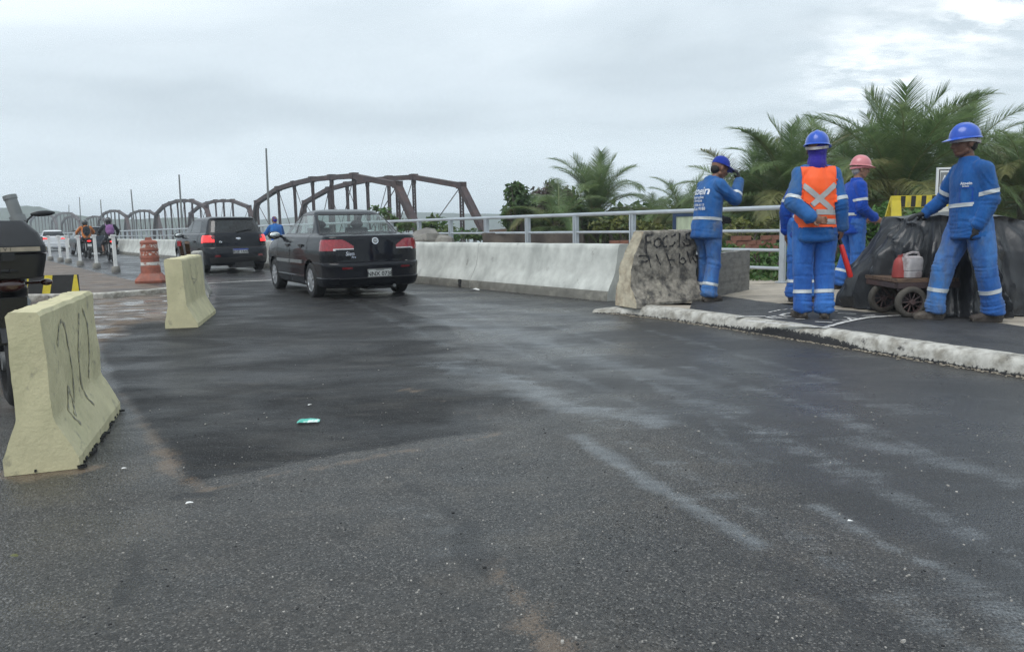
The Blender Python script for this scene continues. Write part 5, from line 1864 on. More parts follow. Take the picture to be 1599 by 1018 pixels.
def motorcycle(label, loc, rz, box=False, group=None, lit=True):
    t = thing('motorcycle', label, 'motorcycle', loc, rz, group)
    moto_wheel(t, -0.66, 0.305, 0.12)
    moto_wheel(t, 0.67, 0.315, 0.095)
    mb = MB()
    mb.tube([(0, 0.50, 0.92), (0, 0.20, 0.72), (0, -0.25, 0.70), (0, -0.60, 0.80), (0, -0.85, 0.84)], 0.028, 8)
    for s in (-1, 1):
        mb.tube([(0, 0.46, 0.86), (s * 0.12, 0.25, 0.42), (s * 0.12, -0.15, 0.36), (s * 0.11, -0.30, 0.60), (s * 0.10, -0.55, 0.78)], 0.018, 8)
        mb.tube([(s * 0.10, -0.10, 0.33), (s * 0.10, -0.66, 0.305)], 0.022, 8)
    obj('frame', mb, MAT['dark_metal'], t, smooth=40)
    mb = MB()
    mb.box((0, 0.10, 0.45), (0.26, 0.34, 0.30), taper=0.85)
    mb.lathe([(0.09, -0.17), (0.10, -0.12), (0.10, 0.12), (0.09, 0.17)], 14, Matrix.Translation((0, 0.14, 0.36)) @ Matrix.Rotation(R(90), 4, 'Y'))
    mb.box((0, 0.24, 0.60), (0.16, 0.20, 0.20), Matrix.Rotation(R(-20), 3, 'X'))
    obj('engine', mb, MAT['dark_metal'], t)
    for s in (-1, 1):
        mb = MB()
        mb.tube([(s * 0.06, 0.67, 0.315), (s * 0.085, 0.62, 0.55), (s * 0.085, 0.47, 0.98)], [0.028, 0.026, 0.022], 10)
        obj('fork_leg', mb, MAT['steel_grey'], t, smooth=40)
        mb = MB()
        mb.tube([(s * 0.11, -0.60, 0.34), (s * 0.10, -0.48, 0.72)], 0.018, 8)
        mb.tube([(s * 0.11 + 0.001 * k, -0.60 + 0.12 * k / 16, 0.38 + 0.30 * k / 16) for k in range(17)], [0.034 if k % 2 else 0.026 for k in range(17)], 10)
        obj('shock_absorber', mb, MAT['steel_grey'], t, smooth=60)
        mb = MB()
        mb.tube([(s * 0.05, 0.43, 1.02), (s * 0.20, 0.42, 1.08), (s * 0.36, 0.33, 1.07)], 0.014, 8)
        mb.tube([(s * 0.25, 0.37, 1.075), (s * 0.37, 0.325, 1.07)], 0.020, 8)
        obj('handlebar', mb, MAT['dark_metal'], t, smooth=40)
        mb = MB()
        mb.tube([(s * 0.24, 0.40, 1.08), (s * 0.30, 0.42, 1.22), (s * 0.34, 0.41, 1.26)], 0.007, 6)
        mb.ell((s * 0.40, 0.40, 1.265), (0.085, 0.014, 0.022), Matrix.Rotation(R(s * -4), 3, 'Y'), 14, 8)
        obj('mirror', mb, MAT['black_plastic'], t, smooth=50)
        mb = MB()
        mb.tube([(s * 0.08, -0.74, 0.80), (s * 0.20, -0.76, 0.80)], 0.010, 6)
        mb.ell((s * 0.22, -0.76, 0.80), (0.036, 0.026, 0.022), None, 12, 8)
        obj('turn_signal', mb, MAT['signal_dark'], t, smooth=50)
        mb = MB()
        mb.tube([(s * 0.12, 0.0, 0.32), (s * 0.28, 0.02, 0.31)], 0.016, 8)
        obj('footrest', mb, MAT['rubber'], t)
    mb = MB()
    mb.ell((0, 0.18, 0.80), (0.15, 0.30, 0.13), Matrix.Rotation(R(-8), 3, 'X'), 20, 12)
    obj('fuel_tank', mb, MAT['tank_black'], t, smooth=60)
    mb = MB()
    mb.box((0, -0.28, 0.80), (0.26, 0.62, 0.09), Matrix.Rotation(R(-4), 3, 'X'), taper=0.86)
    mb.ell((0, -0.55, 0.835), (0.13, 0.16, 0.055), None, 14, 8)
    me = mb.mesh('seat', MAT['seat_vinyl'])
    link('seat', me, t)
    mb = MB()
    mb.ell((0, -0.72, 0.74), (0.12, 0.24, 0.07), Matrix.Rotation(R(-14), 3, 'X'), 16, 8)
    obj('tail_fairing', mb, MAT['tank_black'], t, smooth=50)
    mb = MB()
    mb.ell((0, -0.92, 0.80), (0.085, 0.035, 0.042), None, 14, 8)
    obj('tail_light', mb, MAT['tail_lit'] if lit else MAT['signal_dark'], t, smooth=50)
    mb = MB()
    mb.box((0, -0.93, 0.58), (0.16, 0.012, 0.30), Matrix.Rotation(R(12), 3, 'X'))
    mb.add([(s * 0.075, -0.66 + 0.36 * math.cos(a), 0.305 + 0.36 * math.sin(a)) for a in [R(k * 15 + 20) for k in range(10)] for s in (-1, 1)], [(2 * k, 2 * k + 1, 2 * k + 3, 2 * k + 2) for k in range(9)])
    obj('mudguard', mb, MAT['black_plastic'], t)
    if not box:
        number_plate(t, 0, -0.965, 0.62, '', 0.19, 0.15, 12)
    mb = MB()
    mb.add([(s * 0.06, 0.67 + 0.35 * math.cos(a), 0.315 + 0.35 * math.sin(a)) for a in [R(k * 15 + 30) for k in range(9)] for s in (-1, 1)], [(2 * k, 2 * k + 1, 2 * k + 3, 2 * k + 2) for k in range(8)])
    obj('front_mudguard', mb, MAT['tank_black'], t)
    mb = MB()
    mb.ell((0, 0.60, 0.97), (0.12, 0.10, 0.11), None, 16, 10)
    obj('headlight', mb, MAT['chrome'], t, smooth=50)
    mb = MB()
    mb.tube([(0.10, 0.20, 0.36), (0.15, 0.0, 0.27), (0.16, -0.25, 0.30), (0.17, -0.40, 0.34)], 0.022, 10)
    mb.tube([(0.17, -0.38, 0.33), (0.185, -0.50, 0.38), (0.20, -0.88, 0.52)], [0.03, 0.055, 0.050], 14)
    ex = obj('exhaust', mb, MAT['steel_grey'], t, smooth=40)
    mb = MB()
    for s in (-1, 1):
        mb.tube([(s * 0.12, -0.45, 0.84), (s * 0.14, -0.75, 0.89), (s * 0.10, -0.96, 0.89), (0, -0.98, 0.89)], 0.013, 8)
    mb.box((0, -0.74, 0.895), (0.22, 0.30, 0.02))
    obj('carrier', mb, MAT['dark_metal'], t, smooth=40)
    if box:
        bx = top_case(t)
        bx.location.z = -0.07
    return t


def top_case(t):
    c = Vector((0, -0.80, 0.0))
    def sect(z, w, d, r=0.06):
        pts = []
        for cx, cy, a0 in ((w - r, d - r, 0), (-w + r, d - r, 90), (-w + r, -d + r, 180), (w - r, -d + r, 270)):
            for k in range(5):
                a = R(a0 + k * 22.5)
                pts.append(Vector((cx + r * math.cos(a), cy + r * math.sin(a), z)) + c)
        return pts
    def stack(levels):
        mb = MB()
        rings = [sect(*l) for l in levels]
        n = len(rings[0])
        vs = [p for r_ in rings for p in r_]
        fs = []
        for i in range(len(rings) - 1):
            for k in range(n):
                k2 = (k + 1) % n
                fs.append((i * n + k, i * n + k2, (i + 1) * n + k2, (i + 1) * n + k))
        fs += [tuple(range(n - 1, -1, -1)), tuple((len(rings) - 1) * n + k for k in range(n))]
        return mb.add(vs, fs)
    b = obj('top_case', stack([(0.905, .155, .14, .05), (0.915, .185, .17, .06), (1.02, .205, .195, .06), (1.055, .21, .20, .06), (1.06, .203, .193, .06)]), MAT['black_plastic'], t, smooth=30)
    obj('case_lid', stack([(1.064, .203, .193, .05), (1.068, .21, .20, .05), (1.110, .208, .198, .05), (1.190, .178, .165, .045), (1.255, .120, .110, .035), (1.262, .112, .10, .03)]), MAT['black_plastic'], b, smooth=18)
    mb = MB()
    for s in (1,):
        mb.box(c + Vector((0, -0.2025, 1.088)), (0.34, 0.006, 0.026)); mb.box(c + Vector((0.2115, 0, 1.088)), (0.006, 0.30, 0.026)); mb.box(c + Vector((-0.2115, 0, 1.088)), (0.006, 0.30, 0.026))
    st = obj('logo_strip', mb, MAT['strip_beige'], b)
    me = text_mesh('G I V I', 0.03, 0.001, spacing=1.2)
    me.transform(frame(c + Vector((-0.03, -0.2065, 1.088)), (1, 0, 0), (0, 0, 1), (0, -1, 0)))
    me.materials.append(MAT['black_paint'])
    link('strip_lettering', me, st)
    mb = MB()
    mb.box(c + Vector((0, -0.205, 1.045)), (0.07, 0.02, 0.05))
    obj('case_latch', mb, MAT['trim_black'], b)
    return b


pw = G(27, 634)
rzm = R(39)
fl = Vector((-0.0, -0.66, 0))
loc = Vector((pw.x - (-math.sin(rzm) * -0.66), pw.y - (math.cos(rzm) * -0.66), 0))
moto_near = motorcycle('parked black motorcycle with a black top case, cut by the left edge', loc, rzm, True, lit=False)
moto_orange = motorcycle('dark motorcycle under the rider in orange far off on the bridge', G(137, 404), R(36), False, 'motorcycles riding over the bridge')
moto_purple = motorcycle('dark motorcycle under the rider with the purple backpack', G(174, 408.5), R(33), False, 'motorcycles riding over the bridge')
# the mouldings' wet shine comes from the sky, nothing more to add here
# ================================================================ people
def cloth(name, col, dirt, dlo=0.52, dhi=0.72, fade_crease_light=None):
    return M(name, col, 0.85, var=0.10, scale=5, col2=dirt, mscale=3.2, lo=dlo, hi=dhi, bump=0.030, bscale=8.0, stretch=(1, 1, 0.40), sheen=0.12, spec=0.25,
             col3=fade_crease_light, mscale3=4.5, lo3=0.46, hi3=0.62)  # third tone: wear, plus lighter crease ridges painted in as shading


MAT['jacket_blue'] = cloth('jacket_blue', (0.012, 0.088, 0.30), (0.035, 0.10, 0.24), fade_crease_light=(0.022, 0.130, 0.38))
MAT['jacket_blue_faded'] = cloth('jacket_blue_faded', (0.014, 0.100, 0.33), (0.07, 0.14, 0.26), 0.45, 0.66, fade_crease_light=(0.028, 0.125, 0.35))
MAT['jacket_royal'] = cloth('jacket_royal', (0.006, 0.055, 0.36), (0.01, 0.07, 0.30))
MAT['trousers_blue'] = cloth('trousers_blue', (0.024, 0.110, 0.40), (0.07, 0.14, 0.31), fade_crease_light=(0.040, 0.160, 0.48))
MAT['trousers_worn'] = cloth('trousers_worn', (0.024, 0.110, 0.37), (0.115, 0.15, 0.21), 0.44, 0.62, fade_crease_light=(0.050, 0.17, 0.44))
MAT['orange_vest'] = M('orange_vest', (0.95, 0.11, 0.012), 0.6, var=0.07, scale=5, bump=0.001, bscale=90, sheen=0.2)
MAT['reflective'] = M('reflective', (0.56, 0.60, 0.62), 0.45, metal=0.1, var=0.06, scale=14)
MAT['reflective_grey'] = M('reflective_grey', (0.42, 0.42, 0.42), 0.45, metal=0.1, var=0.10, scale=14)
MAT['white_print'] = M('white_print', (0.66, 0.70, 0.76), 0.7, var=0.06)
MAT['skin_dark'] = M('skin_dark', (0.135, 0.066, 0.046), 0.5, var=0.12, scale=14, bump=0.0006, bscale=120)
MAT['skin_brown'] = M('skin_brown', (0.20, 0.098, 0.062), 0.5, var=0.12, scale=14, bump=0.0006, bscale=120)
MAT['skin_tan'] = M('skin_tan', (0.27, 0.135, 0.09), 0.5, var=0.12, scale=14, bump=0.0006, bscale=120)
MAT['helmet_blue'] = M('helmet_blue', (0.014, 0.085, 0.50), 0.30, var=0.06, coat=0.4)
MAT['helmet_pink'] = M('helmet_pink', (0.58, 0.20, 0.22), 0.35, var=0.08, coat=0.3)
MAT['helmet_black'] = M('helmet_black', (0.02, 0.02, 0.022), 0.2, var=0.05, coat=0.6)
MAT['cap_blue'] = cloth('cap_blue', (0.012, 0.035, 0.30), (0.02, 0.05, 0.30))
MAT['hood_purple'] = cloth('hood_purple', (0.030, 0.022, 0.25), (0.04, 0.03, 0.30))
MAT['hair_dark'] = M('hair_dark', (0.012, 0.010, 0.009), 0.7, var=0.3, scale=40, bump=0.003, bscale=120)
MAT['hair_grey'] = M('hair_grey', (0.36, 0.35, 0.33), 0.8, var=0.3, scale=60, bump=0.003, bscale=120)
MAT['glove_black'] = M('glove_black', (0.020, 0.021, 0.024), 0.8, var=0.25, scale=20, bump=0.001, bscale=120)
MAT['boot'] = M('boot', (0.045, 0.036, 0.030), 0.75, var=0.25, scale=14, col2=(0.10, 0.085, 0.07), mscale=9, lo=0.5, hi=0.68, bump=0.001, bscale=80)
MAT['eye'] = M('eye', (0.55, 0.52, 0.5), 0.15, var=0)
MAT['tee_green'] = cloth('tee_green', (0.25, 0.42, 0.28), (0.2, 0.35, 0.22))
MAT['orange_jacket'] = cloth('orange_jacket', (0.52, 0.17, 0.04), (0.40, 0.14, 0.05))
MAT['dark_cloth'] = cloth('dark_cloth', (0.016, 0.02, 0.028), (0.025, 0.03, 0.035))
MAT['purple_cloth'] = cloth('purple_cloth', (0.27, 0.12, 0.30), (0.22, 0.11, 0.26))
MAT['baton_red'] = M('baton_red', (0.75, 0.035, 0.03), 0.3, var=0.08, coat=0.3)


def V(*a):
    return Vector(a)


def basis(fwd, up):
    f = Vector(fwd).normalized()
    r = f.cross(Vector(up)).normalized()
    u = r.cross(f)
    return r, f, u


def hand_shapes(mb, wrist, fdir, palm_n, curl, side, grow=0.0, spread=1.0, thumb=0.5):
    """palm, four unequal bent fingers, thumb from the palm's side. palm_n: where the palm faces"""
    f = Vector(fdir).normalized()
    n = (Vector(palm_n) - f * Vector(palm_n).dot(f)).normalized()
    x = f.cross(n) * side            # towards the thumb
    w = Vector(wrist)
    rot = Matrix((x, f, n)).transposed()
    mb.ell(w + f * 0.050, (0.040 + grow, 0.056 + grow, 0.017 + grow), rot, 14, 10)
    mb.cap(w - f * 0.03, 0.027 + grow, w + f * 0.02, 0.026 + grow)
    for k, (off, L) in enumerate(((0.029, .070), (0.010, .079), (-0.010, .073), (-0.028, .058))):
        p = w + f * 0.088 + x * off
        d = (f + x * off * 2.2 * spread).normalized()
        ang = R(curl * 0.7 + k * 3)
        r0 = 0.0092 + grow
        for s, (fr, rr) in enumerate(((0.44, 1.0), (0.32, 0.93), (0.24, 0.84))):
            dd = (d * math.cos(ang) + n * math.sin(ang)).normalized()
            q = p + dd * L * fr
            mb.cap(p, r0 * (1.0 if s == 0 else 0.96), q, r0 * rr, 8)
            p = q
            ang += R(curl)
    p = w + f * 0.022 + x * 0.030 + n * 0.006
    d = (x * 0.75 + f * 0.62 + n * thumb).normalized()
    q = p + d * 0.040
    mb.cap(p, 0.0135 + grow, q, 0.011 + grow, 8)
    d2 = (f * 0.8 + x * 0.20 + n * (thumb + 0.25)).normalized()
    mb.cap(q, 0.011 + grow, q + d2 * 0.034, 0.0088 + grow, 8)


def head_shapes(mb, c, fwd, up=(0, 0, 1), s=1.0):
    r, f, u = basis(fwd, up)
    rot = Matrix((r, f, u)).transposed()
    at = lambda x, y, z: Vector(c) + (r * x + f * y + u * z) * s
    mb.ell(at(0, -0.012, 0.035), (0.073 * s, 0.092 * s, 0.088 * s), rot, 20, 14)           # cranium
    mb.ell(at(0, 0.030, -0.015), (0.060 * s, 0.062 * s, 0.085 * s), rot, 18, 12)           # face
    mb.ell(at(0, 0.048, -0.078), (0.040 * s, 0.036 * s, 0.030 * s), rot, 14, 10)           # chin
    mb.cap(at(-0.042, 0.005, -0.055), 0.026 * s, at(-0.018, 0.050, -0.080), 0.022 * s)      # jaw
    mb.cap(at(0.042, 0.005, -0.055), 0.026 * s, at(0.018, 0.050, -0.080), 0.022 * s)
    mb.cap(at(0, 0.086, 0.020), 0.010 * s, at(0, 0.108, -0.022), 0.014 * s, 10)             # nose
    mb.ell(at(0, 0.100, -0.028), (0.019 * s, 0.014 * s, 0.011 * s), rot, 12, 8)
    mb.cap(at(-0.036, 0.076, 0.028), 0.011 * s, at(0.036, 0.076, 0.028), 0.011 * s, 10)     # brow
    mb.cap(at(-0.040, 0.062, -0.010), 0.018 * s, at(-0.030, 0.066, -0.014), 0.018 * s, 10)  # cheeks
    mb.cap(at(0.040, 0.062, -0.010), 0.018 * s, at(0.030, 0.066, -0.014), 0.018 * s, 10)
    mb.ell(at(0, 0.086, -0.050), (0.025 * s, 0.011 * s, 0.008 * s), rot, 12, 8)             # lips
    mb.ell(at(0, 0.083, -0.062), (0.022 * s, 0.011 * s, 0.008 * s), rot, 12, 8)
    for sx in (-1, 1):
        mb.ell(at(sx * 0.076, -0.008, -0.004), (0.010 * s, 0.020 * s, 0.034 * s), rot @ Matrix.Rotation(R(sx * 14), 3, 'Z'), 12, 10)   # ears
    return r, f, u, at


def folds(me, amp, freq, seed, zones=(), smooth=1):
    """cloth creases: ridged noise along the normals; zones = (point, radius, gain)"""
    co, no = vco(me), vno(me)
    off = Vector((seed * 3.1, seed * 1.7, seed * 0.9))
    d = np.zeros(len(co))
    for i, p in enumerate(co):
        v = Vector(p)
        q = Vector((v.x * freq * 1.3, v.y * freq * 1.3, v.z * freq * 0.38)) + off
        w = noise.noise_vector(q * 0.6) * 0.9
        a = 1 - abs(noise.noise(q + w)) * 2.2
        b = noise.noise(q * 0.45 + Vector((9, 4, 1)))
        g = 1.0
        extra = 0.0
        for zp, zr, gain, ax in zones:
            dv_ = v - zp
            k = math.exp(-(dv_.length / zr) ** 2)
            t = dv_.dot(ax)
            e = 1 - 2 * abs(noise.noise(Vector((dv_.x * 4, dv_.y * 4, 0)) + ax * t * 30 + off + w * 0.4))
            extra += k * gain * e
        c_ = 1 - abs(noise.noise(Vector((v.x * freq * 2.6 + v.z * 2.5, v.y * freq * 2.6, v.z * freq * 0.8)) + off * 2 + w)) * 2.4
        d[i] = amp * (a * 0.8 + b * 0.9 + c_ * 0.42) + extra * 2.0
    vset(me, co + no * d[:, None])


def bisect_band(me, planes):
    """copy of a mesh kept between plane pairs (point, normal)"""
    bm = bmesh.new(); bm.from_mesh(me)
    for p, n in planes:
        geom = bm.verts[:] + bm.edges[:] + bm.faces[:]
        bmesh.ops.bisect_plane(bm, geom=geom, plane_co=p, plane_no=n, clear_outer=True)
    return bm


def finish_strip(bm, name, mat, parent, off, back=True):
    bm.normal_update()
    for v in bm.verts:
        v.co += v.normal * off
    if back:
        ed = [e for e in bm.edges if e.is_boundary]
        r = bmesh.ops.extrude_edge_only(bm, edges=ed)
        vs = [g for g in r['geom'] if isinstance(g, bmesh.types.BMVert)]
        for v in vs:
            l = [e.other_vert(v) for e in v.link_edges if e.other_vert(v) not in vs]
            if l:
                v.co = l[0].co - l[0].normal * (off * 1.6)
    me = bpy.data.meshes.new(name)
    bm.to_mesh(me); bm.free()
    me.materials.append(mat)
    shade(me, 50)
    return link(name, me, parent)


def seg_dist(p, a, b):
    ab = b - a
    t = max(0, min(1, (p - a).dot(ab) / ab.length_squared))
    return (p - a - ab * t).length


def limb_band(me, a, b, t, w, reach, name, mat, parent, off=0.004, reject=()):
    """reflective tape round a limb at fraction t of a-b"""
    a, b = Vector(a), Vector(b)
    d = (b - a).normalized()
    c = a.lerp(b, t)
    bm = bisect_band(me, [(c - d * w / 2, -d), (c + d * w / 2, d)])
    kill = []
    for f in bm.faces:
        p = f.calc_center_median()
        dd = seg_dist(p, a - d * 0.3, b + d * 0.3)
        if dd > reach or any(seg_dist(p, x, y) + o < dd for x, y, o in reject):
            kill.append(f)
    bmesh.ops.delete(bm, geom=kill, context='FACES')
    return finish_strip(bm, name, mat, parent, off)


def project(me, origin, xax, zax, direction, bvh, off):
    """lay flat (x, y) shapes on a surface along a direction"""
    o, xa, za, d = Vector(origin), Vector(xax).normalized(), Vector(zax).normalized(), Vector(direction).normalized()
    ok = True
    last = None
    for v in me.vertices:
        p = o + xa * v.co.x + za * v.co.y
        h, n, i, dist = bvh.ray_cast(p - d * 0.6, d, 2.0)
        if h is None:
            h = last if last is not None else p
        last = h
        v.co = h - d * off
    return me


def strip_mesh(pts, w, n=24):
    vs, fs = [], []
    for (x0, y0), (x1, y1) in zip(pts[:-1], pts[1:]):
        o = len(vs)
        d = Vector((x1 - x0, y1 - y0)).normalized()
        s = Vector((-d.y, d.x)) * w / 2
        for k in range(n + 1):
            x, y = x0 + (x1 - x0) * k / n, y0 + (y1 - y0) * k / n
            for j in range(4):
                q = (j / 3 * 2 - 1)
                vs.append((x + s.x * q, y + s.y * q, 0))
        for k in range(n):
            for j in range(3):
                fs.append((o + 4 * k + j, o + 4 * k + j + 1, o + 4 * k + 5 + j, o + 4 * k + 4 + j))
    me = bpy.data.meshes.new('strip')
    me.from_pydata(vs, [], fs)
    return me


def helmet(parent, c, fwd, up, mat, cap=False, s=1.0, strap=True):
    """hard hat with ridge, brim and peak; or a soft peaked cap"""
    r, f, u = basis(fwd, up)
    m4 = frame(c, r, f, u)
    mb = MB()
    nu, nv = 40, 12
    vs, fs = [], []
    hh, ww, ll = (0.118, 0.102, 0.124) if not cap else (0.098, 0.086, 0.104)
    for i in range(nv + 1):
        th = math.pi / 2 * i / nv
        for k in range(nu):
            ph = 2 * math.pi * k / nu
            e = math.sin(th) ** 0.86
            x, y, z = ww * e * math.sin(ph), ll * e * math.cos(ph), hh * math.cos(th)
            if not cap:
                ridge = max(0, 1 - (x / 0.020) ** 2) * 0.008 * math.cos(th * 0.9)
                ridge += max(0, 1 - ((abs(x) - 0.045) / 0.012) ** 2) * 0.004 * (1 - abs(math.cos(th) * 2 - 1))
                z += ridge
            vs.append((x, y, z))
    for i in range(nv):
        for k in range(nu):
            k2 = (k + 1) % nu
            fs.append((i * nu + k, (i + 1) * nu + k, (i + 1) * nu + k2, i * nu + k2))
    mb.add(vs, fs)
    # brim
    vs, fs = [], []
    for k in range(nu):
        ph = 2 * math.pi * k / nu
        pk = max(0, math.cos(ph)) ** 2
        ext = (0.012 + 0.045 * pk) if not cap else (0.001 + 0.072 * max(0, math.cos(ph)) ** 1.3 * (1 if math.cos(ph) > 0.35 else 0.25))
        for a, z in ((0, 0.004), (ext, -0.006 - 0.012 * pk), (ext, -0.010 - 0.012 * pk), (0, -0.004)):
            vs.append(((ww + a) * math.sin(ph), (ll + a) * math.cos(ph), z))
    for k in range(nu):
        k2 = (k + 1) % nu
        for j in range(4):
            j2 = (j + 1) % 4
            fs.append((k * 4 + j, k * 4 + j2, k2 * 4 + j2, k2 * 4 + j))
    mb.add(vs, fs)
    me = mb.mesh('hard_hat' if not cap else 'cap', mat)
    me.transform(m4 @ Matrix.Scale(s, 4))
    shade(me, 50)
    h = link('hard_hat' if not cap else 'cap', me, parent)
    if strap and not cap:
        mb = MB()
        vs, fs = [], []
        for k in range(nu + 1):
            ph = 2 * math.pi * k / nu
            dip = 0.022 * max(0, -math.cos(ph)) + 0.012
            for a, z in ((-0.012, -dip), (-0.006, -dip - 0.0), (-0.008, -dip - 0.024), (-0.014, -dip - 0.024)):
                vs.append(((ww + a) * math.sin(ph), (ll + a + 0.006 * max(0, -math.cos(ph))) * math.cos(ph), z))
        for k in range(nu):
            for j in range(4):
                j2 = (j + 1) % 4
                fs.append((k * 4 + j, k * 4 + j2, k * 4 + 4 + j2, k * 4 + 4 + j))
        mb.add(vs, fs)
        me = mb.mesh('head_band', MAT['dirty_white'] if mat is not MAT['helmet_pink'] else mat)
        me.transform(m4 @ Matrix.Scale(s, 4)); shade(me, 50)
        link('head_band', me, h)
    return h


def person(label, loc, head, J, skin, jacket, trousers, gloves=None, hat=None, hair=None, fine=1.0, category='person', group=None, bands=True, boots=True, seed=1, jacket_hem=0.80,
           waist_bands=(1.02,), arm_band=0.52, leg_band=0.62, hands=None, collar=True, shorts=False, girth=1.0):
    """J: joints in metres, figure faces +Y. head = heading in degrees clockwise from +Y"""
    t = thing('person', label, category, loc, -R(head), group)
    g = lambda k: Vector(J[k])
    pel, chest, neck, hd = g('pelvis'), g('chest'), g('neck'), g('head')
    up_t = (chest - pel).normalized()
    hf = Vector(J.get('face', (0, 1, 0)))
    hu = Vector(J.get('head_up', (0, 0, 1)))
    sx = (g('shR') - g('shL')).normalized()
    # --- skin: one body
    mb = MB()
    head_shapes(mb, hd, hf, hu, s=1.09)
    mb.cap(neck - up_t * 0.06, 0.060, hd - Vector((0, 0, 0.04)) - hf.normalized() * 0.012, 0.053)
    mb.cap(pel, 0.11, chest, 0.12); mb.cap(chest, 0.11, neck - up_t * 0.05, 0.07)
    for s in 'LR':
        mb.cap(g('sh' + s), 0.050, g('el' + s), 0.040); mb.cap(g('el' + s), 0.040, g('wr' + s), 0.027)
        mb.cap(chest + (g('sh' + s) - chest) * 0.3, 0.08, g('sh' + s), 0.05)
        mb.cap(pel, 0.09, g('hip' + s), 0.085); mb.cap(g('hip' + s), 0.080, g('kn' + s), 0.052); mb.cap(g('kn' + s), 0.054, g('an' + s), 0.038)
        fd = Vector(J.get('toe' + s, (0, 1, 0)))
        mb.cap(g('an' + s) - Vector((0, 0, 0.04)), 0.035, g('an' + s) + fd * 0.13 - Vector((0, 0, 0.055)), 0.024)
        hp = (hands or {}).get(s)
        sd = 1 if s == 'L' else -1
        if hp:
            hand_shapes(mb, g('wr' + s), hp[0], hp[1], hp[2], sd, 0.0, hp[3] if len(hp) > 3 else 1.0)
    obj_me = voxel(mb, 'body', 0.0062 if fine >= 1 else 0.012, 2, skin)
    link('body', obj_me, t)
    r, f, u = basis(hf, hu)
    for sx_ in (-1, 1):
        e = hd + r * 0.030 * sx_ + f * 0.0775 + u * 0.008
        mb = MB(); mb.ell(e, 0.0105, None, 10, 8)
        eo = obj('eye', mb, MAT['eye'], t, smooth=60)
        mb = MB(); mb.ell(e + f * 0.0072, (0.0055, 0.0055, 0.0055), None, 8, 6)
        obj('iris', mb, MAT['hair_dark'], eo, smooth=60)
        mb = MB(); mb.cap(hd + r * 0.016 * sx_ + f * 0.087 + u * 0.030, 0.004, hd + r * 0.046 * sx_ + f * 0.076 + u * 0.031, 0.003, 6)
        obj('eyebrow', mb, MAT['hair_dark'], t)
    # --- trousers
    G_ = girth
    mb = MB()
    hipc = (g('hipL') + g('hipR')) / 2
    rotp = Matrix.Rotation(math.atan2(sx.y, sx.x), 3, 'Z')
    mb.ell(hipc + Vector((0, -0.005, 0.03)), (0.172 * G_, 0.130 * G_, 0.15), rotp, 20, 12)
    mb.cap(hipc + up_t * 0.08, 0.125 * G_, hipc + up_t * 0.14, 0.125 * G_)
    for s in 'LR':
        k, a, h = g('kn' + s), g('an' + s), g('hip' + s)
        mb.cap(h + Vector((0, 0, 0.02)), 0.112 * G_, h.lerp(k, 0.5), 0.097 * G_, 16)
        mb.cap(h.lerp(k, 0.45), 0.098 * G_, k, 0.080 * G_, 16)
        if not shorts:
            hem = a.lerp(k, 0.02)
            mb.cap(k, 0.081 * G_, k.lerp(hem, 0.5), 0.080 * G_, 16)
            mb.cap(k.lerp(hem, 0.4), 0.079 * G_, hem + Vector((0, 0, 0.045)), 0.076 * G_, 16)
            mb.tube([hem + Vector((0, 0, 0.10)), hem + Vector((0, 0, 0.045)), hem - Vector((0, 0, 0.02))], [0.074 * G_, 0.082 * G_, 0.086 * G_], 18)
    tm = voxel(mb, 'trousers', 0.0105 / min(fine, 1) if fine >= 1 else 0.018, 4, trousers)
    zs = []
    for s in 'LR':
        ax = (g('kn' + s) - g('an' + s)).normalized()
        zs += [(g('an' + s) + Vector((0, 0, 0.05)), 0.12, 0.010, ax), (g('kn' + s), 0.12, 0.007, ax), (g('hip' + s) - Vector((0, 0, 0.06)), 0.12, 0.006, Vector((0.3 if s == 'L' else -0.3, 0.3, 0.9)).normalized())]
    folds(tm, 0.014 if fine >= 1 else 0.005, 5.0, seed, zs)
    tr = link('trousers', tm, t)
    # --- jacket
    mb = MB()
    def ring(c, w, d, z, yaw):
        return c, w, d
    lv = []
    prof = J.get('torso', [(0.00, 0.188, 0.148), (0.10, 0.182, 0.140), (0.28, 0.172, 0.128), (0.50, 0.178, 0.132), (0.66, 0.186, 0.136), (0.80, 0.178, 0.124), (0.90, 0.145, 0.100), (0.97, 0.100, 0.080), (1.03, 0.074, 0.074)])
    hem0 = hipc + up_t * (jacket_hem - 0.93)
    sp = [hem0, hipc.lerp(chest, 0.5) + (up_t * 0.0), chest, neck]
    def spine(q):
        # quadratic run hem - chest - neck
        a, b, c = hem0, hem0.lerp(neck, 0.5) * 0 + (chest - (neck - chest) * 0.0), neck
        if q < 0.72:
            return a.lerp(b, q / 0.72)
        return b.lerp(c, (q - 0.72) / 0.28)
    n = 28
    vs, fs = [], []
    for i, (q, w, d) in enumerate(prof):
        c = spine(min(q, 1.0)) + (up_t * 0.03 * (q > 1))
        kk = q
        ax = sx * (1 - 0)
        ax = (ax - up_t * ax.dot(up_t)).normalized()
        ay = up_t.cross(ax)
        for k in range(n):
            a = 2 * math.pi * k / n
            ca, sa = math.cos(a), math.sin(a)
            e = 0.86
            vs.append(c + ax * w * G_ * abs(ca) ** e * (1 if ca >= 0 else -1) + ay * d * G_ * abs(sa) ** e * (1 if sa >= 0 else -1))
    for i in range(len(prof) - 1):
        for k in range(n):
            k2 = (k + 1) % n
            fs.append((i * n + k, i * n + k2, (i + 1) * n + k2, (i + 1) * n + k))
    fs += [tuple(range(n - 1, -1, -1)), tuple((len(prof) - 1) * n + k for k in range(n))]
    mb.add(vs, fs)
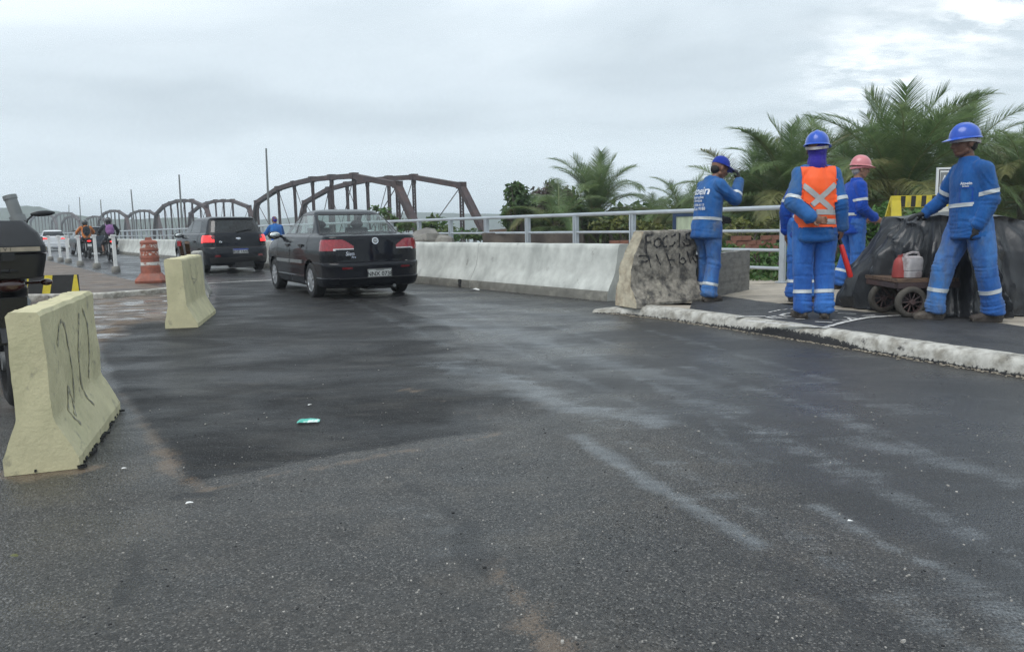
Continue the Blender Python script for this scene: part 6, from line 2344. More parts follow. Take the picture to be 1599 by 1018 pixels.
    for s in 'LR':
        sh, el, wr = g('sh' + s), g('el' + s), g('wr' + s)
        mb.cap(sh.lerp(neck, 0.35) - up_t * 0.02, 0.076, sh - up_t * 0.016, 0.068, 16)
        mb.cap(sh, 0.070 * G_, sh.lerp(el, 0.5), 0.067 * G_, 16); mb.cap(sh.lerp(el, 0.5), 0.067 * G_, el, 0.060 * G_, 16)
        mb.cap(el, 0.060 * G_, el.lerp(wr, 0.6), 0.055 * G_, 16); mb.cap(el.lerp(wr, 0.5), 0.056 * G_, wr - (wr - el).normalized() * 0.025, 0.046 * G_, 16)
    jm = voxel(mb, 'jacket', 0.0105 if fine >= 1 else 0.018, 3, jacket)
    zs = []
    for s in 'LR':
        zs += [(g('el' + s), 0.10, 0.008, (g('wr' + s) - g('sh' + s)).normalized()), (g('wr' + s), 0.08, 0.006, (g('wr' + s) - g('el' + s)).normalized()),
               (g('sh' + s) - up_t * 0.10, 0.12, 0.006, (g('sh' + s) - chest).normalized())]
    zs += [(hem0 + up_t * 0.12, 0.22, 0.006, up_t)]
    folds(jm, 0.014 if fine >= 1 else 0.005, 4.2, seed + 5, zs)
    jk = link('jacket', jm, t)
    if collar:
        mb = MB()
        nf = (hd - neck).normalized()
        rot4 = frame(neck - up_t * 0.005, sx, nf.cross(sx), nf)
        mb.lathe([(0.078, -0.03), (0.073, 0.022), (0.067, 0.030), (0.064, 0.020), (0.068, -0.03)], 24, rot4, close=True)
        obj('collar', mb, jacket, t, smooth=40)
    arms = [(g('sh' + s), g('el' + s), -0.02) for s in 'LR'] + [(g('el' + s), g('wr' + s), -0.02) for s in 'LR']
    if bands:
        for wb_ in waist_bands:
            q = hem0 + up_t * (wb_ - jacket_hem)
            limb_band(jm, q - up_t * 0.1, q + up_t * 0.1, 0.5, 0.035, 0.34, 'reflective_tape', MAT['reflective'], jk, reject=[(a, b, -0.02 + 0.085) for a, b, o in arms])
        for s in 'LR':
            sh, el, wr = g('sh' + s), g('el' + s), g('wr' + s)
            if arm_band <= 1:
                limb_band(jm, sh, el, arm_band, 0.035, 0.105, 'reflective_tape', MAT['reflective'], jk, reject=[(el, wr, 0.0)] if (el - sh).normalized().dot((wr - el).normalized()) < 0.3 else [])
            else:
                limb_band(jm, el, wr, arm_band - 1, 0.035, 0.10, 'reflective_tape', MAT['reflective'], jk, reject=[(sh, el, 0.0)])
            if not shorts:
                limb_band(tm, g('kn' + s), g('an' + s), leg_band, 0.036, 0.125, 'reflective_tape', MAT['reflective'], tr, reject=[(g('kn' + o), g('an' + o), 0.0) for o in 'LR' if o != s])
    # --- boots
    if boots:
        for s in 'LR':
            a = g('an' + s)
            fd = Vector(J.get('toe' + s, (0, 1, 0))).normalized()
            z = Vector((0, 0, 1))
            rr = fd.cross(z)
            rot = Matrix((rr, fd, z)).transposed()
            b0 = Vector((a.x, a.y, a.z - 0.09)) + fd * 0.0
            mb = MB()
            mb.cap(a + Vector((0, 0, 0.02)), 0.052, a - Vector((0, 0, 0.03)), 0.054)
            mb.ell(b0 + fd * -0.035 + z * 0.045, (0.042, 0.055, 0.048), rot)
            mb.ell(b0 + fd * 0.065 + z * 0.046, (0.046, 0.085, 0.046), rot)
            mb.ell(b0 + fd * 0.135 + z * 0.038, (0.050, 0.065, 0.036), rot)
            mb.box(b0 + fd * 0.055 + z * 0.016, (0.086, 0.25, 0.028), rot)
            bm_ = voxel(mb, 'boot', 0.007 if fine >= 1 else 0.014, 2, MAT['boot'])
            co = vco(bm_); co[:, 2] = np.maximum(co[:, 2], a.z - 0.088); vset(bm_, co)
            link('boot', bm_, t)
    if gloves:
        for s in 'LR':
            hp = (hands or {}).get(s)
            if hp and (gloves is True or s in gloves):
                mb = MB()
                hand_shapes(mb, g('wr' + s), hp[0], hp[1], hp[2], 1 if s == 'L' else -1, 0.0045, hp[3] if len(hp) > 3 else 1.0)
                mb.cap(g('wr' + s).lerp(g('el' + s), 0.16), 0.041, g('wr' + s), 0.034)
                link('glove', voxel(mb, 'glove', 0.0052, 2, MAT['glove_black']), t)
    if hair:
        mb = MB()
        rot = Matrix((r, f, u)).transposed()
        mb.ell(hd - f * 0.022 + u * 0.040, (0.0775, 0.090, 0.088), rot, 20, 14)
        mb.ell(hd - f * 0.052 + u * -0.020, (0.066, 0.055, 0.060), rot, 20, 14)
        hm_ = voxel(mb, 'hair', 0.008, 2, hair)
        link('hair', hm_, t)
    if hat:
        helmet(t, hd + u * 0.054 + f * 0.000, hf + hu * hat[1] * -1, hu, hat[0], cap=hat[2], s=1.10)
    return t, dict(jacket=jm, trousers=tm, jk=jk, tr=tr, g=g, up=up_t, hd=hd, r=r, f=f, u=u)


def stand(**kw):
    J = dict(pelvis=(0, 0, 0.95), chest=(0, 0.0, 1.30), neck=(0, 0.0, 1.475), head=(0, 0.025, 1.635), shL=(-0.165, 0, 1.405), shR=(0.165, 0, 1.405), elL=(-0.225, -0.03, 1.13),
             elR=(0.225, -0.03, 1.13), wrL=(-0.26, 0.05, 0.88), wrR=(0.26, 0.05, 0.88), hipL=(-0.095, 0, 0.90), hipR=(0.095, 0, 0.90), knL=(-0.115, 0.015, 0.50), knR=(0.115, 0.015, 0.50),
             anL=(-0.125, -0.02, 0.09), anR=(0.125, -0.02, 0.09))
    J.update(kw)
    return J


# 1. cap wearer, seen in profile, hand at the peak of his cap
w1p = G(1102, 470, PZ)
J = stand(pelvis=(0, -0.01, 0.95), chest=(0, 0.03, 1.30), neck=(0.0, 0.075, 1.47), head=(0.03, 0.165, 1.60), face=(0.22, 1, -0.42), head_up=(0.05, 0.40, 1), shL=(-0.165, 0.09, 1.395), shR=(0.17, 0.03, 1.40),
          elL=(-0.22, 0.16, 1.13), wrL=(-0.16, 0.34, 1.02), elR=(0.225, 0.235, 1.225), wrR=(0.15, 0.375, 1.455), knL=(-0.10, 0.10, 0.50), anL=(-0.125, 0.10, 0.09), knR=(0.11, 0.03, 0.50), anR=(0.115, -0.06, 0.09),
          toeL=(0.0, 1, 0), toeR=(0.1, 1, 0))
p1, d1 = person('worker in blue cap and faded overalls holding his cap peak with a black glove', w1p, 62, J, MAT['skin_brown'], MAT['jacket_blue_faded'], MAT['trousers_worn'], gloves=True,
                hat=(MAT['cap_blue'], 0.0, True), hair=MAT['hair_dark'], seed=3, hands={'R': ((-0.10, -0.18, 1), (-0.6, -0.5, 0), 30), 'L': ((0.3, 0.8, -0.3), (1, 0, 0), 22)}, arm_band=1.28, leg_band=0.70,
                waist_bands=(1.03,), girth=1.03)
bv = BVHTree.FromPolygons([v.co[:] for v in d1['jacket'].vertices], [tuple(p.vertices) for p in d1['jacket'].polygons])
for s, sz, x, z in (('Atoein', 0.115, 0.0, 1.335), ('Construções', 0.040, 0.0, 1.262), ('e Serviços', 0.040, 0.0, 1.222), ('(84) 3206-4113', 0.036, 0.0, 1.170), ('Tau/Lex 9188', 0.046, 0.0, 1.125)):
    me = text_mesh(s, sz * 1.15, 0, bold=0.003 if sz > 0.1 else 0.0012)
    project(me, (x - 0.035, -0.3, z), (1, 0, 0), (0, 0.1, 1), (0, 1, 0), bv, 0.006)
    me.materials.append(MAT['white_print'])
    link('back_print', me, d1['jk'])

# 2. orange vest, back to the camera, one hand behind him, red baton in the other
w2p = G(1268, 497, PZ)
J = stand(head=(0.01, 0.045, 1.635), face=(0.45, 1, -0.05), neck=(0, 0.02, 1.48), shL=(-0.155, 0, 1.405), shR=(0.155, 0.0, 1.395), elL=(-0.245, -0.10, 1.135), wrL=(-0.075, -0.205, 0.985), elR=(0.215, -0.06, 1.12), wrR=(0.250, -0.02, 0.875),
          knL=(-0.105, 0.01, 0.50), knR=(0.10, 0.01, 0.50), anL=(-0.105, -0.02, 0.09), anR=(0.105, -0.05, 0.09), toeL=(-0.2, 1, 0), toeR=(0.3, 1, 0))
p2, d2 = person('worker in orange reflective vest and blue helmet, back turned, red baton in hand', w2p, 8, J, MAT['skin_brown'], MAT['jacket_blue_faded'], MAT['trousers_blue'], hat=(MAT['helmet_blue'], 0.0, False),
                seed=8, hands={'R': ((-0.05, 0.25, -1), (-0.7, 0.5, 0), 62), 'L': ((1, -0.12, -0.25), (0.0, -1, 0.1), 34)}, arm_band=0.86, leg_band=0.56, waist_bands=(), girth=0.95)
jm = d2['jacket']
bm = bmesh.new(); bm.from_mesh(jm)
g = d2['g']
kill = []
for fc in bm.faces:
    c = fc.calc_center_median()
    lim = 0.163 if c.z > 1.2 else 0.30
    arm = min(seg_dist(c, g('sh' + s) + Vector((0.05 if s == 'R' else -0.05, 0, 0.0)), g('el' + s)) for s in 'LR')
    arm = min([arm] + [seg_dist(c, g('el' + s), g('wr' + s)) for s in 'LR'])
    if c.z < 0.885 or c.z > 1.47 or abs(c.x) > lim or (c.z < 1.36 and arm < 0.082) or (c.y > 0.06 and abs(c.x) < 0.03):
        kill.append(fc)
bmesh.ops.delete(bm, geom=kill, context='FACES')
seen, best = set(), []
for f0 in bm.faces:                       # keep the one garment, drop loose scraps on the sleeves
    if f0 in seen:
        continue
    comp, stack = [], [f0]
    seen.add(f0)
    while stack:
        f_ = stack.pop()
        comp.append(f_)
        for e_ in f_.edges:
            for l_ in e_.link_faces:
                if l_ not in seen:
                    seen.add(l_)
                    stack.append(l_)
    if len(comp) > len(best):
        best = comp
keep = set(best)
bmesh.ops.delete(bm, geom=[f for f in bm.faces if f not in keep or (abs(f.calc_center_median().x) > 0.172 and f.calc_center_median().z > 1.02)], context='FACES')
for _ in range(6):
    bmesh.ops.smooth_vert(bm, verts=[v for v in bm.verts if v.is_boundary], factor=0.5, use_axis_x=True, use_axis_y=True, use_axis_z=True)
vest = finish_strip(bm, 'reflective_vest', MAT['orange_vest'], p2, 0.012)
vb = BVHTree.FromPolygons([v.co[:] for v in vest.data.vertices], [tuple(p.vertices) for p in vest.data.polygons])
for pts in ([(-0.15, 1.30), (0.125, 1.055)], [(0.15, 1.30), (-0.125, 1.055)], [(-0.13, 1.045), (0.165, 1.035)], [(-0.02, 0.955), (0.165, 0.945)]):
    me = strip_mesh(pts, 0.050)
    project(me, (0, -0.3, 0), (1, 0, 0), (0, 0, 1), (0, 1, 0), vb, 0.005)
    me.materials.append(MAT['reflective_grey'])
    shade(me)
    link('vest_strip', me, vest)
mb = MB()
hdv = d2['hd']
mb.ell(hdv + Vector((0, -0.012, 0.0)), (0.086, 0.104, 0.112), None, 20, 14)
mb.cap(hdv + Vector((0, -0.02, -0.06)), 0.082, Vector((0, -0.005, 1.475)), 0.090)
me = voxel(mb, 'balaclava', 0.009, 3, MAT['hood_purple'])
folds(me, 0.004, 9, 2, [(hdv + Vector((0, 0, -0.12)), 0.08, 0.006, Vector((0, 0, 1)))])
link('balaclava', me, p2)
# baton: a thing of its own, held in the right hand
hb = Vector((0.235, 0.035, 0.795))
bd_ = Vector((0.30, -0.02, -0.95)).normalized()
rz2 = Matrix.Rotation(-R(8), 3, 'Z')
bt = thing('traffic_baton', 'red traffic baton with black grip hanging from the hand of the vest wearer', 'baton', w2p + rz2 @ hb)
bd_ = rz2 @ bd_
mb = MB(); mb.tube([bd_ * 0.07, bd_ * 0.09, bd_ * 0.10, bd_ * 0.40, bd_ * 0.415], [0.016, 0.024, 0.025, 0.027, 0.018], 16)
obj('lens_tube', mb, MAT['baton_red'], bt, smooth=40)
mb = MB(); mb.tube([bd_ * -0.12, bd_ * -0.115, bd_ * 0.07, bd_ * 0.075], [0.014, 0.019, 0.019, 0.024], 14)
obj('grip', mb, MAT['black_plastic'], bt, smooth=40)

tb_ = BVHTree.FromPolygons([v.co[:] for v in d2['trousers'].vertices], [tuple(p.vertices) for p in d2['trousers'].polygons])
MAT['seam'] = cloth('seam', (0.016, 0.085, 0.36), (0.03, 0.10, 0.32))
for x in (-0.085, 0.085):
    me = strip_mesh([(x - .055, .86), (x + .055, .86), (x + .055, .74), (x, .72), (x - .055, .74), (x - .055, .86)], 0.008, 8)
    project(me, (0, -0.4, 0), (1, 0, 0), (0, 0, 1), (0, 1, 0), tb_, 0.003)
    me.materials.append(MAT['seam'])
    link('back_pocket', me, d2['tr'])
# 3. pink helmet, in profile
w3p = G(1328, 452, PZ)
J = stand(face=(0.12, 1, -0.10), head=(0, 0.075, 1.63), neck=(0, 0.03, 1.475), shL=(-0.165, 0.03, 1.40), shR=(0.165, 0.0, 1.40), elR=(0.205, 0.01, 1.12), wrR=(0.185, 0.215, 0.965), elL=(-0.22, 0.05, 1.13), wrL=(-0.16, 0.25, 0.98),
          knR=(0.10, 0.03, 0.5), anR=(0.10, 0.02, 0.09), knL=(-0.10, 0.0, 0.5), anL=(-0.10, -0.12, 0.09))
p3_, d3 = person('worker in pink helmet and clean blue overalls, standing in profile', w3p, 86, J, MAT['skin_tan'], MAT['jacket_royal'], MAT['trousers_blue'], hat=(MAT['helmet_pink'], 0.0, False), hair=MAT['hair_grey'], seed=12,
                 hands={'R': ((-0.2, 0.9, -0.3), (-1, 0, 0), 34), 'L': ((0.2, 0.9, -0.3), (1, 0, 0), 34)}, arm_band=0.66, leg_band=0.60, waist_bands=(1.06,), collar=False, girth=1.0)
mb = MB()
mb.lathe([(0.078, -0.03), (0.070, 0.012), (0.066, 0.016), (0.064, 0.006), (0.070, -0.03)], 24, Matrix.Translation((0, 0.025, 1.478)), close=True)
obj('tee_collar', mb, MAT['tee_green'], p3_, smooth=40)

# 4. leaning worker, hand on the tarpaulin
w4p = G(1507, 501, PZ)
J = stand(pelvis=(0, 0, 0.95), chest=(0.02, 0.0, 1.30), neck=(0.03, 0.02, 1.475), head=(0.045, 0.065, 1.628), face=(0.10, 1, -0.06), shL=(-0.160, 0.0, 1.395), shR=(0.17, 0.02, 1.395), elL=(-0.200, -0.05, 1.13), wrL=(-0.185, 0.06, 0.885),
          elR=(0.31, 0.06, 1.16), wrR=(0.375, 0.19, 1.005), hipL=(-0.10, 0, 0.90), hipR=(0.10, 0.0, 0.90), knL=(-0.135, -0.08, 0.50), anL=(-0.14, -0.17, 0.09), knR=(0.115, 0.17, 0.50), anR=(0.135, 0.21, 0.09),
          toeL=(0.35, 1, 0), toeR=(0.55, 0.85, 0))
p4_, d4 = person('worker in blue helmet with white band, leaning a black glove on the tarpaulin', w4p, 265, J, MAT['skin_dark'], MAT['jacket_blue'], MAT['trousers_worn'], gloves=True, hat=(MAT['helmet_blue'], 0.0, False), hair=MAT['hair_dark'],
                 seed=21, hands={'R': ((0.35, 0.80, -0.16), (0.0, -0.1, -1), 14), 'L': ((0.08, 0.12, -1), (1, -0.2, 0), 34)}, arm_band=0.80, leg_band=0.52, waist_bands=(1.10,), girth=1.03)
bv = BVHTree.FromPolygons([v.co[:] for v in d4['jacket'].vertices], [tuple(p.vertices) for p in d4['jacket'].polygons])
for s, sz, x, z in (('Atoein', 0.036, -0.085, 1.265), ('Serviços', 0.016, -0.085, 1.240)):
    me = text_mesh(s, sz, 0, bold=0.0012)
    project(me, (x, 0.4, z), (-1, 0, 0), (0, 0, 1), (0, -1, 0), bv, 0.004)
    me.materials.append(MAT['white_print'])
    link('chest_print', me, d4['jk'])
me = strip_mesh([(-0.14, 1.225), (-0.03, 1.225), (-0.03, 1.10), (-0.085, 1.08), (-0.14, 1.10), (-0.14, 1.225)], 0.007, 8)
project(me, (0, 0.4, 0), (1, 0, 0), (0, 0, 1), (0, -1, 0), bv, 0.003)
me.materials.append(MAT['jacket_royal'])
link('pocket', me, d4['jk'])

# 5. worker mostly hidden behind the vest wearer
w5p = G(1256, 471, PZ)
J = stand(head=(0.13, 0.10, 1.47), neck=(0.06, 0.04, 1.34), shL=(-0.155, 0, 1.31), shR=(0.165, 0, 1.29), elL=(-0.235, 0.0, 1.08), wrL=(-0.22, 0.06, 0.82), face=(0.3, 1, -0.1), chest=(0, 0, 1.25))
person('worker in blue almost hidden behind the vest wearer, only an arm and legs showing', w5p, 12, J, MAT['skin_brown'], MAT['jacket_royal'], MAT['trousers_blue'], hair=MAT['hair_dark'], seed=31,
       hands={'R': ((0, .2, -1), (-1, 0, 0), 30), 'L': ((0, .2, -1), (1, 0, 0), 30)}, arm_band=0.60, leg_band=0.62, waist_bands=(1.04,))

# far worker on the bridge walkway
fw = P(24.7, 8.6, 0.13)
J = stand(face=(-0.2, 1, -0.35), pelvis=(0, -0.16, 0.66), hipL=(-0.095, -0.16, 0.62), hipR=(0.095, -0.16, 0.62), knL=(-0.13, 0.16, 0.42), knR=(0.13, 0.16, 0.42), anL=(-0.12, -0.06, 0.09), anR=(0.12, -0.06, 0.09), shL=(-0.165, 0.02, 1.08), shR=(0.165, 0.02, 1.08), elR=(0.25, 0.14, 0.86), wrR=(0.14, 0.32, 0.80), elL=(-0.28, 0.10, 0.88), wrL=(-0.36, 0.28, 0.82), chest=(0, -0.02, 0.99), neck=(0, 0.06, 1.14), head=(0, 0.11, 1.29))
person('far worker in blue with purple hood behind the barrier between the two dark cars', fw, -30, J, MAT['skin_brown'], MAT['jacket_blue'], MAT['trousers_blue'], hair=MAT['hood_purple'], fine=0.5, seed=41,
       hands={'R': ((-.3, 1, 0), (-1, 0, 0), 25), 'L': ((-.3, 1, 0), (1, 0, 0), 25)}, bands=False)


def rider(label, bike, jacket, trousers, shorts=False, pack=None, packm=None):
    m = Matrix.Rotation(bike.rotation_euler[2], 3, 'Z')
    J = dict(pelvis=(0, -0.32, 0.95), chest=(0, -0.22, 1.28), neck=(0, -0.17, 1.45), head=(0, -0.12, 1.60), face=(0, 1, -0.1), shL=(-0.19, -0.18, 1.40), shR=(0.19, -0.18, 1.40), elL=(-0.33, 0.02, 1.20),
             elR=(0.33, 0.02, 1.20), wrL=(-0.33, 0.27, 1.09), wrR=(0.33, 0.27, 1.09), hipL=(-0.11, -0.28, 0.90), hipR=(0.11, -0.28, 0.90), knL=(-0.24, 0.14, 0.72), knR=(0.24, 0.14, 0.72),
             anL=(-0.24, -0.02, 0.36), anR=(0.24, -0.02, 0.36))
    t, d = person(label, bike.location.copy(), 0, J, MAT['skin_brown'], jacket, trousers, fine=0.5, bands=False, seed=50, collar=False, shorts=shorts, jacket_hem=0.93,
                  hands={'R': ((0, 1, -0.1), (0, 0, -1), 45), 'L': ((0, 1, -0.1), (0, 0, -1), 45)})
    t.rotation_euler = bike.rotation_euler
    mb = MB()
    mb.ell((0, -0.125, 1.62), (0.128, 0.150, 0.140), None, 20, 14); mb.cap((0, -0.03, 1.54), 0.10, (0, -0.10, 1.54), 0.11)
    link('crash_helmet', voxel(mb, 'crash_helmet', 0.014, 2, MAT['helmet_black']), t)
    if pack:
        mb = MB()
        mb.ell((0, -0.40, 1.25), (0.16, 0.11, 0.22), None, 16, 12); mb.ell((0, -0.46, 1.16), (0.12, 0.08, 0.11), None, 14, 10)
        for s in (-1, 1):
            mb.tube([(s * 0.11, -0.36, 1.40), (s * 0.12, -0.20, 1.48), (s * 0.12, -0.06, 1.36)], 0.022, 8)
        pk = tag(link('backpack', voxel(mb, 'backpack', 0.014, 2, packm), None, bike.location.copy()), pack, 'backpack')
        pk.rotation_euler = bike.rotation_euler
    return t


rider('motorcyclist in orange jacket and black helmet riding away on the bridge', moto_orange, MAT['orange_jacket'], MAT['dark_cloth'], pack='dark backpack worn by the motorcyclist in orange', packm=MAT['dark_cloth'])
rider('motorcyclist in dark jacket and shorts riding away on the bridge', moto_purple, MAT['dark_cloth'], MAT['dark_cloth'], shorts=True, pack='purple backpack on the motorcyclist in the dark jacket', packm=MAT['purple_cloth'])
# ================================================================ things on the road and pavement
def surf(px, py, bvh, inv=None, off=0.002):
    """point of a surface seen at a pixel of the photograph, lifted along its normal"""
    o, d = Vector((0, 0, CAM_H)), ray(px, py)
    if inv is not None:
        o2 = inv @ o
        d = (inv.to_3x3() @ d).normalized()
        o = o2
    h, n, i, t = bvh.ray_cast(o, d)
    if h is None:
        return None, None
    if n.dot(d) > 0:
        n = -n
    return h + n * off, n


def bvh_of(me):
    return BVHTree.FromPolygons([v.co[:] for v in me.vertices], [tuple(p.vertices) for p in me.polygons])


def strokes(me, lst, w, inv, off=0.002):
    bv = bvh_of(me)
    mb = MB()
    for pts in lst:
        dense = []
        for (a, b) in zip(pts[:-1], pts[1:]):
            for k in range(8):
                dense.append((a[0] + (b[0] - a[0]) * k / 8, a[1] + (b[1] - a[1]) * k / 8))
        dense.append(pts[-1])
        for _ in range(3):
            dense = [dense[0]] + [((p[0] + 2 * q[0] + r_[0]) / 4, (p[1] + 2 * q[1] + r_[1]) / 4) for p, q, r_ in zip(dense[:-2], dense[1:-1], dense[2:])] + [dense[-1]]
        hits = [surf(x, y, bv, inv, off) for x, y in dense]
        hits = [h for h in hits if h[0] is not None]
        vs = []
        for i, (p, n) in enumerate(hits):
            t = hits[min(i + 1, len(hits) - 1)][0] - hits[max(i - 1, 0)][0]
            if t.length < 1e-6:
                continue
            s = t.normalized().cross(n) * w / 2 * (0.75 + 0.35 * math.sin(i * 0.9))
            vs += [p + s, p - s]
        if len(vs) >= 4:
            mb.add(vs, [(2 * k, 2 * k + 1, 2 * k + 3, 2 * k + 2) for k in range(len(vs) // 2 - 1)])
    return mb


def jersey(name, label, a, b, width, height, top, fl, fr_, mats, broken=0.0, seed=0, group=None, cat='barrier'):
    """short concrete barrier: a = near right foot, b = far right foot"""
    d = (b - a)
    L = d.length
    d.normalize()
    right = Vector((d.y, -d.x, 0))
    t = thing(name, label, cat, a, math.atan2(d.x, d.y) * -1, group)
    # local: x right (0 = right foot), y along
    prof = [(0, 0), (0, 0.055), (-fr_ * 0.10, 0.075), (-fr_ * 0.94, 0.235 * height / 0.76), (-fr_, 0.26 * height / 0.76), (-fr_ - 0.012, height - 0.02), (-fr_ - 0.025, height),
            (-fr_ - top + 0.015, height), (-fr_ - top, height - 0.02), (-width + fl + 0.0, 0.26 * height / 0.76), (-width + fl * 0.9, 0.235 * height / 0.76), (-width, 0.075), (-width, 0)]
    # densify
    pd = []
    for p, q in zip(prof[:-1], prof[1:]):
        n = max(1, int(math.hypot(q[0] - p[0], q[1] - p[1]) / 0.035))
        pd += [(p[0] + (q[0] - p[0]) * k / n, p[1] + (q[1] - p[1]) * k / n) for k in range(n)]
    pd.append(prof[-1])
    n = max(8, int(L / 0.03))
    np_ = len(pd)
    vs, fs = [], []
    cx = -width / 2
    for i in range(n + 1):
        y = L * i / n
        sh = 0.988 if i in (0, n) else 1.0
        for x, z in pd:
            q = Vector((x, y, z))
            k = fnoise(q * 5 + Vector((seed, 0, 0)), 3) * 0.006 + fnoise(q * 22 + Vector((seed, 3, 0)), 2) * 0.0022
            edge = 0.0
            if i < 2 or i > n - 2:
                edge = -0.006 * abs(fnoise(q * 16 + Vector((seed, 9, 2)), 2))
            if broken:
                ymin = float(np.interp(z, (0, .28, .45, .60, .75, .90), (0, 0.0, .03, .09, .20, .30))) * broken
                yy = ymin + (L - ymin) * i / n + fnoise(q * 7, 3) * 0.02
            else:
                yy = y
            s_ = 1 if x > cx else -1
            vs.append((cx + (x - cx) * sh + s_ * k, yy + edge * (-1 if i < 2 else 1) + (k * 0.8 if i in (0, n) else 0), z * (1 if z < height - 0.03 else 1 + k * 1.6)))
    for i in range(n):
        for k in range(np_ - 1):
            fs.append((i * np_ + k, i * np_ + k + 1, (i + 1) * np_ + k + 1, (i + 1) * np_ + k))
        fs.append((i * np_ + np_ - 1, i * np_, (i + 1) * np_, (i + 1) * np_ + np_ - 1))
    fs.append(tuple(range(np_ - 1, -1, -1)))
    fs.append(tuple(n * np_ + k for k in range(np_)))
    mb = MB()
    mb.add(vs, fs)
    me = mb.mesh('concrete', mats, fix=True)
    shade(me, 17)
    o = link('concrete', me, t)
    inv = (Matrix.Translation(a) @ Matrix.Rotation(math.atan2(d.x, d.y) * -1, 4, 'Z')).inverted()
    return t, o, me, inv


t1, o1, me1, inv1 = jersey('barrier_block', 'large yellow concrete barrier block with grey scrawl, nearest on the left', G(126, 731), G(189, 641), 0.318, 0.755, 0.155, 0.072, 0.090, MAT['yellow_concrete'], seed=3,
                           group='yellow concrete barrier blocks')
sk = strokes(me1, [[(89.5, 540), (91, 510), (95, 500), (100, 508), (107, 545), (113, 580), (115.6, 628)], [(122.6, 489), (121.5, 545), (126, 600), (136, 622), (147, 632)], [(105.6, 602), (106, 640), (116, 652), (126, 662)],
                   [(106, 604), (113, 625), (117, 648)], [(128, 482), (136, 505), (139, 545), (138, 590)]], 0.024, inv1, 0.003)
obj('spray_scrawl', sk, MAT['spray_grey'], o1, fix=False)
mb = MB()
r = random.Random(2)
for k in range(46):
    y = r.uniform(-0.02, 1.24)
    mb.box((r.uniform(-0.003, 0.02) if 0 < y < 1.2 else r.uniform(-.34, 0), y if r.random() < 0.7 else -0.012, 0.012), (r.uniform(.006, .018), r.uniform(.006, .026), 0.012), Matrix.Rotation(r.uniform(0, 3), 3, 'Z'))
obj('tar_crumbs', mb, MAT['tar_black'], o1)['kind'] = 'stuff'

t2, o2, me2, inv2 = jersey('barrier_block', 'smaller yellow concrete barrier block with dark scrawl in front of the hatchback', G(310, 512), G(337.5, 490), 0.36, 0.80, 0.20, 0.045, 0.115, MAT['yellow_concrete'], seed=8,
                           group='yellow concrete barrier blocks')
sk = strokes(me2, [[(297, 413), (298, 424), (299, 433), (302, 441)], [(304, 412), (308, 424), (307, 436), (302, 443)], [(299, 435), (305, 436)], [(302, 440), (303, 447)]], 0.016, inv2, 0.003)
obj('spray_scrawl', sk, MAT['spray_grey'], o2, fix=False)
t3, o3, me3, inv3 = jersey('barrier_block', 'whitish barrier block half hidden behind the smaller yellow block', G(327, 465), G(331, 455), 0.40, 0.76, 0.17, 0.10, 0.10, MAT['whitewash'], seed=15)

# stake leaning on the block
mb = MB()
a, b = G(300, 470, 0.0), D(281, 378, 10.6)
mb.bar(a, b, 0.045, 0.03)
me = mb.mesh('stake', MAT['wood'])
for v in me.vertices:
    v.co -= a
st_ = tag(link('wooden_stake', me, None, a), 'wooden stake with a red reflector leaning behind the smaller yellow block', 'stake')
mb = MB()
q = b - a
mb.box(q + Vector((0, -0.03, -0.02)), (0.05, 0.012, 0.07)); 
obj('reflector', mb, MAT['tail_red'], st_)
mb = MB()
a, b = G(306, 470, 0.0), D(292, 379, 10.8)
mb.bar(a, b, 0.06, 0.04)
me = mb.mesh('stake', MAT['wood'])
for v in me.vertices:
    v.co -= a
tag(link('wooden_stake', me, None, a), 'thicker bare wooden stake beside the stake with the reflector', 'stake')

# orange channelising drum
dp = G(237, 441, IZ)
t = thing('traffic_drum', 'orange plastic traffic drum with worn white bands on a square base', 'traffic drum', dp, R(20))
MAT['drum_band'] = M('drum_band', (0.36, 0.11, 0.065), 0.5, var=0.15, scale=10, col2=(0.55, 0.52, 0.48), mscale=16, lo=0.50, hi=0.56)
MAT['drum_band_pale'] = M('drum_band_pale', (0.36, 0.11, 0.065), 0.5, var=0.15, scale=10, col2=(0.62, 0.60, 0.56), mscale=7, lo=0.36, hi=0.46)
mb = MB()
mb.lathe([(0.185, 0.16), (0.205, 0.17), (0.205, 0.36), (0.192, 0.37), (0.192, 0.53), (0.200, 0.54), (0.200, 0.58), (0.186, 0.59), (0.184, 0.70), (0.192, 0.71), (0.192, 0.745), (0.178, 0.755), (0.174, 0.86),
          (0.182, 0.87), (0.180, 0.90), (0.150, 0.93), (0.06, 0.945), (0, 0.945)], 40)
mb.box((0, 0, 0.965), (0.16, 0.045, 0.07), taper=0.7)
obj('drum_body', mb, MAT['orange_plastic'], t, smooth=35)
for z0, z1, r0, mt in ((0.385, 0.455, .1925, 'drum_band_pale'), (0.605, 0.685, .1862, 'drum_band'), (0.77, 0.85, .1775, 'drum_band')):
    mb = MB()
    mb.lathe([(r0, z0), (r0 + 0.003, z0), (r0 + 0.0022, z1), (r0 - 0.001, z1)], 40)
    obj('reflective_band', mb, MAT[mt], t, smooth=35)
mb = MB()
vs = []
for z, h in ((0, .31), (0.05, .32), (0.10, .30), (0.17, .235), (0.21, .215)):
    c = h * 0.28
    vs.append([(h, h - c, z), (h - c, h, z), (-h + c, h, z), (-h, h - c, z), (-h, -h + c, z), (-h + c, -h, z), (h - c, -h, z), (h, -h + c, z)])
fl = [p for q in vs for p in q]
mb.add(fl, [(i * 8 + k, i * 8 + (k + 1) % 8, (i + 1) * 8 + (k + 1) % 8, (i + 1) * 8 + k) for i in range(4) for k in range(8)] + [tuple(range(7, -1, -1)), tuple(range(32, 40))])
obj('drum_base', mb, MAT['orange_plastic'], t, smooth=25)

